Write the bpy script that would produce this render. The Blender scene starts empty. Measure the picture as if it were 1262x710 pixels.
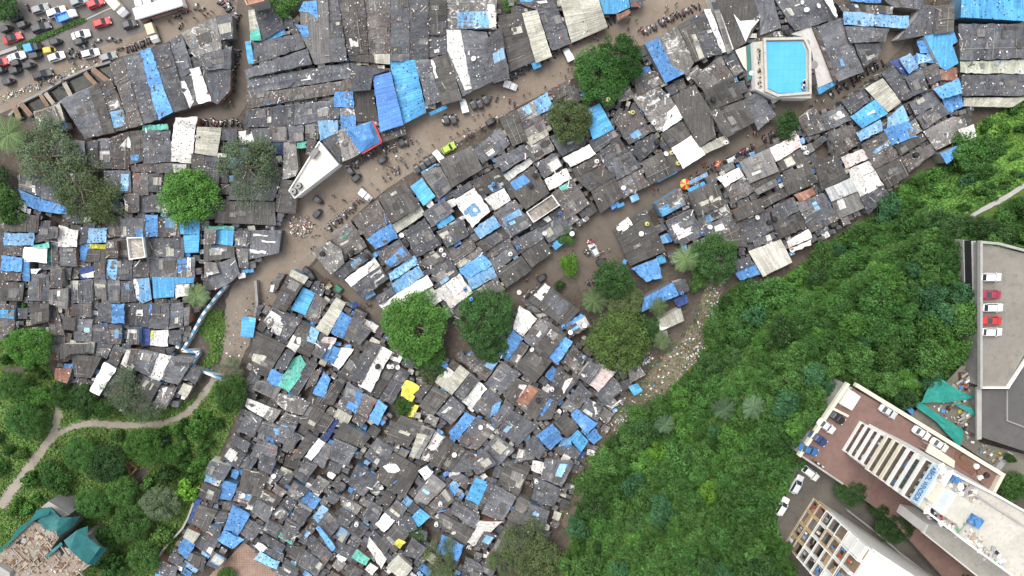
import bpy, bmesh, math, random
import numpy as np
from mathutils import Vector, Matrix
random.seed(7)
RNG = np.random.default_rng(11)
scene = bpy.context.scene
COL = scene.collection
pi = math.pi

# ------------------------------------------------------------------ camera geometry
CAM_H = 168.0
FPX = 868.0
CX, CY = 631.0, 355.0
NAD = (602.0, 243.0)                      # where straight-down falls in the photograph
_d = Vector((NAD[0]-CX, -(NAD[1]-CY), -FPX)).normalized()
_z = -_d
_y = (Vector((0, 1, 0)) - _z*Vector((0, 1, 0)).dot(_z)).normalized()
_x = _y.cross(_z)
def P(px, py, z=0.0):
    v = Vector((px-CX, CY-py, -FPX))
    w = Vector((_x.dot(v), _y.dot(v), _z.dot(v)))
    t = (z-CAM_H)/w.z
    return Vector((w.x*t, w.y*t, z))
def to_px(p):
    w = Vector((p[0], p[1], p[2]-CAM_H))
    v = _x*w.x+_y*w.y+_z*w.z
    return (CX+v.x/-v.z*FPX, CY-v.y/-v.z*FPX)
_h2 = P(962, 350); _h3 = P(1196, 192); _hd = (_h3-_h2).normalized(); _hn = (_hd.y, -_hd.x)
def hill(x, y):                            # the slope rising under the forest to the apartment plots
    d1 = (x-84.9)*.809-(y+.2)*.588+1.0
    d2 = ((x-_h2.x)*_hn[0]+(y-_h2.y)*_hn[1])*1.5-1.0
    d = min(d1, d2)
    if d <= 0: return 0.0
    return 22.2*(1-math.exp(-d/5.5))*min(1.0, d/5.0)
def PT(px, py, dz=0.0):
    z = 0.0
    for _ in range(14):
        p = P(px, py, z+dz)
        z = 0.5*z+0.5*hill(p.x, p.y)
    p = P(px, py, z+dz)
    return p
def pxdir(px, py, ang, z=0):               # photo angle (degrees, counter-clockwise) -> world rotation
    a = math.radians(ang)
    p = P(px, py, z); q = P(px+8*math.cos(a), py-8*math.sin(a), z)
    return math.atan2(q.y-p.y, q.x-p.x)

# ------------------------------------------------------------------ node helpers
MATS = {}
def new_mat(name):
    m = bpy.data.materials.new(name); m.use_nodes = True
    nt = m.node_tree; bs = nt.nodes['Principled BSDF']
    MATS[name] = m
    return m, nt, bs
def N(nt, t, **kw):
    n = nt.nodes.new(t)
    for k, v in kw.items():
        if k.startswith('_'): setattr(n, k[1:], v)
    return n
def L(nt, a, b): nt.links.new(a, b)
def math_node(nt, op, a, b=None, c=None, clamp=False):
    n = nt.nodes.new('ShaderNodeMath'); n.operation = op; n.use_clamp = clamp
    for i, v in enumerate((a, b, c)):
        if v is None: continue
        if isinstance(v, (int, float)): n.inputs[i].default_value = v
        else: nt.links.new(v, n.inputs[i])
    return n.outputs[0]
def mix_col(nt, fac, a, b, blend='MIX'):
    n = nt.nodes.new('ShaderNodeMix'); n.data_type = 'RGBA'; n.blend_type = blend
    for sock, v in ((n.inputs[0], fac), (n.inputs[6], a), (n.inputs[7], b)):
        if isinstance(v, (int, float)): sock.default_value = v
        elif isinstance(v, tuple): sock.default_value = (*v, 1) if len(v) == 3 else v
        else: nt.links.new(v, sock)
    return n.outputs[2]
def noise(nt, vec, scale, detail=4, rough=.55, dist=0.0):
    n = nt.nodes.new('ShaderNodeTexNoise')
    n.inputs['Scale'].default_value = scale; n.inputs['Detail'].default_value = detail
    n.inputs['Roughness'].default_value = rough; n.inputs['Distortion'].default_value = dist
    if vec is not None: nt.links.new(vec, n.inputs['Vector'])
    return n.outputs['Fac']
def ramp(nt, fac, lo, hi):
    n = nt.nodes.new('ShaderNodeMapRange'); n.clamp = True
    n.inputs[1].default_value = lo; n.inputs[2].default_value = hi
    nt.links.new(fac, n.inputs[0])
    return n.outputs[0]
def coords(nt, rnd=True):
    tc = nt.nodes.new('ShaderNodeTexCoord')
    if not rnd: return tc.outputs['Object'], None
    oi = nt.nodes.new('ShaderNodeObjectInfo')
    ad = nt.nodes.new('ShaderNodeVectorMath'); ad.operation = 'MULTIPLY_ADD'
    cb = nt.nodes.new('ShaderNodeCombineXYZ')
    L(nt, oi.outputs['Random'], cb.inputs[0]); L(nt, oi.outputs['Random'], cb.inputs[1])
    L(nt, cb.outputs[0], ad.inputs[0]); ad.inputs[1].default_value = (173, 91, 0)
    L(nt, tc.outputs['Object'], ad.inputs[2])
    return ad.outputs[0], oi.outputs['Random']
def attr(nt, name='tone'):
    n = nt.nodes.new('ShaderNodeAttribute'); n.attribute_name = name
    return n.outputs['Fac']
def uvw(nt, sx, sy):
    u = nt.nodes.new('ShaderNodeUVMap'); u.uv_map = 'UVMap'
    m = nt.nodes.new('ShaderNodeMapping'); m.inputs['Scale'].default_value = (sx, sy, 1)
    L(nt, u.outputs[0], m.inputs[0])
    return m.outputs[0]
def bump(nt, bs, h, strength=.5, dist=.1):
    b = nt.nodes.new('ShaderNodeBump'); b.inputs['Strength'].default_value = strength
    b.inputs['Distance'].default_value = dist
    L(nt, h, b.inputs['Height']); L(nt, b.outputs[0], bs.inputs['Normal'])

def simple(name, col, rough=.8, var=.18, sc=.6, metal=0.0, spec=.3, bmp=0.0, rnd=True):
    """one paint / concrete / plaster colour with stains of noise"""
    m, nt, bs = new_mat(name)
    v, r = coords(nt, rnd)
    n1 = noise(nt, v, sc, 5, .62); n2 = noise(nt, v, sc*7, 3, .6)
    f = math_node(nt, 'ADD', math_node(nt, 'MULTIPLY', n1, .7), math_node(nt, 'MULTIPLY', n2, .3))
    f = ramp(nt, f, .3, .7)
    lo = tuple(c*(1-var) for c in col); hi = tuple(min(c*(1+var), .9) for c in col)
    L(nt, mix_col(nt, f, lo, hi), bs.inputs['Base Color'])
    bs.inputs['Roughness'].default_value = rough; bs.inputs['Metallic'].default_value = metal
    bs.inputs['Specular IOR Level'].default_value = spec
    if bmp: bump(nt, bs, n2, bmp, .05)
    return m

def roof_mat(name, col, stain, st_amt, rough, kind, spk=0.0, spkcol=(.62, .6, .56), vr=.22, blotch=None):
    """roof covering: sheet (corrugated), tarp (crinkled plastic)"""
    m, nt, bs = new_mat('roof_'+name)
    v, r = coords(nt)
    c = col
    big = noise(nt, v, .22, 5, .65, .6)
    fine = noise(nt, v, 2.1, 4, .7)
    if kind == 'sheet':
        streak = noise(nt, uvw(nt, 2.2, .16), 1.0, 4, .6)
    else:
        streak = noise(nt, uvw(nt, .9, .22), 1.3, 6, .72, .8)
    cc = mix_col(nt, math_node(nt, 'MULTIPLY', ramp(nt, big, .42, .68), st_amt), col, stain)
    tone = math_node(nt, 'MULTIPLY', attr(nt), math_node(nt, 'ADD', 1-vr, math_node(nt, 'MULTIPLY', r, 2*vr)))
    s2 = math_node(nt, 'ADD', .52, math_node(nt, 'MULTIPLY', ramp(nt, streak, .28, .72), .96 if kind == 'tarp' else .6))
    s3 = math_node(nt, 'ADD', .78, math_node(nt, 'MULTIPLY', ramp(nt, fine, .3, .7), .44))
    tone = math_node(nt, 'MULTIPLY', tone, math_node(nt, 'MULTIPLY', s2, s3))
    cb = nt.nodes.new('ShaderNodeCombineColor')
    for i in range(3): L(nt, tone, cb.inputs[i])
    cc = mix_col(nt, 1.0, cc, cb.outputs[0], 'MULTIPLY')
    if blotch:
        bc, lo, hi, bsz = blotch
        bn = noise(nt, v, bsz, 6, .7, 1.2)
        cc = mix_col(nt, ramp(nt, bn, lo, hi), cc, bc)
    if spk > 0:
        vo = nt.nodes.new('ShaderNodeTexVoronoi'); vo.inputs['Scale'].default_value = 1.15
        L(nt, v, vo.inputs['Vector'])
        wn = nt.nodes.new('ShaderNodeTexWhiteNoise'); L(nt, vo.outputs['Color'], wn.inputs['Vector'])
        on = math_node(nt, 'LESS_THAN', wn.outputs['Value'], spk)
        sz = math_node(nt, 'LESS_THAN', vo.outputs['Distance'], .17)
        cc = mix_col(nt, math_node(nt, 'MULTIPLY', math_node(nt, 'MULTIPLY', on, sz), .8), cc, spkcol)
        vo2 = nt.nodes.new('ShaderNodeTexVoronoi'); vo2.inputs['Scale'].default_value = 2.6
        L(nt, v, vo2.inputs['Vector'])
        wn2 = nt.nodes.new('ShaderNodeTexWhiteNoise'); L(nt, vo2.outputs['Color'], wn2.inputs['Vector'])
        on2 = math_node(nt, 'LESS_THAN', wn2.outputs['Value'], spk*.9)
        sz2 = math_node(nt, 'LESS_THAN', vo2.outputs['Distance'], .24)
        msk = math_node(nt, 'MULTIPLY', ramp(nt, noise(nt, v, .35, 3), .42, .6), math_node(nt, 'MULTIPLY', on2, sz2))
        cc = mix_col(nt, math_node(nt, 'MULTIPLY', msk, .6), cc, tuple(c_*.75 for c_ in spkcol))
    L(nt, cc, bs.inputs['Base Color'])
    bs.inputs['Roughness'].default_value = rough
    bs.inputs['Specular IOR Level'].default_value = .3
    if kind == 'sheet':
        wv = nt.nodes.new('ShaderNodeTexWave'); wv.inputs['Scale'].default_value = .55
        L(nt, uvw(nt, 1, 1), wv.inputs['Vector'])
        bump(nt, bs, math_node(nt, 'ADD', wv.outputs['Fac'], math_node(nt, 'MULTIPLY', fine, .5)), .35, .08)
    else:
        bump(nt, bs, math_node(nt, 'ADD', streak, math_node(nt, 'MULTIPLY', fine, .6)), .75, .28)
    return m

R = {}
R['g'] = roof_mat('cement_sheet', (.092, .087, .081), (.135, .129, .12), .75, .9, 'sheet', .07)
R['G'] = roof_mat('corrugated_sheet', (.105, .10, .095), (.13, .125, .115), .5, .85, 'sheet', .02)
R['k'] = roof_mat('black_plastic', (.083, .086, .096), (.148, .149, .154), .75, .72, 'tarp', .22, vr=.28, blotch=((.30, .30, .31), .62, .74, .5))
R['d'] = roof_mat('dirty_plastic', (.098, .088, .084), (.16, .145, .135), .8, .9, 'tarp', .42, (.6, .56, .52), blotch=((.34, .33, .32), .62, .72, .5))
R['s'] = roof_mat('pale_sheet', (.21, .205, .195), (.13, .125, .12), .7, .8, 'sheet', .12)
R['m'] = roof_mat('patched_sheet', (.15, .143, .135), (.26, .25, .235), .8, .85, 'tarp', .3, blotch=((.64, .63, .6), .56, .63, .42))
R['b'] = roof_mat('blue_tarp', (.10, .265, .55), (.07, .205, .45), .8, .6, 'tarp', .12, (.6, .66, .72), .3, blotch=((.26, .43, .60), .57, .72, .3))
R['B'] = roof_mat('sky_blue_sheet', (.095, .375, .67), (.08, .30, .56), .7, .6, 'sheet', .05, (.6, .66, .72), .18, blotch=((.24, .45, .60), .58, .75, .25))
R['l'] = roof_mat('faded_blue_tarp', (.16, .36, .60), (.30, .42, .52), .9, .6, 'tarp', .25, (.75, .76, .76))
R['u'] = roof_mat('blue_tin', (.08, .23, .60), (.085, .26, .64), .5, .55, 'sheet', .02, vr=.05)
R['n'] = roof_mat('navy_tarp', (.03, .055, .17), (.06, .09, .2), .7, .6, 'tarp', .2)
R['w'] = roof_mat('white_tarp', (.66, .645, .61), (.5, .48, .44), .6, .6, 'tarp', .14, (.12, .11, .1), .1)
R['W'] = roof_mat('clean_white_sheet', (.80, .79, .77), (.7, .68, .64), .5, .55, 'tarp', 0, vr=.05)
R['c'] = roof_mat('cream_sheet', (.50, .49, .41), (.38, .36, .29), .7, .7, 'sheet', .05, (.2, .18, .15), .12)
R['C'] = roof_mat('cream_panel', (.66, .63, .55), (.58, .55, .48), .4, .6, 'sheet', 0, vr=.04)
R['r'] = roof_mat('rusty_tin', (.21, .095, .06), (.3, .2, .16), .8, .9, 'tarp', .4, (.6, .5, .42))
R['t'] = roof_mat('green_tarp', (.085, .36, .29), (.18, .46, .36), .7, .6, 'tarp', .2)
R['y'] = roof_mat('yellow_tarp', (.62, .60, .08), (.5, .46, .1), .6, .6, 'tarp', .05)
R['p'] = roof_mat('printed_banner', (.62, .56, .53), (.5, .3, .28), .8, .6, 'tarp', .3, (.16, .13, .14), blotch=((.45, .17, .15), .6, .66, .5))
R['v'] = roof_mat('mossy_sheet', (.33, .33, .28), (.2, .24, .15), .8, .9, 'tarp', .25)
R['o'] = roof_mat('terrace_concrete', (.36, .32, .27), (.46, .43, .38), .8, .9, 'sheet', .12)
R['f'] = roof_mat('translucent_sheet', (.46, .48, .475), (.6, .6, .58), .8, .5, 'sheet', .05, vr=.08)
R['S'] = roof_mat('salmon_terrace', (.50, .30, .22), (.55, .36, .28), .6, .9, 'sheet', .02, vr=.05)

WALLS = [simple('wall_cement', (.26, .25, .23)), simple('wall_brick', (.25, .13, .09)), simple('wall_blue', (.12, .24, .36)),
         simple('wall_tin', (.17, .165, .16)), simple('wall_white', (.55, .53, .49)), simple('wall_dark', (.09, .085, .08))]
JUNK = [simple('junk_white', (.70, .69, .66), .7), simple('junk_grey', (.30, .295, .285)), simple('junk_tan', (.36, .30, .22)),
        simple('junk_black', (.03, .03, .032)), simple('junk_blue', (.08, .24, .55)), simple('junk_red', (.42, .07, .05)),
        simple('junk_green', (.10, .30, .16)), simple('junk_brown', (.16, .10, .065)), simple('junk_yellow', (.55, .45, .08))]
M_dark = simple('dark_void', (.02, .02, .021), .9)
M_conc = simple('concrete', (.34, .33, .31), .9, .2, .5, bmp=.3)
M_concd = simple('old_concrete', (.24, .235, .225), .9, .25, .4, bmp=.3)
M_white = simple('white_paint', (.72, .71, .68), .6, .1, .4)
M_cream = simple('cream_paint', (.62, .57, .46), .7, .14, .5)
M_steel = simple('steel', (.35, .35, .36), .4, .1, 1, .7)

# ------------------------------------------------------------------ mesh builder
class MB:
    def __init__(s): s.v = []; s.f = []; s.m = []; s.t = []; s.uv = []; s.mats = []
    def mi(s, mat):
        if mat not in s.mats: s.mats.append(mat)
        return s.mats.index(mat)
    def face(s, pts, mat, tone=1.0, uv=None):
        i = len(s.v); s.v.extend([tuple(p) for p in pts]); s.f.append(tuple(range(i, i+len(pts))))
        s.m.append(s.mi(mat)); s.t.append(tone)
        s.uv.extend(uv if uv else [(p[0], p[1]) for p in pts])
    def prism(s, low, top, mat, cap=None, tone=1.0, bottom=False):
        n = len(low)
        for i in range(n):
            j = (i+1) % n
            s.face([low[i], low[j], top[j], top[i]], mat, tone)
        s.face(top, cap or mat, tone)
        if bottom: s.face(list(reversed(low)), mat, tone)
    def box(s, c, size, rz, mat, tone=1.0, tilt=0.0, bottom=False):
        hx, hy, hz = size[0]/2, size[1]/2, size[2]/2
        ca, sa = math.cos(rz), math.sin(rz)
        def q(x, y, z):
            z2 = z+x*tilt
            return (c[0]+x*ca-y*sa, c[1]+x*sa+y*ca, c[2]+z2)
        lo = [q(-hx, -hy, -hz), q(hx, -hy, -hz), q(hx, hy, -hz), q(-hx, hy, -hz)]
        hi = [q(-hx, -hy, hz), q(hx, -hy, hz), q(hx, hy, hz), q(-hx, hy, hz)]
        s.prism(lo, hi, mat, None, tone, bottom)
    def cyl(s, c, r, h, mat, n=12, r2=None, axis='z', cap=True):
        r2 = r if r2 is None else r2
        lo, hi = [], []
        for i in range(n):
            a = 2*pi*i/n
            x, y = math.cos(a), math.sin(a)
            if axis == 'z':
                lo.append((c[0]+x*r, c[1]+y*r, c[2])); hi.append((c[0]+x*r2, c[1]+y*r2, c[2]+h))
            elif axis == 'y':
                lo.append((c[0]+y*r, c[1]-h/2, c[2]+x*r)); hi.append((c[0]+y*r2, c[1]+h/2, c[2]+x*r2))
        s.prism(lo, hi, mat, None, 1.0, True)
    def dome(s, c, r, hz, mat, n=14, rings=4):
        prev = [(c[0]+r*math.cos(2*pi*i/n), c[1]+r*math.sin(2*pi*i/n), c[2]) for i in range(n)]
        for k in range(1, rings+1):
            a = k/rings*pi/2
            rr, zz = r*math.cos(a), hz*math.sin(a)
            if k == rings:
                tip = (c[0], c[1], c[2]+hz)
                for i in range(n): s.face([prev[i], prev[(i+1) % n], tip], mat)
            else:
                cur = [(c[0]+rr*math.cos(2*pi*i/n), c[1]+rr*math.sin(2*pi*i/n), c[2]+zz) for i in range(n)]
                for i in range(n): s.face([prev[i], prev[(i+1) % n], cur[(i+1) % n], cur[i]], mat)
                prev = cur
    def tube(s, pts, rads, mat, n=6):
        pts = [Vector(p) for p in pts]; rings = []
        for i, p in enumerate(pts):
            d = (pts[min(i+1, len(pts)-1)]-pts[max(i-1, 0)])
            d = d.normalized() if d.length > 1e-6 else Vector((0, 0, 1))
            u = d.orthogonal().normalized(); w = d.cross(u)
            rings.append([p+u*math.cos(2*pi*k/n)*rads[i]+w*math.sin(2*pi*k/n)*rads[i] for k in range(n)])
        for a, b in zip(rings, rings[1:]):
            for k in range(n): s.face([a[k], a[(k+1) % n], b[(k+1) % n], b[k]], mat)
        s.face(rings[-1], mat)
    def mesh(s, name, org=(0, 0, 0), smooth=False, weld=False):
        me = bpy.data.meshes.new(name)
        ox, oy, oz = org
        me.from_pydata([(v[0]-ox, v[1]-oy, v[2]-oz) for v in s.v], [], s.f)
        for m in s.mats: me.materials.append(m)
        me.polygons.foreach_set('material_index', s.m)
        a = me.attributes.new('tone', 'FLOAT', 'FACE'); a.data.foreach_set('value', s.t)
        ul = me.uv_layers.new(name='UVMap'); ul.data.foreach_set('uv', [c for u in s.uv for c in u])
        if weld:
            bm = bmesh.new(); bm.from_mesh(me); bmesh.ops.remove_doubles(bm, verts=bm.verts, dist=.0005)
            bm.to_mesh(me); bm.free()
        if smooth: me.polygons.foreach_set('use_smooth', [True]*len(me.polygons))
        me.update()
        return me
    def build(s, name, parent=None, org=None, **kw):
        if org is None:
            org = Vector((0, 0, 0)); q = parent
            while q is not None: org = org+q.location; q = q.parent
        o = bpy.data.objects.new(name, s.mesh(name, org, **kw)); COL.objects.link(o)
        if parent is not None: o.parent = parent
        else: o.location = org
        return o
def link(name, me, parent=None, loc=(0, 0, 0), rz=0.0, sc=None):
    o = bpy.data.objects.new(name, me); COL.objects.link(o)
    o.parent = parent; o.location = loc; o.rotation_euler = (0, 0, rz)
    if sc is not None: o.scale = sc
    return o
def thing(name, loc, label=None, cat=None, group=None, rz=0.0):
    o = bpy.data.objects.new(name, None); COL.objects.link(o)
    o.location = loc; o.rotation_euler = (0, 0, rz); o.empty_display_size = .3
    tag(o, label, cat, group)
    return o
def tag(o, label=None, cat=None, group=None, kind=None):
    if label: o['label'] = label
    if cat: o['category'] = cat
    if group: o['group'] = group
    if kind: o['kind'] = kind
    return o
def copy_tree(o, loc, rz):
    c = o.copy(); COL.objects.link(c); c.location = loc; c.rotation_euler = (0, 0, rz)
    for ch in list(o.children):
        d = ch.copy(); COL.objects.link(d); d.parent = c
        for g in list(ch.children):
            e = g.copy(); COL.objects.link(e); e.parent = d
    return c
def inpoly(x, y, poly):
    r = False; n = len(poly); j = n-1
    for i in range(n):
        xi, yi = poly[i]; xj, yj = poly[j]
        if (yi > y) != (yj > y) and x < (xj-xi)*(y-yi)/(yj-yi)+xi: r = not r
        j = i
    return r
def area(poly):
    return abs(sum(poly[i][0]*poly[(i+1) % len(poly)][1]-poly[(i+1) % len(poly)][0]*poly[i][1] for i in range(len(poly))))/2
def cen(poly): return (sum(p[0] for p in poly)/len(poly), sum(p[1] for p in poly)/len(poly))

# ------------------------------------------------------------------ labels that single a thing out
LM = [('the swimming pool', 968, 83), ('the white wedge building', 392, 210), ('the red-edged blue canopy', 447, 166),
      ('the long white bus', 200, 12), ('the lime green car', 553, 183), ('the yellow tarps', 508, 485), ('the red-yellow umbrella', 845, 227),
      ('the bright green round tree', 512, 405), ('the dark round tree', 602, 402), ('the tall main street tree', 748, 80),
      ('the fan palm', 732, 371), ('the wide olive tree', 95, 225), ('the bright bushy tree', 232, 243),
      ('the willowy grey-green tree', 305, 205), ('the yellow-flecked tree', 762, 422), ('the alley coconut palm', 241, 365),
      ('the rubble heap', 372, 280), ('the brown tiled yard', 305, 690), ('the striped blue fence', 255, 400),
      ('the lower left corner hut', 205, 700), ('the cream panelled roof', 948, 318), ('the upper right photo corner', 1223, 10),
      ('the sky blue L-shaped roof', 1160, 62), ('the open drain', 90, 105), ('the big cream roof', 718, 20),
      ('the twin blue tin roofs', 490, 115), ('the salmon terrace', 312, 3), ('the parking deck', 1235, 390), ('the name-board tower', 1140, 600),
      ('the balcony block', 1030, 650), ('the netted ruin', 50, 660), ('the rubbish slope', 780, 500), ('the dirt path fork', 68, 510),
      ('the forest-edge blue tarp', 1175, 187), ('the green net screens', 1160, 490), ('the pool lane tree', 970, 155),
      ('the clean white square roof', 848, 187), ('the black lane car', 903, 196), ('the lime green tree', 702, 328),
      ('the green printed tarp', 360, 463), ('the boat-shaped white tarp', 483, 577), ('the rusty roof pit', 655, 482),
      ('the left photo edge', 0, 300), ('the top photo edge', 470, 0), ('the bottom photo edge', 450, 710), ('the highway hedge', 65, 40),
      ('the grass lawn', 1230, 170), ('the lane bend awning', 758, 253), ('the long white roof', 498, 363)]
ORD = ['closest', 'second closest', 'third closest', 'fourth closest', 'fifth closest', 'sixth closest', 'seventh closest', 'eighth closest',
       'ninth closest', 'tenth closest', 'eleventh closest', 'twelfth closest', 'thirteenth closest', 'fourteenth closest']
LABELS = []                                # (obj, signature words, px, py)
def want_label(o, sig, p, z=None):
    LABELS.append((o, sig, p[0], p[1]))
def solve_labels():
    grp = {}
    for it in LABELS: grp.setdefault(it[1], []).append(it)
    for sig, its in grp.items():
        rank = {}
        for li, (nm, lx, ly) in enumerate(LM):
            od = sorted(range(len(its)), key=lambda i: (its[i][2]-lx)**2+(its[i][3]-ly)**2)
            for r, i in enumerate(od):
                d = math.hypot(its[i][2]-lx, its[i][3]-ly)
                if r < len(ORD): rank.setdefault(i, []).append((r+d/90.0, r, nm))
        for i, it in enumerate(its):
            c = min(rank[i]) if i in rank else None
            if c is None:
                it[0]['label'] = sig; it[0]['group'] = it[0].get('group', sig); continue
            it[0]['label'] = f"{sig}, {ORD[c[1]]} to {c[2]}" if len(its) > 1 else f"{sig}, near {c[2]}"
EXPOSURE = 0.85
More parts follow.
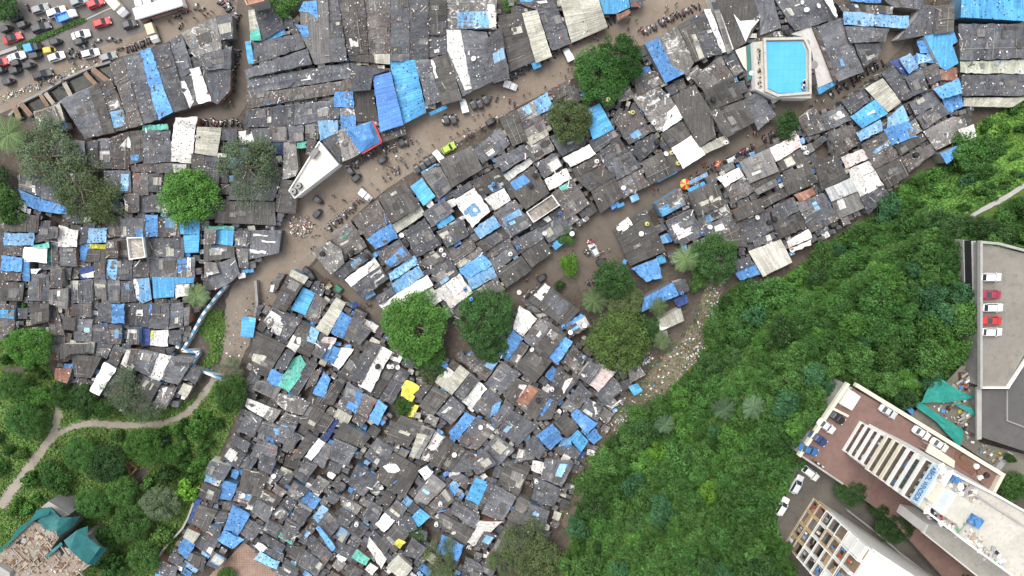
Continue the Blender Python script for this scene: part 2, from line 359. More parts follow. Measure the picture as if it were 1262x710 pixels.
DATA = '''
T 0 0
h k 374,621 545,548 640,825 520,850
h g 545,548 612,520 705,815 640,825
h d 612,520 690,490 800,785 705,815
h d 680,395 755,345 880,765 800,785
h k 755,345 862,318 975,735 880,765
h b 862,318 930,300 1060,690 975,735
h k 930,300 1040,260 1150,665 1060,690
h k 1040,260 1120,205 1190,430 1100,480
h k 1100,480 1190,430 1220,640 1150,665
h m 1120,205 1330,105 1365,300 1200,350
h k 1330,105 1425,85 1435,230 1362,245
h k 1210,350 1425,290 1420,420 1260,430
h W 1170,430 1230,415 1300,620 1222,640
h k 1240,420 1420,420 1415,555 1340,640 1300,620
p W 1095,495 1140,500 1195,620 1170,668
p l 680,690 760,680 770,770 700,790
h m 210,690 330,650 370,760 240,800
h c 325,650 365,640 400,740 360,760
h b 360,765 400,745 410,790 380,805
T 252 0
h o 245,-20 370,-20 370,10 270,35
h c 270,65 308,60 335,180 280,190
h t 280,192 335,182 350,250 285,250
h k 305,45 460,30 490,170 345,260
p B 350,265 490,155 495,215 430,240
h k 305,262 605,205 615,295 310,390
h B 250,258 285,255 305,390 270,393
h k 255,430 630,300 655,395 265,480
h s 590,80 690,-15 760,-15 775,380 680,395 600,210
h k 760,-15 822,-15 880,368 775,380
p b 580,70 610,10 690,5 700,120 640,75
p b 560,150 640,155 640,235 605,225
h d 825,-20 980,-20 1010,333 885,337
h d 980,-20 1145,-20 1145,330 1012,333
h k 1150,-20 1260,-20 1265,370 1147,378
h k 1262,-20 1380,-20 1382,370 1267,370
h g 890,340 1040,340 1045,385 900,375
h c 1042,338 1140,335 1138,395 1047,388
h k 265,485 890,385 905,480 270,580
h d 265,585 900,490 910,560 260,670
h k 260,675 550,645 555,770 245,785
h k 553,645 830,612 825,730 558,770
h b 805,570 915,565 920,662 800,658
h m 835,665 920,665 925,712 838,712
h b 838,714 930,712 930,798 840,800
h g 922,565 1035,555 1065,710 1085,745 928,750
h k 905,400 1135,430 1035,465 1020,550 910,560
h u 1040,475 1148,450 1222,765 1085,810
h B 1142,385 1295,372 1365,690 1225,762
h k 1297,372 1385,372 1460,620 1370,645
T 252 142
h k 720,150 820,100 865,230 832,292
h m 822,100 880,80 960,230 850,285
h d 1085,108 1225,55 1240,120 1095,165
T 504 0
h g 125,-20 230,-20 235,215 120,215
h m 235,-20 540,-20 535,178 235,178
p l 300,75 500,70 495,172 295,172
p w 480,30 525,25 538,165 495,172
h k 120,225 225,220 232,330 130,350
h g 130,370 240,335 325,610 205,645
p W 132,370 150,370 176,480 160,485
h k 230,182 318,182 390,560 330,590 240,330
p w 232,185 318,185 388,545 345,558 290,430 236,310
h k 318,185 480,200 520,500 390,555
h k 480,240 565,170 622,480 522,510
h g 550,100 698,75 778,370 625,440
h c 698,85 790,65 880,345 782,385
h k 792,65 920,60 1000,265 882,312
h c 925,-20 1160,-20 1220,165 1005,260
h b 690,-10 765,-10 765,15 690,15
h k 680,18 900,-15 905,58 790,62
h B 1172,-20 1350,-20 1360,45 1275,82 1205,85
h r 1280,90 1358,62 1365,85 1292,120
h k 1362,-20 1450,-20 1430,40 1368,45
h l 770,620 850,570 890,660 800,705
h d 880,550 990,490 1005,570 900,620
h m 650,690 768,622 800,705 690,760
T 756 0
h m 282,235 400,160 500,370 450,460 360,408
h b 195,270 280,235 360,408 440,450 320,510
h g 400,160 470,120 570,350 502,380
p c 480,215 505,210 560,355 530,368
h k 470,112 600,70 672,330 572,350
h w 560,60 598,60 698,315 670,325
h s 592,-20 628,-20 735,312 702,330
h g 630,-20 860,-20 905,115 820,262 737,310
p W 740,85 780,130 900,120 850,180 815,258
h k 862,-20 980,-20 1032,170 905,215 905,115
h k 984,-20 1283,-20 1370,112 1118,190
h w 1285,-20 1340,-20 1382,95 1372,110
h k 672,342 740,320 805,440 740,475
h d 480,475 662,350 735,475 560,560
h g 562,562 735,477 800,600 610,680
h g 362,595 500,525 605,690 625,840 530,905
h m 110,595 270,515 440,710 280,815
p W 335,690 385,645 425,735 300,815
p w 215,640 340,572 345,585 222,655
h g 592,690 800,620 870,750 700,845
h k 802,620 900,560 1000,710 890,800
h d 130,480 250,440 310,510 150,590
T 756 142
h c 535,197 690,122 710,172 565,238
h W 362,207 480,130 565,240 430,325
h g 292,118 422,42 475,125 360,205
h k 62,130 200,50 240,100 100,180
h d 0,30 20,-20 155,-25 200,48 62,125
h k 90,215 240,110 285,180 172,280
h g 175,285 360,207 430,328 222,430
h k 0,275 98,225 168,320 20,400
h d 22,412 160,332 222,430 62,510
h g -20,150 30,130 88,225 0,270
h d 262,545 412,450 442,550 305,630
p B 275,572 417,515 438,550 305,625
h g 460,480 630,405 690,545 520,620
h B 455,455 555,410 567,427 470,472
h k 322,652 480,580 550,720 382,790
h m 520,622 700,547 720,600 545,690
h k 545,692 720,612 790,770 600,830
h w 637,385 770,322 800,372 692,440
h d 692,442 840,380 870,470 732,545
h s 777,287 960,202 1018,345 840,420
h g 842,425 1020,350 1030,375 872,460
h s 872,462 1000,392 1015,430 892,490
h p 962,200 1140,125 1160,190 1005,283
h g 1007,287 1165,200 1215,270 1037,345
h g 1037,370 1210,300 1255,410 1075,495
h r 1112,492 1225,452 1240,490 1150,530
h g 737,590 905,512 930,588 767,652
h k 770,655 930,592 945,640 790,705
h g 912,520 1040,452 1070,500 930,572
h k 977,580 1110,502 1148,585 985,670
h g 985,675 1150,592 1190,690 1020,765
h k 1130,550 1290,480 1365,605 1205,690
h d 1208,693 1365,612 1380,650 1220,722
T 1008 0
h l 160,70 560,100 550,178 165,150
h m 115,12 460,40 455,88 160,66
h b 200,-15 390,-15 388,20 210,8
h k 395,-20 650,-20 640,58 462,40
h k 600,120 640,32 748,40 720,205 600,225 497,238
h g 750,35 840,30 835,192 722,207
h B 657,222 835,195 860,258 825,275 865,385 790,430 755,410
h b 612,255 655,250 700,322 632,330
h l 612,332 690,345 700,370 622,395
h d 640,422 740,390 760,488 692,525
h r 752,432 850,415 860,490 762,490
h l 502,365 570,330 620,410 562,450
h n 442,380 490,365 552,448 532,465
h k 392,450 462,400 590,590 512,625
h k 542,482 640,432 680,550 592,590
h c 292,545 400,482 510,630 432,690
h k 145,620 280,552 320,620 205,700
h B 203,720 355,612 431,701 272,790
p w 300,700 345,675 355,690 310,712
h l 435,725 520,650 560,740 428,790
h b 412,797 552,748 603,841 457,892
h k 562,635 712,561 753,637 605,714
h k 610,722 756,640 807,695 654,797
h b 718,548 865,484 890,575 769,606
h b 769,610 884,578 890,650 807,701
h B 890,-20 1290,-20 1290,130 885,105
h k 870,150 1290,150 1290,355 880,370
h s 920,286 1090,286 1090,365 915,370
h v 880,380 1290,368 1290,455 880,448
h k 890,465 1290,458 1290,588 890,588
h c 900,602 1290,602 1200,660 900,655
h k 0,170 140,110 280,435 125,500
h k 170,160 440,180 410,255 200,265
h k 225,265 395,270 380,345 285,410
T 1008 142
h d -120,30 -20,-50 60,90 -60,130
h k 20,0 150,-55 200,30 60,90
h d 60,102 210,60 265,170 120,255
h l 237,112 385,32 395,93 265,158
h d 272,180 410,107 490,258 350,330
p l 330,230 430,160 440,185 350,240
h m 545,62 600,20 640,98 572,130
h g 472,187 640,112 670,150 512,248
h m 650,100 830,10 905,20 930,120 730,215
h b 762,235 905,167 905,220 795,295
h w 872,90 960,60 970,130 890,160
h d 512,262 700,172 720,230 565,352
h g 355,335 512,262 562,370 430,450
p c 475,350 520,330 525,345 480,365
h p 142,260 280,207 310,265 175,325
h w 190,335 320,280 345,340 215,405
h w 217,407 350,347 400,428 265,503
h k 267,507 402,432 440,490 310,610
h g -20,300 115,242 188,383 25,465
h f 50,455 203,387 240,468 85,530
h s 87,532 242,472 283,570 120,640
T 0 142
h k 530,172 600,152 610,330 545,310
h k 605,150 680,142 690,330 612,330
h d 685,140 798,102 793,335 692,330
p w 740,190 790,130 810,175 800,205
h g 802,102 878,97 883,280 800,300
p b 805,255 860,240 855,280 810,282
h k 882,98 1045,95 1048,283 887,300
h t 882,65 1030,55 1030,90 882,93
h w 1080,20 1215,10 1175,293 1040,283
h c 1217,75 1362,80 1335,252 1202,230
h d 800,307 950,297 960,348 820,348
h d 952,297 1168,297 1165,358 962,353
h k 640,342 800,342 808,475 722,478 650,450
p l 745,365 795,365 785,465 745,465
h d 815,362 912,358 913,490 820,495
h k 918,362 1000,362 990,470 918,470
h k 862,500 1000,482 1000,598 862,598
h d 770,485 858,485 855,598 770,598
p w 760,500 785,540 785,590 770,590
h k 600,480 722,482 722,598 580,608
h k 470,540 590,520 575,608 470,620
h c 1002,530 1085,560 1085,600 1005,600
h k 1260,258 1352,265 1340,460 1262,452
h g 1180,240 1258,250 1260,440 1172,400
h k 110,370 245,370 245,500 120,455
h k 250,380 400,400 400,550 250,510
h k 410,360 560,340 560,500 410,520
h b 110,460 240,510 240,590 160,550
h b 240,515 405,560 410,610 245,592
h k 300,140 520,160 520,300 320,300
T 252 142
h G 90,530 430,535 438,678 65,662
h t 0,685 180,685 180,705 0,703
h k 105,85 200,87 198,155 108,155
h w 80,235 130,240 130,262 80,257
h k 285,85 398,80 403,190 320,200 300,130
h d 402,60 508,50 508,160 402,160
h k 512,45 605,45 613,160 522,170
h d 617,40 700,35 698,148 625,150
h l 702,40 815,30 820,105 715,155
h n 405,165 490,155 485,240 410,230
h m 490,160 560,150 575,330 560,370 482,395
h g 470,400 575,410 560,605 430,592
h t 572,170 625,165 625,200 572,200
h d 632,155 690,155 645,250 625,240
h k 200,300 470,360 450,450 420,525 150,520
T 504 142
h g 560,20 665,-35 732,155 640,190
h d 668,52 800,-3 830,25 688,100
h s 688,102 830,27 860,120 747,190
p c 700,150 850,85 862,122 747,190
h m 707,192 860,132 895,210 770,290
h k 395,212 560,85 625,178 455,300
h g 187,280 385,192 453,330 262,448
h s 80,362 182,300 258,450 185,510
h B 75,350 165,300 180,310 85,368
h B 10,442 80,390 160,500 90,555
h k 522,272 705,182 745,250 580,350
h w 582,365 745,262 765,290 615,408
h g 617,412 770,312 862,480 720,578 650,490
p b 620,412 710,360 745,410 655,465
h k 772,302 902,230 950,310 832,388
h w 837,400 970,327 1000,392 872,460
h d 880,482 1008,397 1115,545 977,640
p t 925,440 975,420 985,445 935,465
h o 725,597 880,492 925,555 767,660
h k 767,672 930,572 950,600 800,700
h k 870,130 1050,80 1090,178 945,250
h W 947,262 1110,182 1150,240 1000,320
h g 1002,332 1155,250 1190,305 1030,385
h g 1030,390 1192,310 1262,380 1118,462
h g 1122,468 1265,385 1320,500 1178,602
h B 1075,-25 1175,-70 1262,85 1135,150
h k 1110,162 1262,90 1290,130 1150,230
h k 1155,240 1290,150 1395,300 1265,378
h w 282,527 402,452 495,590 390,690
p l 330,600 400,530 450,600 370,640
h k 250,482 370,412 390,440 290,512
h g 385,405 545,327 600,448 440,500
p l 485,435 545,400 575,448 520,480
h w 470,515 585,452 625,520 532,585
h g 548,325 600,375 655,505 628,515
h k 525,602 650,522 755,670 622,760
p l 570,640 680,575 700,620 600,685
h l 400,702 520,622 562,680 442,760
h k 85,602 215,517 280,590 140,690
p B 160,660 240,585 285,640 185,700
T 0 284
h g 25,-115 240,-90 230,12 25,5
h l 27,20 208,17 203,93 30,88
h t 202,92 300,72 305,110 207,105
h k 242,-20 350,-20 350,50 237,50
h W 150,100 290,110 285,200 140,190
p t 290,110 320,120 315,200 285,200
h d 32,92 138,97 136,160 32,150
h b 10,155 135,172 133,255 5,245
h b 135,172 183,180 180,312 133,305
h d 0,252 128,262 125,310 0,305
h w 360,-30 478,0 470,103 357,100
h k 367,110 460,110 470,218 372,218
h d 312,60 355,60 358,228 322,228
h b 497,90 553,95 540,185 495,180
h y 555,85 648,85 648,113 560,113
h g 542,118 650,117 653,193 527,193
h k 482,-20 542,-20 540,65 482,85
h l 547,-15 655,-10 652,73 542,70
h d 660,-78 745,-80 743,35 657,45
h k 747,-70 888,-75 890,40 747,40
p b 835,0 880,-10 880,35 840,38
h b 892,-93 970,-93 975,38 897,40
h d 977,-80 1108,-90 1108,35 982,35
p c 1060,-60 1090,-60 1085,30 1050,30
h B 1112,-100 1225,-70 1225,25 1112,20
h d 652,67 720,62 728,163 657,168
h k 724,60 790,52 800,163 732,163
h o 792,45 888,42 905,163 807,178
h k 908,45 1132,42 1132,163 912,163
p c 910,150 980,140 975,185 915,185
h B 1134,35 1225,30 1220,133 1142,133
h k 582,200 650,195 648,300 582,290
h k 653,177 813,172 813,303 652,303
p l 657,180 720,177 718,302 655,300
h d 823,190 918,195 918,288 820,288
h k 922,170 1085,167 1088,285 927,297
h k 1090,170 1195,167 1198,285 1092,292
p b 1092,180 1150,177 1153,255 1097,255
p w 1152,167 1180,172 1175,253 1156,253
h g 0,312 148,327 133,435 -20,430
h k 188,272 303,272 303,435 167,430
h w 195,240 250,240 222,268 195,268
h d 312,232 378,232 388,355 307,355
h k 387,232 440,232 432,298 387,305
h n 492,232 578,222 575,290 492,298
p w 500,275 575,255 573,288 510,288
h k 432,312 568,302 563,445 442,447
p c 445,310 485,308 478,365 452,370
h s 575,303 650,303 658,430 592,400
h k 657,313 738,313 738,447 662,443
h k 745,313 813,313 838,437 747,443
h l 820,303 918,293 933,425 880,448 842,420
p w 822,305 845,302 862,420 842,418
h B 940,287 1195,292 1190,325 1080,332 1070,408 947,418
h w 1077,335 1165,330 1160,400 1087,415
h s 307,370 418,358 413,487 302,450
h d 432,455 558,452 558,538 422,523
h k 610,452 686,455 683,567 602,558
h b 690,457 765,457 765,573 687,568
h k 770,457 923,452 918,598 770,578
h k 927,452 1043,452 1038,607 922,600
h k 1046,452 1128,447 1123,588 1042,607
p b 920,455 940,455 928,530 917,530
h s 1132,480 1168,472 1163,578 1137,588
h g 195,452 300,452 298,560 192,580
h d 303,462 350,462 395,648 300,640
h d -20,457 100,462 85,600 -20,690
p B 0,490 90,490 85,545 0,540
h g 387,532 463,542 458,618 382,608
h k 467,547 568,552 563,680 457,678
h k 573,582 668,582 658,693 572,688
h d 671,582 753,587 748,698 662,693
h k 787,602 858,602 850,703 777,698
h n 872,607 922,607 918,708 872,708
h w 927,622 1038,617 1030,712 930,708
p y 928,625 948,620 945,655 930,660
h k 1042,617 1118,612 1108,700 1042,698
T 0 426
h s 282,0 368,0 355,88 245,70
p r 265,50 350,55 340,85 247,70
h g 375,-8 528,-8 520,48 440,50 372,83
h g 442,52 620,75 560,198 462,188
h r 347,145 443,142 410,233 337,208
h k 600,-15 698,-8 655,78 592,60
h k 700,2 778,20 715,133 662,98
h d 782,22 858,22 810,158 737,130
p w 780,25 805,30 790,80 830,130 805,158 745,112
h k 862,22 975,47 915,183 827,148
h w 980,52 1055,67 985,218 920,190
h k 1058,67 1193,77 1100,243 992,212
h W 642,102 718,140 612,303 552,275
h k 718,145 820,165 720,320 625,300
h g 892,192 988,237 885,418 780,360
h d 992,250 1090,262 1020,388 935,375
p w 1000,262 1035,250 1000,330 985,325
h k 1182,132 1245,152 1200,238 1142,198
h c 1132,232 1183,252 1150,318 1097,293
T 252 284
h m 0,-10 68,-10 68,83 0,83
h B 75,-5 183,-5 172,93 75,83
h k 187,10 280,0 270,103 187,98
h k 285,0 475,0 455,138 400,150 278,178
p w 300,20 390,30 388,42 300,34
p w 280,118 380,128 375,145 280,136
p w 350,60 440,70 438,80 350,72
h k 192,107 274,110 268,238 217,228
h G 0,87 180,97 183,165 0,192
h m 0,197 70,202 90,258 0,287
h k 75,210 185,167 213,263 160,318 62,368 20,300
h B 222,245 300,232 300,255 232,265
h m 672,140 770,72 840,120 858,200 780,268
h d 777,20 900,-58 1000,98 857,188
p c 830,85 885,55 890,68 840,97
p t 845,40 890,5 895,15 850,52
h k 802,250 1000,112 1038,160 842,308
h w 872,300 1045,172 1075,218 907,343
h k 912,347 1080,220 1133,298 967,418
h d 912,-75 1065,-188 1148,-50 1000,48
h g 1077,-205 1230,-288 1328,-152 1152,-42
h c 1152,-30 1330,-148 1355,-100 1177,23
h b 997,52 1150,-45 1188,48 1052,113
h k 1072,140 1205,57 1278,165 1137,233
p b 1110,200 1220,100 1250,150 1150,222
h l 1137,265 1290,152 1315,202 1152,313
h l 1152,330 1315,217 1353,278 1177,403
h k 1057,410 1150,352 1170,390 1082,457
h W 1082,460 1370,277 1408,340 1117,513
h k 1232,15 1355,-72 1453,90 1307,163
h d 1307,205 1470,102 1513,160 1382,238
h c 540,242 638,290 610,330 522,285
h g 512,280 603,332 500,498 417,463
h k 450,270 493,272 430,388 392,380
p W 410,340 435,330 420,378 400,378
h B 607,352 680,387 620,523 532,485
h d 682,390 755,440 690,568 617,530
p c 690,470 720,465 715,510 680,510
h c 812,417 868,450 760,648 687,600
h b 842,502 908,540 850,668 777,630
h k 935,482 1003,515 922,688 862,648
h k 967,577 1030,612 960,708 925,688
h m 365,560 420,472 498,512 400,608
h k 500,502 598,552 510,678 412,620
p w 440,530 505,560 460,650 412,620
h g 300,612 503,710 380,903 290,870
p c 300,760 390,770 350,830 290,800
h B 235,532 315,540 300,658 222,648
h g 600,557 710,612 650,778 507,715
p w 550,640 620,665 560,753 507,713
p l 660,592 705,622 680,700 620,680
h p 735,655 815,665 775,735 705,720
T 252 426
h k 505,22 555,48 500,148 432,140 452,98
h b 412,147 493,180 448,253 387,215
h t 548,82 590,62 632,135 522,283 452,245
h k 635,90 698,115 570,308 525,278
h d 662,172 722,132 690,230 622,270
h b 732,162 775,210 740,318 672,293
h d 700,-28 768,-12 718,78 662,50
h b 770,-8 838,20 790,113 717,75
h w 840,17 918,22 830,143 782,110
h g 930,32 965,60 880,200 832,170
h g 842,182 878,210 790,368 702,350
h k 1010,-18 1088,0 965,238 882,200
h w 1090,2 1155,40 1022,288 947,243
h W 1157,42 1223,72 1200,108 1140,80
h g 1132,100 1198,130 1082,308 1027,285
h k 1202,132 1265,167 1155,363 1084,315
h k 882,232 980,282 900,428 832,380
p b 930,277 983,300 930,418 872,380
h d 985,292 1065,337 970,498 912,460
h b 1070,337 1123,375 1070,488 1012,450
h s 322,217 470,262 430,330 302,270
h m 442,292 560,310 650,352 600,428 500,400 432,340
h w 267,327 400,377 360,438 252,375
h m 402,382 468,402 420,478 362,440
h m 500,412 598,442 560,498 462,470
h g 650,355 738,402 670,528 582,470
h g 742,412 798,450 740,538 672,530
h n 792,442 830,462 760,588 722,570
h g 850,472 1023,560 970,633 802,560
h k 270,402 358,452 300,568 202,520
h k 362,462 468,492 450,588 322,530
p b 335,530 455,590 435,613 315,570
p l 420,500 460,520 470,560 430,550
h k 472,475 560,502 520,618 452,590
h k 192,552 278,602 258,658 182,612
h k 162,614 250,670 202,758 112,682
h k 332,582 450,622 430,708 282,680
h k 532,522 600,560 530,658 482,620
h g 640,532 698,570 600,690 525,700
h W 700,572 740,602 660,708 622,680
h k 742,602 800,622 730,758 672,710
h k 802,572 940,632 880,738 762,690
p r 560,640 580,640 575,660 560,660
T 504 284
h k 172,10 330,-68 368,30 240,100
h d 242,140 390,52 415,108 282,200
h m 284,205 420,110 450,143 310,235
h b 312,240 450,147 508,215 360,297
h l 362,302 510,222 538,285 387,368
h d 402,372 540,292 590,360 430,430
h k 127,242 250,162 303,265 190,348
h w 162,370 310,272 393,385 262,478
p p 250,420 330,370 350,400 270,460
h w 42,420 140,350 160,385 110,440
h g 412,82 570,-18 620,40 470,130
h d 492,112 620,52 640,88 512,170
h k 492,192 640,92 670,150 540,248
h g 542,257 690,157 753,245 600,353
h k 632,70 800,-18 828,48 690,138
h g 692,142 830,52 878,140 755,228
h k 812,-10 950,-108 1010,-10 862,78
h k 600,-50 720,-100 760,-40 640,30
h B 868,85 925,50 960,78 905,118
h g 840,322 1050,490 960,598 737,430
p w 840,325 870,350 815,440 770,400
p k 870,362 1000,460 930,528 837,440
h d 962,600 1080,522 1118,590 1010,648
p b 965,580 1060,515 1078,530 985,610
h w 682,462 790,545 702,648 642,610
h k 692,430 740,432 862,528 800,540
h k 802,545 885,580 775,730 707,668
h g 887,582 968,640 850,788 777,732
T 504 426
h b 555,50 640,-93 703,-40 607,93
h k 692,-20 743,0 665,128 612,95
h g 765,2 883,90 775,228 662,135
h b 950,-68 1008,-20 920,113 867,70
p w 870,75 920,90 918,112 880,95
h d 1010,2 1093,70 1035,178 952,100
p l 1050,65 1085,60 1060,140 1015,130
h k 1112,102 1188,130 1110,238 1042,190
h p 1190,132 1275,165 1170,280 1112,237
h k 1142,300 1260,192 1318,270 1210,368
h m 1355,150 1415,120 1455,180 1365,230
h B 1355,255 1405,235 1440,280 1390,305
h k 570,97 690,175 580,288 472,235
h d 312,85 400,42 560,90 467,218
h c 312,122 375,167 265,303 212,260
h k 380,172 428,215 330,333 282,300
h w 430,222 480,267 390,388 327,345
h k 490,267 575,342 500,448 397,380
p w 450,380 490,340 505,350 470,398
p b 520,360 570,345 545,410 500,440
h k 602,342 650,382 545,508 507,460
p b 515,470 560,490 545,508 510,490
h g 150,252 250,302 150,428 62,370
h g 100,242 148,242 70,338 27,300
h k 270,312 350,382 260,488 167,420
p w 250,375 270,380 225,415 200,410
h b 350,412 410,442 300,583 247,535
p w 350,415 412,440 400,455 345,440
h k 415,444 480,472 360,628 302,590
h d 482,472 535,512 420,640 365,630
h k 540,547 653,640 550,738 442,660
h k 640,402 798,495 670,608 547,525
h g 662,202 870,302 780,458 582,310
p r 740,240 800,280 710,390 660,340
p p 680,240 730,245 680,320 645,320
h g 872,312 918,352 880,448 783,460
p b 865,322 890,337 830,440 797,410
h k 922,132 1038,220 932,348 862,300
p w 975,200 1010,200 940,318 925,300
h k 1060,232 1133,300 1012,418 932,380
h k 1102,322 1188,380 1160,468 1052,400
p w 1130,345 1150,350 1165,420 1150,425
h g 962,422 1043,500 975,568 892,480
h b 1035,392 1158,480 1100,543 997,432
h b 882,482 950,570 870,643 787,555
h l 942,572 1000,562 1000,618 912,640
h B 1042,522 1103,590 1060,653 992,570
h k 990,622 1060,660 1030,708 942,652
h n 1062,652 1090,657 1062,700 1035,705
h k 722,592 790,572 838,640 800,698 732,650
h g -48,432 95,482 -10,628 -148,575
h s 82,492 160,522 62,698 2,680
p c 50,540 115,550 30,698 2,680
h m 165,532 223,562 120,710 70,700
p p 175,540 215,562 115,705 85,690
h g 226,562 280,602 190,758 122,710
h g 283,604 350,642 260,778 192,750
h k 353,645 440,690 380,780 265,775
h y -35,205 65,255 20,345 -45,305
h y -5,360 55,370 30,445 -20,430
h m 680,640 760,640 770,700 650,720
T 180 568
h k 392,0 523,40 470,128 367,80
p l 370,85 440,110 430,140 358,128
h g 352,135 455,180 438,258 322,218
h b 480,122 563,147 525,243 442,230
h b 532,52 575,62 555,110 527,100
h g 600,52 753,92 700,218 572,180
h m 562,184 698,222 655,278 542,240
h g 322,272 438,312 370,438 282,380
h k 440,314 500,322 480,388 422,370
h n 310,232 345,242 280,378 267,360
h b 535,277 635,332 575,448 482,420
h b 480,427 600,487 530,543 442,490
h c 257,417 330,452 290,508 232,470
h b 237,477 298,517 250,608 197,545
h k 340,442 448,482 400,588 302,520
h l 355,532 410,562 385,600 342,575
h k 420,557 493,602 440,668 372,640
h g 272,565 368,602 350,690 250,620
h k 162,562 238,602 190,648 132,610
h l 245,612 323,662 300,690 227,640
h k 72,602 190,662 170,730 60,690
h B 60,692 110,700 100,740 50,735
h k 392,392 468,412 440,478 382,430
h k 602,342 718,402 650,498 572,440
h g 712,172 838,232 790,288 692,230
h k 692,240 788,292 740,378 652,310
h k 792,42 850,72 810,128 762,100
h k 860,82 903,102 870,148 822,130
h m 800,147 868,190 830,233 777,180
h k 910,122 1000,182 930,248 862,200
h k 870,212 928,252 890,308 832,260
h k 830,272 888,322 840,378 777,330
h k 990,2 1060,22 980,138 892,80
h m 1062,92 1128,132 1065,215 1002,170
h b 1000,187 1073,237 1030,298 952,240
h k 932,272 1018,322 960,398 890,345
h k 872,352 958,402 920,468 842,410
h m 842,402 928,462 900,518 812,460
p t 815,470 830,445 905,500 895,518
h k 762,362 838,402 800,468 712,430
h k 717,442 858,522 830,578 722,500
h w 692,502 740,532 715,568 672,530
h l 702,562 820,622 800,668 662,610
h k 742,532 848,572 835,622 725,565
h k 1112,312 1208,382 1130,478 1052,400
h b 1045,415 1072,405 1168,535 1140,556
h k 1022,457 1148,572 1100,638 982,510
h k 982,552 1098,642 1050,712 942,640
h g 902,522 978,552 940,638 882,590
h k 842,632 938,692 900,740 822,690
h l 1082,272 1123,302 1060,378 1032,340
h l 985,422 1013,442 990,478 967,465
h k 1130,180 1200,220 1160,270 1110,250
h k 560,-60 680,-10 640,60 530,30
h k 700,-40 800,0 770,80 690,50
T 420 568
h g 325,-48 488,45 390,228 202,100
p W 260,35 300,18 340,20 370,60 330,75 290,70
h k 102,22 232,105 140,223 42,140
p W 180,150 235,115 240,145 180,180
h w 482,62 530,37 568,70 522,118
h k 782,22 900,-58 958,20 842,88
h k 672,102 740,82 808,120 762,168
h s 562,82 648,150 530,268 452,235
h b 642,182 690,142 728,182 682,230
h b 722,232 750,192 765,207 742,245
h B 832,107 908,137 850,268 772,230
h k 912,140 948,150 910,290 855,270
h d 542,275 652,160 700,240 600,330
h g 1022,2 1168,42 1090,218 972,130
h k 952,150 1078,222 1000,368 872,320
h w 862,372 1000,372 820,528 782,500
h k 702,252 858,342 830,418 682,322
h g 612,322 828,432 770,518 602,400
h b 627,452 753,522 720,618 592,560
h B 490,297 550,345 480,403 437,350
h k 342,242 408,292 350,378 272,318
h W 270,322 328,372 270,438 217,390
h k 192,252 258,292 210,388 132,330
h g 282,192 338,222 290,288 232,248
h k 372,332 438,352 470,418 400,448 352,390
h g 332,392 418,452 330,568 257,480
p y 360,480 400,500 365,540 325,510
h k 92,362 168,412 110,488 42,430
h w 177,472 283,602 250,663 162,530
h k 197,422 308,520 275,580 190,470
h m 0,212 130,282 100,335 0,270
h k 2,292 88,342 40,418 -30,380
h k 0,402 58,442 20,518 -40,470
h t 102,547 178,602 150,638 72,600
h p 180,632 228,662 190,698 152,670
h W 0,547 48,592 10,628 -30,590
h c 355,587 438,662 380,730 282,660
h k 440,472 528,542 470,608 392,570
h k -20,490 90,550 60,610 -40,560
h g 60,630 140,680 90,740 20,700
T 560 568
h k 562,2 738,12 660,158 532,110
h k 512,112 658,170 610,288 477,230
h k 472,272 588,312 540,448 412,390
h g 402,222 473,262 400,398 332,358
h w 482,2 558,12 540,78 477,60
h g 332,362 400,402 240,658 187,622
h d 182,442 258,462 190,548 132,520
h k 72,592 165,640 180,740 30,740
h d 260,560 380,470 480,520 400,650
T 756 284
h g 5,0 195,-135 320,125 105,215
p w 30,-40 90,-85 120,-35 60,10
h b 115,235 265,172 300,288 205,313
h B 267,162 308,147 325,195 282,210
h b 187,417 365,322 403,400 280,448 177,503
h k 370,320 440,302 468,370 410,395
h n 372,432 450,397 458,440 402,475
h c 260,562 410,482 433,555 290,623
p W 262,565 300,600 350,590 290,622
h c 187,570 240,547 263,600 222,613
h v 240,642 330,622 330,660 262,680
h k 332,2 538,-58 580,20 422,88
p w 380,5 480,-25 490,15 400,58
h g 667,10 765,-88 828,100 692,88
h k 782,-28 960,-108 988,-2 832,78
h k 852,62 990,12 1005,48 872,108
h C 837,130 1030,57 1100,195 922,283
h b 752,257 870,212 903,270 782,308
h k 752,192 838,162 868,205 762,250
h w 1072,70 1200,-8 1218,45 1082,108
h w 1087,117 1213,60 1218,88 1102,133
h g 977,-50 1150,-105 1188,-22 1022,53
h d 380,-60 480,-100 500,-70 400,-20
T 940 0 3.92
h g 240,130 272,150 360,390 345,395
h B 262,425 340,390 350,410 275,455
T 252 426
h k 1062,570 1165,640 1095,765 985,680
'''
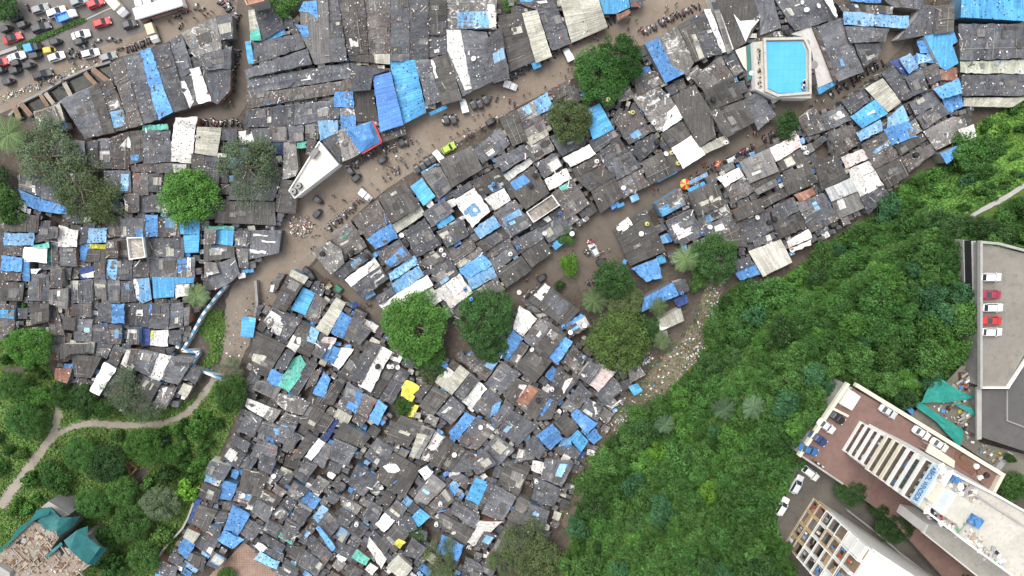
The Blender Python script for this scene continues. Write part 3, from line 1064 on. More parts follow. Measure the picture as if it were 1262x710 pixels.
# ------------------------------------------------------------------ the huts, traced roof by roof
LOOK = dict(g='brown-grey cement-roofed', G='grey corrugated', k='charcoal plastic-roofed', d='rubbish-strewn brown', s='pale grey sheet-roofed',
            m='white-patched grey', b='royal blue tarp', B='sky blue', l='faded blue', u='ribbed blue tin', n='navy tarp',
            w='spotted white', W='clean white', c='cream-roofed', C='cream panelled', r='rusty red', t='green-roofed', y='yellow tarp',
            p='printed banner', v='mossy pale', o='walled terrace', f='translucent-roofed', S='salmon terrace')
PLOOK = dict(b='blue tarp', B='sky blue tarp', l='faded blue tarp', w='white tarp', W='white sheet', c='cream strip', k='black sheet', r='rusty patch',
             p='banner patch', t='green tarp', y='yellow panel', n='navy tarp')
HUTS = []; PATCH = []
def parse(txt):
    ox = oy = 0.0; s = 5.0
    for ln in txt.strip().splitlines():
        a = ln.split()
        if not a: continue
        if a[0] == 'T':
            ox, oy = float(a[1]), float(a[2]); s = float(a[3]) if len(a) > 3 else 5.0
        else:
            pts = [(ox+float(q.split(',')[0])/s, oy+float(q.split(',')[1])/s) for q in a[2:]]
            (HUTS if a[0] == 'h' else PATCH).append([a[1], pts])
parse(DATA)
for h in HUTS:
    if h[0] == 'o' and h[1][0][1] < 5 and 290 < h[1][0][0] < 310: h[0] = 'S'
SPECIALPX = [(447, 170, 'canopy')]

def ccw(poly):                              # photo y is down; make world counter-clockwise
    s = sum(poly[i][0]*poly[(i+1) % len(poly)][1]-poly[(i+1) % len(poly)][0]*poly[i][1] for i in range(len(poly)))
    return poly if s < 0 else list(reversed(poly))
def shrink(poly, d):
    c = cen(poly); out = []
    for p in poly:
        v = (c[0]-p[0], c[1]-p[1]); l = math.hypot(*v)+1e-6
        k = max(-.12, min(d/l, .3))
        out.append((p[0]+v[0]*k, p[1]+v[1]*k))
    return out
TARPY = set('kdmblnwWrtypv')
def clutter(mb, poly, zf, n, mats, wts, smin=.1, smax=.36, flat=True):
    xs = [p[0] for p in poly]; ys = [p[1] for p in poly]
    nclu = max(1, n//6)
    cl = [(random.uniform(min(xs), max(xs)), random.uniform(min(ys), max(ys))) for _ in range(nclu)]
    k = 0; tries = 0
    while k < n and tries < n*6:
        tries += 1
        if random.random() < .55:
            c = random.choice(cl); x = random.gauss(c[0], 2.2); y = random.gauss(c[1], 2.2)
        else: x = random.uniform(min(xs), max(xs)); y = random.uniform(min(ys), max(ys))
        if not inpoly(x, y, poly): continue
        k += 1
        p = P(x, y, zf(x, y))
        a = smin+(smax-smin)*random.random()**2.2; b = a*random.uniform(.4, 1.0)
        if random.random() < .04: a, b = random.uniform(.8, 2.0), random.uniform(.1, .25)
        hz = random.uniform(.05, .16)
        mb.box((p.x, p.y, p.z+hz/2), (a, b, hz), random.uniform(0, pi), random.choices(mats, wts)[0])
def spots(mb, poly, zf, step, mat, keep=.8):
    xs = [p[0] for p in poly]; ys = [p[1] for p in poly]
    x = min(xs)
    sh = shrink(poly, 1.0)
    while x < max(xs):
        y = min(ys)
        while y < max(ys):
            a, b = x+random.uniform(-.35, .35)*step, y+random.uniform(-.35, .35)*step
            if random.random() < keep and inpoly(a, b, sh):
                p = P(a, b, zf(a, b)); s = random.uniform(.06, .13)
                mb.box((p.x, p.y, p.z+.06), (s*2*random.uniform(.6, 1.1), s*2*random.uniform(.6, 1.1), .12), random.uniform(0, pi), mat)
            y += step
        x += step

def roof_surface(mb, code, poly, zf, mat, seed, thick=.09, rough=True, step=5.0):
    """the covering: a subdivided sheet (quads) or a flat sheet, with a skirt"""
    rg = random.Random(seed)
    tarp = code in TARPY
    if len(poly) == 4:
        p0, p1, p2, p3 = poly
        if math.hypot(p1[0]-p0[0], p1[1]-p0[1])+math.hypot(p3[0]-p2[0], p3[1]-p2[1]) < math.hypot(p2[0]-p1[0], p2[1]-p1[1])+math.hypot(p0[0]-p3[0], p0[1]-p3[1]):
            p0, p1, p2, p3 = p1, p2, p3, p0
        # u along the long side
        lu = (math.hypot(p1[0]-p0[0], p1[1]-p0[1])+math.hypot(p3[0]-p2[0], p3[1]-p2[1]))/2*.195
        lv = (math.hypot(p2[0]-p1[0], p2[1]-p1[1])+math.hypot(p0[0]-p3[0], p0[1]-p3[1]))/2*.195
        nu = max(2, min(18, int(lu/(.9 if tarp else 1.05)))); nv = max(2, min(12, int(lv/(.9 if tarp else 1.9))))
        ph = [rg.uniform(0, 6.28) for _ in range(6)]
        fr = [rg.uniform(.5, 1.5) for _ in range(4)]
        G = []
        for i in range(nu+1):
            row = []
            for j in range(nv+1):
                u, v = i/nu, j/nv
                x = (p0[0]*(1-u)+p1[0]*u)*(1-v)+(p3[0]*(1-u)+p2[0]*u)*v
                y = (p0[1]*(1-u)+p1[1]*u)*(1-v)+(p3[1]*(1-u)+p2[1]*u)*v
                edge = (i in (0, nu)) or (j in (0, nv))
                jit = .8 if tarp else .35
                if edge: x += rg.uniform(-jit, jit); y += rg.uniform(-jit, jit)
                z = zf(x, y)
                if tarp:
                    z += .07*math.sin(u*lu*fr[0]*1.7+ph[0]+math.sin(v*lv*fr[1]+ph[1]))+.05*math.sin(v*lv*fr[2]*2+ph[2])+rg.uniform(-.07, .07)
                else: z += rg.uniform(-.015, .015)
                row.append(P(x, y, z))
            G.append(row)
        kt = rg.uniform(1.3, 3.2); bt = {}
        for i in range(nu):
            for j in range(nv):
                if tarp: key = (int(i/ (nu/kt)), int(j/(nv/rg.choice([1, 1, 2]))) if False else 0)
                else: key = (i//2 if nu > 7 else i, j*2//nv)
                if key not in bt: bt[key] = rg.uniform(.84, 1.17) if tarp else rg.choice([.8, .9, .95, 1, 1, 1.04, 1.1, 1.2])
                uv = [(lu*a/nu, lv*b/nv) for a, b in ((i, j), (i+1, j), (i+1, j+1), (i, j+1))]
                q = [G[i][j], G[i+1][j], G[i+1][j+1], G[i][j+1]]
                mb.face(q if (q[1]-q[0]).cross(q[2]-q[1]).z > 0 else [q[0], q[3], q[2], q[1]], mat, bt[key], uv if (q[1]-q[0]).cross(q[2]-q[1]).z > 0 else [uv[0], uv[3], uv[2], uv[1]])
        ring = [G[i][0] for i in range(nu+1)]+[G[nu][j] for j in range(1, nv+1)]+[G[i][nv] for i in range(nu-1, -1, -1)]+[G[0][j] for j in range(nv-1, 0, -1)]
    else:
        ring = [P(x, y, zf(x, y)) for x, y in poly]
        c = cen(poly)
        tri = len(poly) > 4
        mb.face(ring if True else ring, mat, rg.uniform(.9, 1.1))
        if (sum(ring[i].x*ring[(i+1) % len(ring)].y-ring[(i+1) % len(ring)].x*ring[i].y for i in range(len(ring)))) < 0:
            mb.f[-1] = tuple(reversed(mb.f[-1]))
    n = len(ring)
    for i in range(n):
        a, b = ring[i], ring[(i+1) % n]
        mb.face([a, b, Vector((b.x, b.y, b.z-thick)), Vector((a.x, a.y, a.z-thick))], mat, .85)

# low lean-tos tucked into the gaps between the traced roofs
SLUM = [[(320, 345), (372, 335), (460, 395), (500, 440), (560, 440), (640, 365), (735, 430), (720, 440), (790, 450), (755, 515), (728, 560), (708, 600), (688, 645), (640, 690), (600, 720), (350, 720), (300, 666), (258, 700), (198, 716), (225, 652), (262, 588), (300, 502), (306, 450)],
        [(0, 240), (110, 240), (250, 160), (345, 160), (350, 250), (340, 300), (300, 340), (262, 350), (236, 400), (222, 438), (242, 462), (222, 498), (150, 505), (85, 470), (55, 432), (20, 405), (0, 405)],
        [(410, 300), (640, 135), (700, 108), (860, 22), (1000, 0), (1025, 100), (900, 162), (700, 295), (640, 345), (560, 395), (505, 385), (445, 340)],
        [(785, 300), (862, 218), (960, 168), (1030, 128), (1100, 78), (1178, 45), (1200, 150), (1100, 232), (1000, 305), (900, 338), (840, 325)],
        [(75, 128), (270, 28), (290, 100), (110, 165)], [(308, 20), (640, 0), (850, 0), (640, 92), (470, 185), (350, 180), (305, 150)]]
LANES = [([(335, 352), (352, 318), (392, 268), (450, 216), (520, 170), (600, 125), (680, 84), (760, 44), (900, -20)], 27), ([(610, 385), (640, 358), (700, 308), (770, 255), (850, 207), (940, 157), (1030, 108), (1085, 65), (1120, 25)], 15),
         ([(308, -20), (301, 50), (296, 105), (272, 143), (205, 158)], 13), ([(395, 318), (432, 352), (470, 388), (500, 420)], 12), ([(705, 330), (735, 320), (775, 330)], 36), ([(470, 528), (440, 580), (400, 640), (365, 690)], 3.5), ([(500, 470), (540, 500), (600, 560)], 3), ([(520, 250), (545, 290)], 4)]
def lane_near(x, y):
    for pts, w in LANES:
        for (ax, ay), (bx, by) in zip(pts, pts[1:]):
            dx, dy = bx-ax, by-ay; t = max(0, min(1, ((x-ax)*dx+(y-ay)*dy)/(dx*dx+dy*dy)))
            if (x-ax-dx*t)**2+(y-ay-dy*t)**2 < w*w: return True
    return False
STEP = 2; GW, GH = 632, 358
cov = np.ones((GW, GH), bool)
for q in SLUM:
    for i in range(max(0, int(min(p[0] for p in q)//STEP)), min(GW, int(max(p[0] for p in q)//STEP)+1)):
        for j in range(max(0, int(min(p[1] for p in q)//STEP)), min(GH, int(max(p[1] for p in q)//STEP)+1)):
            if cov[i, j] and inpoly(i*STEP, j*STEP, q): cov[i, j] = lane_near(i*STEP, j*STEP)
for code, q in HUTS:
    for i in range(max(0, int(min(p[0] for p in q)//STEP)), min(GW, int(max(p[0] for p in q)//STEP)+2)):
        for j in range(max(0, int(min(p[1] for p in q)//STEP)), min(GH, int(max(p[1] for p in q)//STEP)+2)):
            if not cov[i, j] and inpoly(i*STEP, j*STEP, q): cov[i, j] = True
rgG = random.Random(4); free = [(i, j) for i in range(GW) for j in range(GH) if not cov[i, j]]; rgG.shuffle(free)
HC = [(cen(q), q) for c, q in HUTS]; NFILL = 0
for i, j in free:
    if cov[i, j]: continue
    x, y = i*STEP, j*STEP
    c, q = min(HC, key=lambda h: (h[0][0]-x)**2+(h[0][1]-y)**2)
    an = math.atan2(q[1][1]-q[0][1], q[1][0]-q[0][0])
    for sc in (1.0, .7, .45):
        w, h_ = rgG.uniform(10, 19)*sc, rgG.uniform(8, 15)*sc; ca, sa = math.cos(an), math.sin(an)
        pt = lambda u, v: (x+u*w*ca-v*h_*sa, y+u*w*sa+v*h_*ca)
        smp = [pt(u, v) for u in (-.45, -.22, 0, .22, .45) for v in (-.45, -.22, 0, .22, .45)]
        ok = sum(1 for a, b in smp if 0 <= a < GW*STEP and 0 <= b < GH*STEP and not cov[int(a//STEP), int(b//STEP)])
        if ok >= (19 if sc > .5 else 14):
            for a, b in [pt(u/10, v/10) for u in range(-6, 7) for v in range(-6, 7)]:
                if 0 <= a < GW*STEP and 0 <= b < GH*STEP: cov[int(a//STEP), int(b//STEP)] = True
            if rgG.random() < .9: HUTS.append([rgG.choice('kkkkkkkkkgggddddssmmmlbwc'), [pt(-.52, -.52), pt(.52, -.52), pt(.52, .52), pt(-.52, .52)]]); NFILL += 1
            break
print('FILL', NFILL)
FILLID = set(id(h) for h in HUTS[-NFILL:]) if NFILL else set()
for h in HUTS:
    h.append([])                            # patches
for pc, pp in PATCH:
    c = cen(pp); hit = None
    for h in HUTS:
        if inpoly(c[0], c[1], h[1]): hit = h
    if hit is None:
        hit = min(HUTS, key=lambda h: (cen(h[1])[0]-c[0])**2+(cen(h[1])[1]-c[1])**2)
    hit[2].append((pc, pp))

def hut_kind(code, a, fill_=False):
    if a > 105: return 'workshop_shed', 'shed'
    if code in 'bBlnwWytpr' and not fill_: return 'tarp_shelter', 'shelter'
    return 'hut', 'hut'
sized = []
for i, h in enumerate(HUTS):
    a = area([tuple(P(x, y, 3)[:2]) for x, y in h[1]]); h.append(a)
    k, c = hut_kind(h[0], a, id(h) in FILLID); h.append(k); h.append(c)
plain = sorted([h for h in HUTS if h[4] == 'hut'], key=lambda h: -h[3]+(30 if id(h) in FILLID else 0))
REST = set(id(h) for h in plain[300:])
GROUPS = dict(hut='huts packed along the lanes', workshop_shed='large workshop sheds', tarp_shelter='shelters roofed with bright tarps')
rest_mb = MB()
mat_w = [JUNK[0], JUNK[1], JUNK[2], JUNK[3], JUNK[4], JUNK[5], JUNK[7]]
CNT = dict(hut=0, shed=0, shelter=0)
for hi, (code, poly, pats, ar, kname, cat) in enumerate(HUTS):
    rg = random.Random(100+hi)
    cx, cy = cen(poly)
    big = ar > 105
    h0 = rg.uniform(3.0, 3.9)+(1.0 if big else 0)
    if rg.random() < .12: h0 += 1.3
    if id(HUTS[hi]) in FILLID: h0 = rg.uniform(2.3, 2.9)
    if code in 'o': h0 = 5.2
    if code == 'S': h0 = 9
    if code in 'WbBlny' and ar < 7: h0 = rg.uniform(2.3, 2.8)
    sl = rg.uniform(.0, .016); sa = rg.uniform(0, 2*pi)
    sx, sy = sl*math.cos(sa), sl*math.sin(sa)
    gab = 0.0; gd = (1, 0)
    if len(poly) == 4 and code in 'gGksduBc' and ar > 26 and rg.random() < .5:
        e1 = (poly[1][0]-poly[0][0], poly[1][1]-poly[0][1]); e2 = (poly[2][0]-poly[1][0], poly[2][1]-poly[1][1])
        e = e2 if math.hypot(*e1) > math.hypot(*e2) else e1
        l = math.hypot(*e); gd = (e[0]/l, e[1]/l); gab = rg.uniform(.025, .05)
        sx = sy = 0
    def zf(x, y, h0=h0, sx=sx, sy=sy, cx=cx, cy=cy, gab=gab, gd=gd):
        return h0+sx*(x-cx)+sy*(y-cy)-gab*abs((x-cx)*gd[0]+(y-cy)*gd[1])+gab*6
    gap = rg.uniform(-1.1, -.35)
    rp = shrink(ccw(poly), gap)
    wp = shrink(ccw(poly), gap+1.7)
    zmin = min(zf(x, y) for x, y in rp)
    rest = id(HUTS[hi]) in REST
    base = P(cx, cy, h0); base = Vector((base.x, base.y, 0))
    wall = rest_mb if rest else MB(); roof = rest_mb if rest else MB()
    wm = WALLS[rg.choice([0, 0, 1, 1, 3, 3, 2, 4, 5, 5])]
    if code == 'B' and cy < 30 and cx > 1180: wm = WALLS[2]
    low = [P(x, y, zmin) for x, y in wp]
    top = [Vector((p.x, p.y, zf(*q)-.12)) for p, q in zip(low, wp)]
    wall.prism([Vector((p.x, p.y, -.3)) for p in low], top, wm)
    if code in 'oS':
        roof_surface(roof, code, rp, zf, R[code], hi, .3)
        ip = shrink(rp, 1.6)
        for i in range(len(rp)):
            j = (i+1) % len(rp)
            a, b, c, d = [P(*q, zf(*q)) for q in (rp[i], rp[j], ip[j], ip[i])]
            up = Vector((0, 0, .8))
            pm = M_white if code == 'o' else simple('salmon_wall', (.5, .3, .22)) if 'salmon_wall' not in MATS else MATS['salmon_wall']
            roof.face([a+up, b+up, c+up, d+up], pm); roof.face([a, b, b+up, a+up], pm); roof.face([c, d, d+up, c+up], pm)
    else:
        roof_surface(roof, code, rp, zf, R[code], hi)
    # weights, stones, planks and rubbish lying on the covering belong to it
    n = int(ar*dict(k=.55, d=1.5, g=.30, m=1.1, s=.5, G=.15, v=.8, c=.2, o=.5).get(code, .22))
    n = min(n, 120)
    wts = dict(d=[4, 5, 4, 2, 1, .6, 4], m=[8, 3, 2, 1, .6, .3, 1]).get(code, [5, 4, 2.5, 1.5, .5, .3, 1.2])
    zj = lambda x, y, zf=zf: zf(x, y)+.05
    random.seed(500+hi)
    if code not in 'CWS': clutter(roof, rp, zj, n, mat_w, wts)
    if code in 'blwpt' or (code == 'B' and rg.random() < .35): spots(roof, rp, zj, rg.uniform(4.2, 6.0), JUNK[3], rg.uniform(.35, .8))
    if code == 'k' and rg.random() < .3: spots(roof, rp, zj, rg.uniform(5, 8), JUNK[rg.choice([1, 1, 0, 3])], .5)
    if len(poly) == 4 and code in 'kgdmsGv' and ar > 9:        # odd sheets, poles and strips laid on the covering
        a0, a1, a2, a3 = rp
        def bl(u, v): return ((a0[0]*(1-u)+a1[0]*u)*(1-v)+(a3[0]*(1-u)+a2[0]*u)*v, (a0[1]*(1-u)+a1[1]*u)*(1-v)+(a3[1]*(1-u)+a2[1]*u)*v)
        lx = math.hypot(a1[0]-a0[0], a1[1]-a0[1]); ly = math.hypot(a3[0]-a0[0], a3[1]-a0[1])
        for q_ in range(rg.choice([1, 2, 2, 3, 3, 4])+(3 if big else 0)):
            dw, dh = min(.85, rg.uniform(4, 15)/lx), min(.85, rg.uniform(3, 13)/ly)
            u0, v0 = rg.uniform(.03, .97-dw), rg.uniform(.03, .97-dh)
            sk = rg.uniform(-.04, .04)
            c4 = [bl(u0, v0+sk*.3), bl(u0+dw, v0), bl(u0+dw-sk*.4, v0+dh), bl(u0+sk, v0+dh)]
            oc = rg.choice('kkkkggddsskgmmcwsskkmlsm' if code != 'g' else 'gggGssgkcmg')
            zo = .075+.025*q_
            pts_ = [P(x, y, zf(x, y)+zo+.03) for x, y in c4]
            uvs = [(0, 0), (dw*lx*.2, 0), (dw*lx*.2, dh*ly*.2), (0, dh*ly*.2)]
            tn = rg.uniform(.75, 1.25)
            roof.face(pts_, R[oc], tn, uvs)
            for e_ in range(4):
                pa, pb = pts_[e_], pts_[(e_+1) % 4]; roof.face([pa, pb, pb-Vector((0, 0, .12)), pa-Vector((0, 0, .12))], R[oc], .8)
        for q_ in range(rg.choice([0, 0, 1, 1, 2, 3])):
            u0 = rg.random(); A_, B_ = (bl(u0, .02), bl(u0+rg.uniform(-.05, .05), rg.uniform(.5, .98))) if rg.random() < .5 else (bl(.02, u0), bl(rg.uniform(.5, .98), u0))
            pa, pb = P(*A_, zf(*A_)+.16), P(*B_, zf(*B_)+.16); roof.tube([pa, pb], [.055, .045], rg.choice([JUNK[2], JUNK[1], JUNK[7], JUNK[7], JUNK[1]]), 4)
    tmbs = []
    for pi_, (pc, pp) in enumerate(pats):
        t = rest_mb if rest else MB()
        zp = lambda x, y, zf=zf, k=pi_: zf(x, y)+.11+.03*k
        roof_surface(t, pc, ccw(pp), zp, R[pc], hi*7+pi_, .05)
        if pc in 'wblBp': spots(t, pp, lambda x, y, zp=zp: zp(x, y)+.05, rg.uniform(4, 6), JUNK[3] if pc != 'k' else JUNK[0], .5)
        tmbs.append((pc, t))
    if rest: continue
    root = thing(kname, base, None, cat, GROUPS[kname])
    CNT[cat] += 1
    wall.build('wall', root); ro = roof.build('roof', root)
    for pc, t in tmbs:
        t.build('tarp' if pc not in 'cr' else 'roof_patch', root)
    size = 'long ' if False else ''
    shp = ''
    if len(poly) == 4:
        l1 = math.hypot(poly[1][0]-poly[0][0], poly[1][1]-poly[0][1]); l2 = math.hypot(poly[2][0]-poly[1][0], poly[2][1]-poly[1][1])
        r_ = max(l1, l2)/max(1, min(l1, l2))
        if r_ > 2.0: shp = 'narrow '
    szw = 'large ' if big else ('tiny ' if ar < 9 else ('small ' if ar < 20 else ('medium ' if ar < 45 else 'wide ')))
    if szw == 'wide ' and shp: szw = 'long '; shp = ''
    word = dict(hut='hut', workshop_shed='shed', tarp_shelter='shelter')[kname]
    sig = f"{szw}{shp}{LOOK[code]} {word}"
    if pats: sig += ' with '+PLOOK.get(pats[0][0], 'patch')
    want_label(root, sig, (cx, cy))
if rest_mb.v:
    ro = rest_mb.build('packed_small_huts')
    tag(ro, 'the smallest grey huts squeezed between the larger roofs', 'huts', None, 'stuff')
print('HUTS', CNT, 'rest', len(REST))
# ------------------------------------------------------------------ ground
FOREST = [(1290, 120), (1262, 132), (1205, 158), (1192, 195), (1130, 213), (1097, 240), (1078, 265), (1036, 287), (1002, 312), (962, 346), (905, 352),
          (873, 380), (868, 420), (852, 452), (822, 478), (772, 512), (742, 552), (722, 595), (706, 640), (692, 720), (985, 720), (972, 690), (955, 640),
          (985, 578), (1000, 545), (1038, 478), (1062, 474), (1110, 505), (1150, 492), (1198, 442), (1202, 400), (1190, 298), (1207, 298), (1290, 318)]
LAWN = [(1290, 118), (1262, 130), (1215, 158), (1212, 190), (1262, 232), (1290, 225)]
LEFTG = [(-20, 425), (20, 405), (55, 440), (70, 470), (110, 490), (150, 505), (190, 508), (240, 490), (262, 470), (290, 470), (300, 490), (288, 520),
         (262, 580), (242, 615), (238, 640), (215, 670), (195, 720), (-20, 720)]
STRIP = [(250, 385), (275, 380), (282, 400), (272, 440), (262, 455), (248, 450), (262, 425), (246, 410)]
BARE = [[(0, 450), (28, 450), (34, 464), (6, 468)], [(215, 530), (228, 530), (236, 550), (224, 552)], [(168, 580), (182, 574), (182, 600), (160, 603)]]
def gaxis(lo, hi, step, far):
    a = list(np.arange(lo, hi+.01, step)); s = step
    x = hi
    while x < far: s *= 1.6; x += s; a.append(x)
    x = lo; s = step
    while x > -far: s *= 1.6; x -= s; a.insert(0, x)
    return a
def ground_mat():
    m, nt, bs = new_mat('earth')
    v, _ = coords(nt, False)
    n1 = noise(nt, v, .12, 6, .65, .5); n2 = noise(nt, v, 1.4, 5, .7); n3 = noise(nt, v, .5, 4, .6)
    dirt = mix_col(nt, ramp(nt, n1, .35, .65), (.062, .052, .044), (.115, .097, .08))  # dark soil, darkened further to carry the lack of light in alleys
    dirt = mix_col(nt, math_node(nt, 'MULTIPLY', ramp(nt, n2, .52, .75), .6), dirt, (.24, .21, .18))
    green = mix_col(nt, ramp(nt, n3, .35, .65), (.045, .085, .018), (.09, .16, .03))
    green = mix_col(nt, ramp(nt, n2, .4, .75), green, (.10, .13, .04))
    a = attr(nt, 'green')
    f = math_node(nt, 'ADD', a, math_node(nt, 'MULTIPLY', math_node(nt, 'SUBTRACT', n2, .5), .9))
    L(nt, mix_col(nt, ramp(nt, f, .4, .6), dirt, green), bs.inputs['Base Color'])
    bs.inputs['Roughness'].default_value = .95; bs.inputs['Specular IOR Level'].default_value = .1
    bump(nt, bs, n2, .6, .15)
    return m
M_EARTH = ground_mat()
gx = gaxis(-165, 165, 1.25, 4000); gy = gaxis(-135, 100, 1.25, 4000)
gv = []; gm = []
bbF = (min(p[0] for p in FOREST), max(p[0] for p in FOREST), min(p[1] for p in FOREST), max(p[1] for p in FOREST))
def is_green(x, y, z):
    px, py = to_px((x, y, z))
    if px > 680 and py > 110: return 1.0 if inpoly(px, py, FOREST) or inpoly(px, py, LAWN) or px > 1262 or (px > 700 and py > 715) else 0.0
    if px < 320 and py > 370:
        if any(inpoly(px, py, b) for b in BARE): return 0.0
        return 1.0 if inpoly(px, py, LEFTG) or inpoly(px, py, STRIP) or (px < -5 and py > 430) or (py > 716 and px < 200) else 0.0
    return 0.0
for y in gy:
    for x in gx:
        z = hill(x, y); gv.append((x, y, z-.02)); gm.append(is_green(x, y, z))
nx = len(gx)
gf = [(j*nx+i, j*nx+i+1, (j+1)*nx+i+1, (j+1)*nx+i) for j in range(len(gy)-1) for i in range(nx-1)]
me = bpy.data.meshes.new('ground'); me.from_pydata(gv, [], gf); me.materials.append(M_EARTH)
at = me.attributes.new('green', 'FLOAT', 'POINT'); at.data.foreach_set('value', gm)
me.polygons.foreach_set('use_smooth', [True]*len(me.polygons))
tag(link('ground', me), kind='structure')

def asphalt(name, c1, c2, wet=.75):
    m, nt, bs = new_mat(name); v, _ = coords(nt, False)
    n1 = noise(nt, v, .09, 6, .62, .8); n2 = noise(nt, v, 1.1, 5, .7); n3 = noise(nt, v, .45, 5, .7, .5)
    c = mix_col(nt, ramp(nt, n1, .36, .64), c1, c2)
    c = mix_col(nt, math_node(nt, 'MULTIPLY', ramp(nt, n3, .55, .72), .55), c, tuple(x*.62 for x in c1))
    c = mix_col(nt, math_node(nt, 'MULTIPLY', ramp(nt, n2, .55, .8), .5), c, tuple(min(1, x*1.45) for x in c2))
    L(nt, c, bs.inputs['Base Color']); bs.inputs['Roughness'].default_value = wet; bs.inputs['Specular IOR Level'].default_value = .3
    bump(nt, bs, n2, .4, .08)
    return m
M_MUD = asphalt('muddy_road', (.178, .142, .110), (.245, .202, .160))
M_LANE = asphalt('lane_mud', (.093, .076, .061), (.143, .118, .095))
M_ASPH = asphalt('asphalt', (.135, .125, .115), (.19, .175, .16), .85)
M_PATH = asphalt('dirt_path_soil', (.23, .20, .16), (.32, .285, .235), .95)
M_BARE = asphalt('bare_soil', (.165, .138, .11), (.25, .215, .175), .95)
M_YARD = asphalt('yard_concrete', (.13, .12, .10), (.22, .205, .17), .95)
def smooth_path(pts, k=6):
    out = []
    for i in range(len(pts)-1):
        p0 = pts[max(i-1, 0)]; p1 = pts[i]; p2 = pts[i+1]; p3 = pts[min(i+2, len(pts)-1)]
        for s in range(k):
            t = s/k
            out.append(tuple(.5*((2*b)+(c-a)*t+(2*a-5*b+4*c-d)*t*t+(-a+3*b-3*c+d)*t**3) for a, b, c, d in zip(p0, p1, p2, p3)))
    out.append(pts[-1]); return out
def ribbon(name, pts, mat, z, jit=.6, terrain=False, cross=4):
    """pts: photo x, y, width in photo units; laid on the ground as a sheet"""
    rg = random.Random(len(name)+int(pts[0][0])); mb = MB(); q = smooth_path(pts)
    rows = []
    for i, (x, y, w) in enumerate(q):
        a = q[max(i-1, 0)]; b = q[min(i+1, len(q)-1)]
        dx, dy = b[0]-a[0], b[1]-a[1]; l = math.hypot(dx, dy) or 1; nx_, ny_ = -dy/l, dx/l
        l1, l2 = w/2+rg.uniform(-jit, jit), w/2+rg.uniform(-jit, jit)
        row = []
        for k in range(cross+1):
            s = -l1+(l1+l2)*k/cross
            p = PT(x+nx_*s, y+ny_*s, z) if terrain else P(x+nx_*s, y+ny_*s, z)
            row.append(p)
        rows.append(row)
    for a, b in zip(rows, rows[1:]):
        for k in range(cross):
            f = [a[k], a[k+1], b[k+1], b[k]]
            if (f[1]-f[0]).cross(f[2]-f[1]).z < 0: f.reverse()
            mb.face(f, mat)
    return tag(mb.build(name), kind='structure')
def sheet(name, pts, mat, z, terrain=False, kind='structure'):
    mb = MB(); q = [PT(x, y, z) if terrain else P(x, y, z) for x, y in ccw(pts)]
    mb.face(q, mat); o = mb.build(name)
    bm = bmesh.new(); bm.from_mesh(o.data); bmesh.ops.triangulate(bm, faces=bm.faces); bm.to_mesh(o.data); bm.free()
    return tag(o, kind=kind)
sheet('highway', [(-60, -60), (330, -60), (322, 0), (300, 20), (270, 19), (190, 62), (135, 82), (90, 100), (40, 124), (0, 140), (-60, 160)], M_MUD, .008)
sheet('highway_carriageway', [(-60, -60), (205, -60), (215, 0), (180, 38), (110, 62), (40, 92), (-60, 140)], M_ASPH, .014)
ribbon('main_street', [(335, 352, 46), (352, 318, 58), (392, 268, 62), (450, 216, 60), (520, 170, 58), (600, 125, 50), (680, 84, 46), (760, 44, 48), (900, -20, 50)], M_MUD, .02)
ribbon('second_lane', [(610, 385, 40), (640, 358, 40), (700, 308, 44), (770, 255, 40), (850, 207, 40), (940, 157, 38), (1030, 108, 34), (1085, 65, 30), (1120, 25, 26)], M_LANE, .026)
ribbon('side_lane', [(308, -20, 26), (301, 50, 28), (296, 105, 30), (272, 143, 30), (205, 158, 26)], M_LANE, .032)
ribbon('back_lane', [(395, 318, 30), (432, 352, 30), (470, 388, 26), (500, 420, 24)], M_LANE, .038)
ribbon('yard', [(705, 330, 60), (735, 320, 76), (775, 330, 50)], M_LANE, .044)
ribbon('junction', [(330, 345, 40), (310, 372, 60), (295, 405, 40), (285, 440, 26), (272, 470, 8)], M_BARE, .05, 3)
ribbon('dirt_path', [(0, 625, 18), (20, 597, 15), (42, 568, 14), (66, 535, 11), (72, 510, 12), (70, 480, 9)], M_PATH, .03, 1.8)
ribbon('dirt_track', [(66, 538, 10), (88, 526, 9), (115, 521, 12), (150, 524, 12), (200, 522, 9), (232, 508, 11), (256, 480, 9), (266, 462, 8)], M_PATH, .036, 1.0)
ribbon('litter_soil', [(880, 342, 22), (872, 390, 26), (850, 430, 30), (812, 470, 34), (765, 512, 34), (735, 550, 30), (712, 600, 26), (692, 648, 20)], asphalt('litter_earth', (.13, .098, .075), (.22, .175, .14), .95), .03, 3.5)
ribbon('hill_track', [(1275, 220, 6), (1240, 243, 6), (1210, 259, 5), (1185, 274, 4)], M_conc, .35, .5, True)

def tile_mat():
    m, nt, bs = new_mat('paving_tiles'); v, _ = coords(nt, False)
    br = nt.nodes.new('ShaderNodeTexBrick'); br.offset = 0; br.inputs['Scale'].default_value = 1.0
    br.inputs['Brick Width'].default_value = .62; br.inputs['Row Height'].default_value = .62; br.inputs['Mortar Size'].default_value = .06
    br.inputs['Color1'].default_value = (.29, .19, .135, 1); br.inputs['Color2'].default_value = (.24, .155, .11, 1); br.inputs['Mortar'].default_value = (.17, .11, .08, 1)
    L(nt, v, br.inputs['Vector'])
    n = noise(nt, v, .4, 5)
    L(nt, mix_col(nt, math_node(nt, 'MULTIPLY', ramp(nt, n, .4, .7), .4), br.outputs['Color'], (.4, .3, .24)), bs.inputs['Base Color'])
    return m
M_TILE = tile_mat()
sheet('tiled_yard', [(300, 668), (312, 676), (348, 700), (346, 720), (250, 720), (262, 705), (280, 690)], M_TILE, .5)

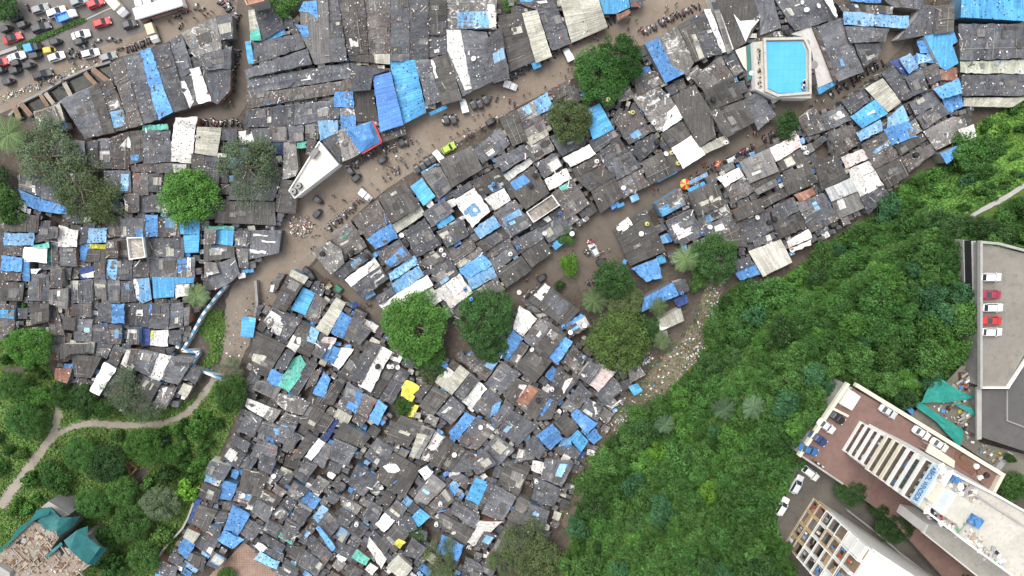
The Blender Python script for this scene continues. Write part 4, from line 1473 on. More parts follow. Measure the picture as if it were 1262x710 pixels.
def water_mat():
    m, nt, bs = new_mat('drain_water'); v, _ = coords(nt, False)
    L(nt, mix_col(nt, ramp(nt, noise(nt, v, .6, 5), .4, .7), (.018, .018, .016), (.05, .05, .04)), bs.inputs['Base Color'])
    bs.inputs['Roughness'].default_value = .15
    return m
DRAIN = [(14, 146), (30, 128), (52, 117), (85, 98), (112, 86), (137, 78), (140, 98), (118, 106), (84, 120), (70, 130), (56, 138), (44, 150)]
sheet('drain_water', DRAIN, water_mat(), .056)

# open drain: walls and plank bridges
def wall_run(name, pts, h, t, mat, label, cat, z0=0, terrain=False, cap=None):
    mb = MB()
    W = [PT(x, y, 0) if terrain else P(x, y, z0) for x, y in pts]
    for a, b in zip(W, W[1:]):
        d = (b-a); l = math.hypot(d.x, d.y); n_ = Vector((-d.y/l, d.x/l, 0))*t/2
        lo = [a+n_*-1, b+n_*-1, b+n_, a+n_]; lo = [Vector((p.x, p.y, p.z-.3)) for p in lo]
        hi = [Vector((p.x, p.y, p.z+.3+h)) for p in lo]
        mb.prism(lo, hi, mat, cap)
    o = mb.build(name, org=tuple(W[0])); return tag(o, label, cat)
wall_run('drain_wall', [(14, 143), (30, 127), (52, 116), (85, 97), (112, 85), (139, 77)], 1.0, .5, M_concd, 'mossy concrete wall along the road side of the open drain', 'wall')
wall_run('drain_wall', [(141, 99), (118, 107), (84, 121), (70, 131)], .7, .4, M_concd, 'low concrete wall of the open drain on the shed side', 'wall')
M_PLANK = simple('plank_rust', (.24, .16, .11), .9, .3, .8); M_PLANK2 = simple('plank_grey', (.36, .32, .26), .9, .25, .8)
for nm, a, b, w, mt in (('rusty brown plank bridge over the drain by the lorry end, narrow', (105, 90), (118, 104), 5, M_PLANK), ('widest rusty plank bridge slanting over the drain beside the dark sheds', (114, 85), (134, 101), 6, M_PLANK),
                    ('pale grey slab bridge in the middle of the open drain', (79, 102), (88, 119), 5, M_PLANK2), ('rust red slab bridge left of the pale stall', (50, 117), (59, 131), 4.5, M_PLANK),
                    ('tan slab bridge beside the rubbish covered stall', (56, 115), (66, 128), 5, M_PLANK2), ('brown plank bridge at the left end of the open drain', (26, 128), (38, 142), 6, M_PLANK), ('leftmost brown plank bridge beside the coconut palm', (17, 131), (24, 146), 6, M_PLANK)):
    A, B = P(*a, 1.05), P(*b, 1.05); mid = (A+B)/2; d = B-A
    t = thing('plank_bridge', (mid.x, mid.y, 0), nm, 'bridge', 'plank bridges over the drain')
    mb = MB(); rz = math.atan2(d.y, d.x); ww = w*.195
    for k in range(3):
        off = (k-1)*ww/3
        mb.box((mid.x-math.sin(rz)*off, mid.y+math.cos(rz)*off, 1.05+.01*k), (d.length, ww/3-.03, .14), rz, mt, random.uniform(.8, 1.2), 0, True)
    mb.build('deck', t)
    m2 = MB(); m2.box((A.x, A.y, .5), (.3, ww, 1.0), rz, M_concd); m2.box((B.x, B.y, .5), (.3, ww, 1.0), rz, M_concd); m2.build('abutment', t)
# median strip hedge
mb = MB(); q = [P(x, y, .12) for x, y in ccw([(22, 56), (104, 22), (107, 26), (26, 61)])]; mb.prism([p-Vector((0, 0, .2)) for p in q], q, M_conc); tag(mb.build('median_strip'), kind='structure')
wall_run('road_divider', [(-20, 74), (2, 66), (22, 59)], .45, .7, M_conc, 'low concrete divider on the highway left of the hedge', 'divider')
wall_run('road_kerb', [(107, 24), (128, 14), (150, 5)], .12, .3, M_conc, 'kerb line on the highway beyond the hedge end', 'kerb')

# ------------------------------------------------------------------ solid blocks
def block(root, name, px, z, z0, mat, cap=None, ins=0.0):
    top = [P(x, y, z) for x, y in ccw(px)]
    mb = MB(); mb.prism([Vector((p.x, p.y, z0)) for p in top], top, mat, cap); return mb.build(name, root)
def parapet(root, name, px, z, h, t, mat, closed=True):
    q = [P(x, y, z) for x, y in px]; mb = MB(); n = len(q)
    for i in range(n if closed else n-1):
        a, b = q[i], q[(i+1) % n]; d = b-a; l = math.hypot(d.x, d.y)
        mb.box(((a.x+b.x)/2, (a.y+b.y)/2, z+h/2), (l+t*.98, t, h+.004*i), math.atan2(d.y, d.x), mat)
    return mb.build(name, root)
def speck(mbx, px, z, n, sc=.5, mats=None, w=None):
    xs = [p[0] for p in px]; ys = [p[1] for p in px]; k = 0
    while k < n:
        x, y = random.uniform(min(xs), max(xs)), random.uniform(min(ys), max(ys))
        if not inpoly(x, y, px): continue
        k += 1; p = P(x, y, z); s = sc*random.random()**1.6+.12; hh = random.uniform(.08, .3)
        mbx.box((p.x, p.y, z+hh/2), (s, s*random.uniform(.4, 1), hh), random.uniform(0, 3), random.choices(mats or mat_w, w)[0])

def stained(name, c1, c2, c3, sc=.25, rough=.9):
    m, nt, bs = new_mat(name); v, _ = coords(nt)
    n1 = noise(nt, v, sc, 6, .68, .8); n2 = noise(nt, v, sc*6, 5, .7)
    c = mix_col(nt, ramp(nt, n1, .38, .62), c1, c2); c = mix_col(nt, math_node(nt, 'MULTIPLY', ramp(nt, n2, .52, .72), .8), c, c3)
    L(nt, c, bs.inputs['Base Color']); bs.inputs['Roughness'].default_value = rough; bump(nt, bs, n2, .3, .05)
    return m
M_ROOFW = stained('whitewashed_roof', (.50, .475, .42), (.43, .405, .345), (.27, .25, .20))
M_ROOFWW = stained('white_roof', (.68, .66, .61), (.60, .57, .51), (.44, .42, .36))
M_DECK = stained('deck_concrete', (.195, .178, .15), (.24, .222, .19), (.14, .127, .108), .14)
M_DECKD = stained('deck_dark', (.085, .08, .078), (.105, .10, .097), (.07, .067, .065), .1)
M_BRICK = stained('brick_paving', (.17, .104, .088), (.22, .135, .112), (.125, .082, .071), .18)
M_RUIN = stained('broken_slab', (.30, .25, .195), (.38, .335, .275), (.20, .145, .11), .4)

# white wedge-shaped building
bt = thing('wedge_building', P(392, 210, 0), 'white wedge-shaped building with flat terrace roof on the main street corner', 'building')
WB = [(394, 175), (417, 203), (364, 244), (357, 235)]
block(bt, 'wall', WB, 5.2, 0, M_white, M_ROOFWW); parapet(bt, 'parapet', WB, 5.2, .6, .25, M_white)
mb = MB(); a = P(388.5, 189, 5.2); mb.box((a.x, a.y, 5.8), (2.2, 1.2, 1.2), pxdir(388, 189, 52), M_concd); mb.build('roof_hatch', bt)
for x, y in ((363, 236), (369, 229)):
    p = P(x, y, 5.2); tk = thing('water_tank', p, 'dark water tank on the wedge building end, ' + ('lower one' if x < 366 else 'upper one'), 'tank', 'roof tanks')
    mb = MB(); mb.cyl((p.x, p.y, 5.2), .75, 1.2, JUNK[3], 16); mb.dome((p.x, p.y, 6.4), .75, .3, JUNK[1], 16); mb.build('drum', tk)
    mb = MB(); mb.cyl((p.x, p.y, 6.66), .22, .1, JUNK[3], 10); mb.build('lid', tk)
# blue box canopy
bt = thing('box_canopy', P(447, 168, 0), 'blue hipped canopy with red painted edge walls beside the main street', 'canopy')
CB = [(425, 160), (458, 149), (469, 175), (444, 189)]
M_REDP = simple('red_paint', (.55, .07, .06), .6)
M_REDP2 = simple('coral_paint', (.62, .2, .17), .6)
block(bt, 'wall', shrink(CB, 1.6), 4.6, 0, M_REDP2); mb = MB(); q = [P(x, y, 4.7) for x, y in ccw(CB)]; t_ = [P(x, y, 6.0) for x, y in shrink(ccw([(428, 162), (457, 151), (466, 171), (442, 178)]), 5)]
mb.prism(q, t_, R['b']); mb.build('canopy_roof', bt)
mb = MB(); a, b, c = P(459, 149, 4.6), P(470, 175, 4.6), P(446, 189, 4.6)
for u, v in ((a, b), (b, c)):
    d = v-u; mb.box(((u.x+v.x)/2, (u.y+v.y)/2, 4.2), (d.length, .4, .6), math.atan2(d.y, d.x), M_REDP)
mb.build('edge_board', bt)
# swimming pool
POOLR = [(941, 49), (990, 48), (996.5, 62), (997, 115), (957, 118), (943, 112)]
POOLW = [(944, 52), (988, 51), (993.5, 64), (993, 114), (958, 114.5), (945, 108)]
bt = thing('swimming_pool', P(968, 83, 0), 'raised rooftop swimming pool with rippled blue floor and white rim', 'pool')
block(bt, 'basin', [(928, 52), (990, 46), (1000, 60), (1000, 121), (955, 121), (931, 110)], 5.0, 0, M_white, M_ROOFW)
def pool_mat():
    m, nt, bs = new_mat('pool_floor'); v, _ = coords(nt, False)
    br = nt.nodes.new('ShaderNodeTexBrick'); br.offset = 0; br.inputs['Scale'].default_value = 1; br.inputs['Brick Width'].default_value = 1.3
    br.inputs['Row Height'].default_value = 1.5; br.inputs['Mortar Size'].default_value = .07; br.inputs['Mortar Smooth'].default_value = 1
    br.inputs['Color1'].default_value = (.075, .38, .66, 1); br.inputs['Color2'].default_value = (.085, .40, .68, 1); br.inputs['Mortar'].default_value = (.06, .31, .60, 1)
    L(nt, v, br.inputs['Vector']); L(nt, mix_col(nt, math_node(nt, 'MULTIPLY', ramp(nt, noise(nt, v, .35, 4, .6, 1), .35, .7), .35), br.outputs['Color'], (.13, .46, .68)), bs.inputs['Base Color']); bs.inputs['Roughness'].default_value = .12; bump(nt, bs, noise(nt, v, 1.8, 3), .25, .08)
    return m
mb = MB(); q = [P(x, y, 5.25) for x, y in ccw(POOLW)]; mb.face(q, pool_mat()); mb.build('water', bt)
parapet(bt, 'rim', POOLR, 5.0, .75, .55, M_ROOFW)
mb = MB()
for k in range(60):
    t = random.random(); x, y = 936+random.uniform(-2, 2), 56+t*52; p = P(x, y, 5.1); mb.box((p.x, p.y, 5.12), (.3, .3, .2), random.random()*3, JUNK[random.choice([1, 1, 3, 2])])
mb.build('gutter_grating', bt)
mb = MB()
for k in range(9): p = P(990+random.uniform(-2, 2), 104+random.uniform(-5, 6), 5.4); mb.box((p.x, p.y, 5.7), (.7, .4, .6), random.random()*3, random.choice([JUNK[0], JUNK[1], JUNK[4]]))
mb.build('ladder', bt)
tr = thing('pool_terrace', P(1000, 70, 0), 'whitish paved terrace on the right of the swimming pool', 'terrace')
block(tr, 'paving', [(975, 42), (999, 32), (1027, 100), (1008, 108), (1000, 60), (992, 46)], 3.0, 0, M_conc, stained('terrace_paving', (.52, .5, .48), (.44, .42, .4), (.3, .28, .26)))
for x, y, r in ((994, 53, 4), (1003, 80, 5)): mb = MB(); p = P(x, y, 3.01); mb.cyl((p.x, p.y, 3.0), r*.195, .05, M_concd, 20); mb.build('round_planter', tr)
ap = thing('pool_gallery', P(920, 75, 0), 'narrow dark green gallery strip with cream wall left of the swimming pool', 'gallery')
block(ap, 'green_floor', [(920, 56), (927, 54), (928, 96), (922, 100)], 3.4, 0, M_concd, simple('green_floor', (.05, .16, .15)))
block(ap, 'cream_floor', [(906, 62), (919, 57), (921, 88), (916, 82)], 3.0, 0, M_concd, M_cream)
block(ap, 'louvre_panel', [(929, 54), (934, 52), (936, 108), (931, 106)], 4.4, 0, M_concd, simple('grey_louvre', (.3, .3, .3)))

# ------------------------------------------------------------------ parking deck and yard on the hill
ZD = 28.0
bt = thing('parking_deck', P(1235, 390, ZD-8), 'grey concrete parking deck raised above the forest edge', 'parking deck')
DK = [(1207, 299), (1300, 321), (1300, 420), (1262, 438), (1240, 476), (1207, 476)]
block(bt, 'deck_slab', DK, ZD, 6, M_concd, M_DECK)
parapet(bt, 'parapet', [(1206, 476), (1206, 298), (1228, 300), (1262, 309), (1300, 319)], ZD, .9, .5, M_conc, False)
parapet(bt, 'kerb_wall', [(1207, 477), (1240, 477), (1264, 440)], ZD, .7, .35, M_white, False)
mb = MB()
for x in (1218, 1240): 
    a, b = P(x, 303, ZD), P(x, 474, ZD); d = b-a; mb.box(((a.x+b.x)/2, (a.y+b.y)/2, ZD+.012), (d.length, .06, .02), math.atan2(d.y, d.x), M_concd)
for y in (335, 375, 420):
    a, b = P(1208, y, ZD), P(1290, y+2, ZD); d = b-a; mb.box(((a.x+b.x)/2, (a.y+b.y)/2, ZD+.008), (d.length, .05, .02), math.atan2(d.y, d.x), M_concd)
mb.build('slab_joint', bt)
block(bt, 'outer_ledge', [(1187, 296), (1194, 296), (1196, 384), (1189, 378)], ZD-4, 6, M_concd, M_conc)
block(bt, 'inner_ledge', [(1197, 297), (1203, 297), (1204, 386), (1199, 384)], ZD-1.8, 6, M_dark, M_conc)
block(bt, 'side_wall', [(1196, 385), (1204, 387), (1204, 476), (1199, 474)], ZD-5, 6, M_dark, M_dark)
bt2 = thing('flat_roof_block', P(1235, 520, ZD-8), 'dark grey flat roof block below the parking deck', 'building')
RB = [(1207, 480), (1241, 480), (1268, 442), (1320, 446), (1320, 575), (1262, 556), (1207, 538)]
block(bt2, 'wall', RB, ZD-1, 6, M_concd, M_DECKD)
parapet(bt2, 'roof_edge', [(1205, 479), (1205, 538)], ZD-1, .5, 1.0, M_conc, False); parapet(bt2, 'roof_kerb', [(1240, 482), (1240, 518), (1264, 527)], ZD-1, .35, .3, M_concd, False)
def terr(px, dz): return [PT(x, y, dz) for x, y in px]
sheet('construction_yard', [(1118, 515), (1150, 488), (1190, 445), (1205, 440), (1206, 545), (1262, 560), (1262, 585), (1240, 585), (1180, 545)], M_YARD, 1.6, True)
M_NET = stained('green_net', (.012, .20, .165), (.02, .265, .215), (.008, .14, .118), .5, .6)
M_NETD = stained('teal_net', (.012, .115, .12), (.02, .155, .16), (.01, .08, .088), .5, .6)
def net(name, px, z, label, mat, waves=.35, zs=None, solid=True):
    o_ = thing(name, P(*cen(px), z), label, 'net', 'green construction nets')
    q0 = [P(x, y, z if zs is None else zs[i]) for i, (x, y) in enumerate(px)]
    bm = bmesh.new(); vs = [bm.verts.new(p) for p in q0]; bm.faces.new(vs)
    bmesh.ops.triangulate(bm, faces=bm.faces); bmesh.ops.subdivide_edges(bm, edges=bm.edges, cuts=4, use_grid_fill=True)
    for v in bm.verts: v.co.z += waves*math.sin(v.co.x*1.3+v.co.y*.7)*random.uniform(.4, 1)
    bm.normal_update(); me_ = bpy.data.meshes.new('net_sheet')
    g = bmesh.ops.extrude_face_region(bm, geom=bm.faces[:])
    for v in [e for e in g['geom'] if isinstance(e, bmesh.types.BMVert)]: v.co.z += .06
    bmesh.ops.recalc_face_normals(bm, faces=bm.faces)
    bmesh.ops.translate(bm, verts=bm.verts, vec=-Vector(o_.location)); bm.to_mesh(me_); bm.free(); me_.materials.append(mat)
    me_.attributes.new('tone', 'FLOAT', 'FACE').data.foreach_set('value', [1.0]*len(me_.polygons))
    link('net_sheet', me_, o_)
    return o_
T5 = lambda s, ox, oy, k=5.0: [(ox+float(a.split(',')[0])/k, oy+float(a.split(',')[1])/k) for a in s.split()]
net('scaffold_net', T5('725,18 880,118 965,148 820,178 620,182 690,60', 1010, 460), 25.5, 'torn green net screen spread over the yard, upper one', M_NET)
net('scaffold_net', T5('550,138 625,182 890,352 862,455 720,300 600,215', 1010, 460), 25.2, 'long green net screen slanting across the yard', M_NET)
net('scaffold_net', T5('820,180 925,205 975,275 880,222', 1010, 460), 25.8, 'thin green net strip reaching towards the dark flat roof', M_NET)
mb = MB()
speck(mb, [(1150, 500), (1190, 460), (1203, 480), (1203, 540), (1235, 560), (1225, 575)], 23.9, 170, .9, JUNK, [4, 5, 5, 2, .8, .5, .5, 4, .3])
tag(mb.build('yard_rubble'), 'broken concrete and scrap lying about the construction yard', 'rubble', None, 'stuff')
for k, (s, lab, mt) in enumerate((('485,175 510,160 585,230 570,258', 'stack of grey and blue sheets leaning by the podium wall', 4), ('870,0 905,0 905,60 875,65', 'rusty brown sheet heap beside the parking deck wall', 7),
                              ('885,235 910,235 915,275 888,272', 'small orange scrap bin in the yard', 2), ('1130,510 1165,480 1195,500 1105,610 1080,590', 'grey lean-to sheets with a blue panel by the yard end', 1))):
    px = T5(s, 1010, 460); p = PT(*cen(px), 1.6); t = thing('sheet_stack', p, lab, 'stack')
    mb = MB(); q = [P(x, y, p.z+.9) for x, y in ccw(px)]; mb.prism([Vector((a.x, a.y, p.z-.8)) for a in q], q, JUNK[mt]); mb.build('pile', t)
    mb = MB(); c = cen(px); p2 = P(*c, p.z+.95); 
    for j in range(5): mb.box((p2.x+random.uniform(-1, 1), p2.y+random.uniform(-1, 1), p2.z+.1+.05*j), (1.6, .5, .1), random.uniform(.4, .9), JUNK[[1, 4, 2, 0, 1][j]])
    mb.build('loose_sheet', t)

# ------------------------------------------------------------------ podium, tower and balcony block
ZP = 27.0
POD = [(1042, 473), (1232, 584), (1223, 602), (1260, 640), (1260, 720), (1170, 720), (1100, 642), (1036, 594), (984, 559)]
bt = thing('brick_podium', P(1100, 560, ZP-6), 'red brick paved podium with cream edge walls around the tower', 'podium')
block(bt, 'deck', POD, ZP, 8, M_concd, M_BRICK)
parapet(bt, 'edge_wall', [(984, 559), (1042, 473)], ZP, 1.0, .7, M_cream, False)
parapet(bt, 'long_wall', [(1054, 474), (1232, 583), (1222, 602)], ZP, 1.1, .8, M_cream, False)
parapet(bt, 'road_wall', [(984, 559), (1036, 594)], ZP, .9, .4, M_conc, False)
parapet(bt, 'bay_wall', [(1022, 501), (1042, 511)], ZP, .9, .5, M_cream, False)
hutp = thing('guard_cabin', P(1050, 494, ZP), 'white roofed service cabin on the brick podium corner', 'cabin')
block(hutp, 'wall', [(1051, 482), (1061, 489), (1050, 506), (1039, 500)], ZP+2.6, ZP, M_white, M_ROOFWW)
mb = MB(); speck(mb, [(1030, 492), (1042, 474), (1052, 478), (1038, 500)], ZP, 40, .8, JUNK, [4, 5, 2, 3, .5, .5, .5, 1, .2]); tag(mb.build('podium_scrap'), 'scrap heaped behind the white cabin on the podium', 'scrap', None, 'stuff')
cn = thing('podium_canopy', P(1160, 562, ZP), 'flat cream canopy on the brick podium beside the tower', 'canopy')
block(cn, 'slab', [(1146, 547), (1177, 568), (1176, 577), (1141, 557)], ZP+3, ZP+2.7, M_cream); mb = MB()
for x, y in ((1146, 549), (1175, 569), (1174, 575), (1143, 556)): p = P(x, y, ZP+2.7); mb.cyl((p.x, p.y, ZP), .12, 2.72, M_conc, 8)
mb.build('post', cn)
sk = thing('sunken_court', P(1190, 575, ZP), 'brown sunken court with planters at the podium end', 'court')
block(sk, 'floor', [(1178, 556), (1206, 576), (1198, 587), (1176, 570)], ZP+.12, ZP-.2, M_BRICK, simple('court_brown', (.16, .085, .06)))
mb = MB()
for x, y in ((1207, 588), (1210, 592), (1206, 581), (1185, 563), (1202, 574), (1215, 585)): mb = MB(); p = P(x, y, ZP); mb.cyl((p.x, p.y, ZP), .6, .5, JUNK[random.choice([3, 7, 0])], 12); mb.build('planter', sk)

def solve_top(bpx, zb, tpx):
    b = P(*bpx, zb); best = None
    for i in range(400):
        z = zb+i*.2; q = P(*tpx, z); d = math.hypot(q.x-b.x, q.y-b.y)
        if best is None or d < best[0]: best = (d, z)
    return best
print('TOWER TOP', solve_top((1036, 556), ZP, (1127, 622)), solve_top((1062, 517), ZP, (1157, 575)))
ZT = round((solve_top((1036, 556), ZP, (1127, 622))[1]+solve_top((1062, 517), ZP, (1157, 575))[1])/2, 1)
DEPTH = 1.9
FA = P(1127, 622, ZT); FB = P(1157, 574, ZT)
u = (FB-FA); WF = math.hypot(u.x, u.y); u = Vector((u.x/WF, u.y/WF, 0)); nrm = Vector((-u.y, u.x, 0))
if nrm.dot(P(1036, 556, ZT)-FA) < 0: nrm = -nrm
RZ = math.atan2(u.y, u.x)
FA = FA-nrm*(DEPTH+.3); FB = FB-nrm*(DEPTH+.3)
tw = thing('name_board_tower', Vector(((FA.x+FB.x)/2, (FA.y+FB.y)/2, ZP)), 'tall cream apartment tower with stacked balconies and a blue name board', 'tower')
_fa, _fb = to_px(FA), to_px(FB)
TR = [_fb, (1192, 592), (1224, 608), (1330, 668), (1330, 769), (1193, 669.7), _fa]
lw = thing('tower_annex', P(1190, 690, ZP), 'cream lower wing with stained roof along the tower side', 'annex')
block(lw, 'wall', [(1141, 645), (1136, 655), (1202, 708), (1250, 745), (1262, 722), (1190, 668), (1160, 648)], ZP+9, 15, M_white, M_ROOFW); parapet(lw, 'parapet', [(1141, 645), (1136, 655), (1202, 708), (1250, 745)], ZP+9, .7, .3, M_white, False)
block(tw, 'body', TR, ZT, 15, M_white, M_ROOFW); parapet(tw, 'parapet', TR, ZT, .8, .35, M_white)
NF = 10; FH = (ZT-ZP-2.0)/NF
DEPTH = 1.9
M_flr = simple('balcony_floor', (.15, .13, .11), .9, .4, 1.2)  # floor colour darkened to put the shade of the balcony recesses in
def fpt(s, d, z): p = FA+u*s+nrm*d; return Vector((p.x, p.y, z))
def fbox(mb, s0, s1, d0, d1, z0, z1, mat):
    c = fpt((s0+s1)/2, (d0+d1)/2, (z0+z1)/2); mb.box(c, (abs(s1-s0), abs(d1-d0), z1-z0), RZ, mat, 1, 0, True)
M_BRN = simple('brown_wall', (.24, .17, .11)); M_GLS = simple('window_glass', (.05, .07, .07), .15); M_DGRN = simple('green_glass', (.02, .08, .055), .2)
M_LB = simple('sign_panel', (.48, .62, .72), .6, .06)
CLO = [JUNK[i] for i in (0, 1, 3, 4, 5, 2, 7)]
for f in range(NF):
    z0 = ZP+f*FH
    w0 = .4 if f < 4 else .0; w1 = WF-.4 if f < 4 else WF
    fl = MB(); fbox(fl, w0, w1, .02, DEPTH, z0-.02, z0+.28, M_cream if 4 <= f < 7 else M_white)
    fbox(fl, w0, w0+.25, .02, DEPTH-.01, z0+.28, z0+FH-.02, M_white); fbox(fl, w1-.25, w1, .02, DEPTH-.01, z0+.28, z0+FH-.02, M_white)
    fbox(fl, w0+.26, w1-.26, .13, DEPTH-.01, z0+.285, z0+.31, M_flr)
    par = fl.build('balcony', tw)
    r_ = MB(); fbox(r_, w0, w1, DEPTH+.002, DEPTH+.28, z0-.15, z0+.7, M_cream if 4 <= f < 7 else M_white); r_.build('railing', par)
    r_ = MB(); bm_ = [M_BRN, M_concd, M_GLS, M_concd, M_BRN, M_BRN, M_cream, M_DGRN, M_white, M_BRN][f]
    fbox(r_, w0+.26, w1-.26, .03, .12, z0+.29, z0+FH-.03, bm_); r_.build('glazing', par)
    if f in (4, 5, 6, 9):
        r_ = MB()
        for s in np.linspace(w0+.6, w1-1.2, 5): fbox(r_, s, s+.6, .13, .8, z0+.3, z0+1.7, M_cream)
        r_.build('pier', par)
    if f == 8:
        r_ = MB(); fbox(r_, w0+.3, w1-.3, .13, DEPTH-.1, z0+.3, z0+FH-.3, M_white); r_.build('wall_panel', par)
        r_ = MB()
        for s in np.linspace(w0+.9, w1-2.0, 6): fbox(r_, s, s+1.0, DEPTH+.35, DEPTH+.40, z0+1.3, z0+2.2, M_GLS)
        r_.build('window', par)
    if f in (0, 1, 2, 3, 7):
        r_ = MB()
        for k in range(16):
            s = random.uniform(w0+.5, w1-1); dd = random.uniform(.4, 1.3); fbox(r_, s, s+random.uniform(.3, 1.0), dd, dd+.08, z0+.5, z0+random.uniform(1.2, 2.0), random.choice(CLO))
        r_.build('laundry', par)
tsl = MB(); fbox(tsl, .05, WF-.05, .01, DEPTH+.08, ZT-.25, ZT-.02, M_ROOFW); tsl.build('top_slab', tw)
sg = MB(); fbox(sg, .3, WF-.3, DEPTH+.1, DEPTH+.3, ZT-1.75, ZT+.75, M_LB); fbox(sg, .1, WF-.1, .05, DEPTH+.09, ZT-1.9, ZT-1.75, M_white); sb = sg.build('name_board', tw)
cu = bpy.data.curves.new('sign_text', 'FONT'); cu.body = 'ABROL WINDSOR'; cu.align_x = 'CENTER'; cu.align_y = 'CENTER'; cu.size = 1.75; cu.extrude = .03; cu.offset = .02
to = bpy.data.objects.new('tmp_text', cu); COL.objects.link(to); bpy.context.view_layer.update()
tm = bpy.data.meshes.new_from_object(to.evaluated_get(bpy.context.evaluated_depsgraph_get())); bpy.data.objects.remove(to)
tm.materials.clear(); tm.materials.append(simple('sign_blue', (.03, .13, .36), .5))
xs_ = [v.co.x for v in tm.vertices]; wd = max(xs_)-min(xs_); k_ = (WF-1.2)/wd
ltr = bpy.data.objects.new('lettering', tm); COL.objects.link(ltr); ltr.parent = sb
cz = fpt(WF/2, DEPTH+.33, ZT-.5)
xa = -u if (-u).cross(Vector((0, 0, 1))).dot(nrm) > 0 else u      # text runs so that it reads from outside
ya = Vector((0, 0, 1)); za = nrm
M4 = Matrix(((xa.x*k_, ya.x, za.x, cz.x-tw.location.x), (xa.y*k_, ya.y, za.y, cz.y-tw.location.y), (xa.z*k_, ya.z, za.z, cz.z-tw.location.z), (0, 0, 0, 1)))
tm.transform(M4)
# roof furniture of the tower
lr = thing('lift_room', P(1180, 620, ZT), 'grey flat roofed lift room on the tower roof', 'lift room')
block(lr, 'room', [(1180, 609), (1199, 621), (1183, 648), (1163, 636)], ZT+3.2, ZT, M_white, simple('grey_beige', (.46, .44, .38)))
block(lr, 'steel_roof', [(1166, 603), (1178, 610), (1162, 636), (1152, 628)], ZT+2.4, ZT, M_white, simple('steel_sheet', (.44, .48, .53), .5))
block(lr, 'low_roof', [(1156, 594), (1165, 600), (1152, 624), (1143, 615)], ZT+1.5, ZT, M_white, simple('sand_roof', (.5, .45, .36)))
mb = MB(); speck(mb, [(1160, 575), (1190, 592), (1205, 612), (1198, 618), (1165, 596), (1156, 590)], ZT, 90, 1.2, JUNK, [8, 6, 4, .6, .6, .1, .4, .6, .1]); speck(mb, [(1138, 632), (1175, 655), (1180, 650), (1145, 625)], ZT, 60, 1.0, JUNK, [6, 5, 2, 1.4, .4, .1, .8, .8, .1])
speck(mb, [(1188, 645), (1230, 680), (1245, 700), (1215, 690), (1185, 660)], ZT, 60, .9, JUNK, [7, 5, 2, 1, .3, .1, .2, .6, .1])
tag(mb.build('roof_clutter'), 'pipes, dishes and bits of plant strewn over the tower roof', 'clutter', None, 'stuff')
for x, y, s, lb in ((1200, 641, 1.4, 'blue tarpaulin bundle on the tower roof beside the lift room'), (1174, 589, .9, 'small blue sheet on the tower roof near the name board')):
    p = P(x, y, ZT); mb = MB(); mb.box((p.x, p.y, ZT+.4), (s*1.6, s*1.3, .8), pxdir(x, y, -30), R['b']); mb.box((p.x+.2, p.y+.1, ZT+.9), (s*.9, s*.8, .25), .3, R['b']); tag(mb.build('tarp_bundle', org=tuple(p)), lb, 'tarpaulin')
mb = MB(); a, b = P(1196, 606, ZT), P(1262, 648, ZT); d = b-a
mb.box(((a.x+b.x)/2, (a.y+b.y)/2, ZT+.2), (d.length, .3, .4), math.atan2(d.y, d.x), M_conc); a, b = P(1175, 662, ZT), P(1196, 640, ZT); d = b-a
mb.box(((a.x+b.x)/2, (a.y+b.y)/2, ZT+.21), (d.length, .3, .4), math.atan2(d.y, d.x), M_conc); tag(mb.build('roof_pipe', org=tuple(P(1196, 606, ZT))), 'grey pipe upstands running along the tower roof', 'pipe')

ZB = 22.4
print('BLOCK TOP', solve_top((972, 673), ZB, (1050, 745)), solve_top((1008, 616), ZB, (1076, 676)))
ZK = round(solve_top((1008, 616), ZB, (1076, 676))[1], 1)
sheet('hill_road', [(985, 562), (1036, 596), (1100, 645), (1180, 722), (1120, 722), (1010, 620), (970, 690), (955, 650)], asphalt('hill_asphalt', (.085, .078, .068), (.125, .115, .098), .9), ZB+.2)
bk = thing('balcony_block', P(1000, 650, ZB), 'white apartment block with grid of balconies and white roof', 'building')
G1 = P(1008, 616, ZB); G2 = P(972, 673, ZB); u2 = G2-G1; W2 = math.hypot(u2.x, u2.y); u2 = Vector((u2.x/W2, u2.y/W2, 0)); n2_ = Vector((-u2.y, u2.x, 0))
if n2_.dot(P(960, 620, ZB)-G1) < 0: n2_ = -n2_
far = P(1148, 708, ZK); dd = (far-P(1076, 676, ZK)); Ld = 46.0
_bd = P(1160, 731, ZK)-P(1076, 676, ZK); _bd = Vector((_bd.x, _bd.y, 0)).normalized()*Ld
C = [G1, G2, G2+_bd, G1+_bd]
if (C[1]-C[0]).cross(C[2]-C[1]).z < 0: C.reverse()
mb = MB(); mb.prism([Vector((p.x, p.y, 12)) for p in C], [Vector((p.x, p.y, ZK)) for p in C], M_white, M_ROOFWW); mb.build('body', bk)
RZ2 = math.atan2(u2.y, u2.x)
def kbox(mb, s0, s1, d0, d1, z0, z1, mat):
    p = G1+u2*(s0+s1)/2+n2_*(d0+d1)/2; mb.box((p.x, p.y, (z0+z1)/2), (abs(s1-s0), abs(d1-d0), z1-z0), RZ2, mat, 1, 0, True)
NB, NS = 7, 4
fh = (ZK-ZB-.4)/NB; bw = W2/NS
M_YEL = simple('ochre_wall', (.50, .37, .21))
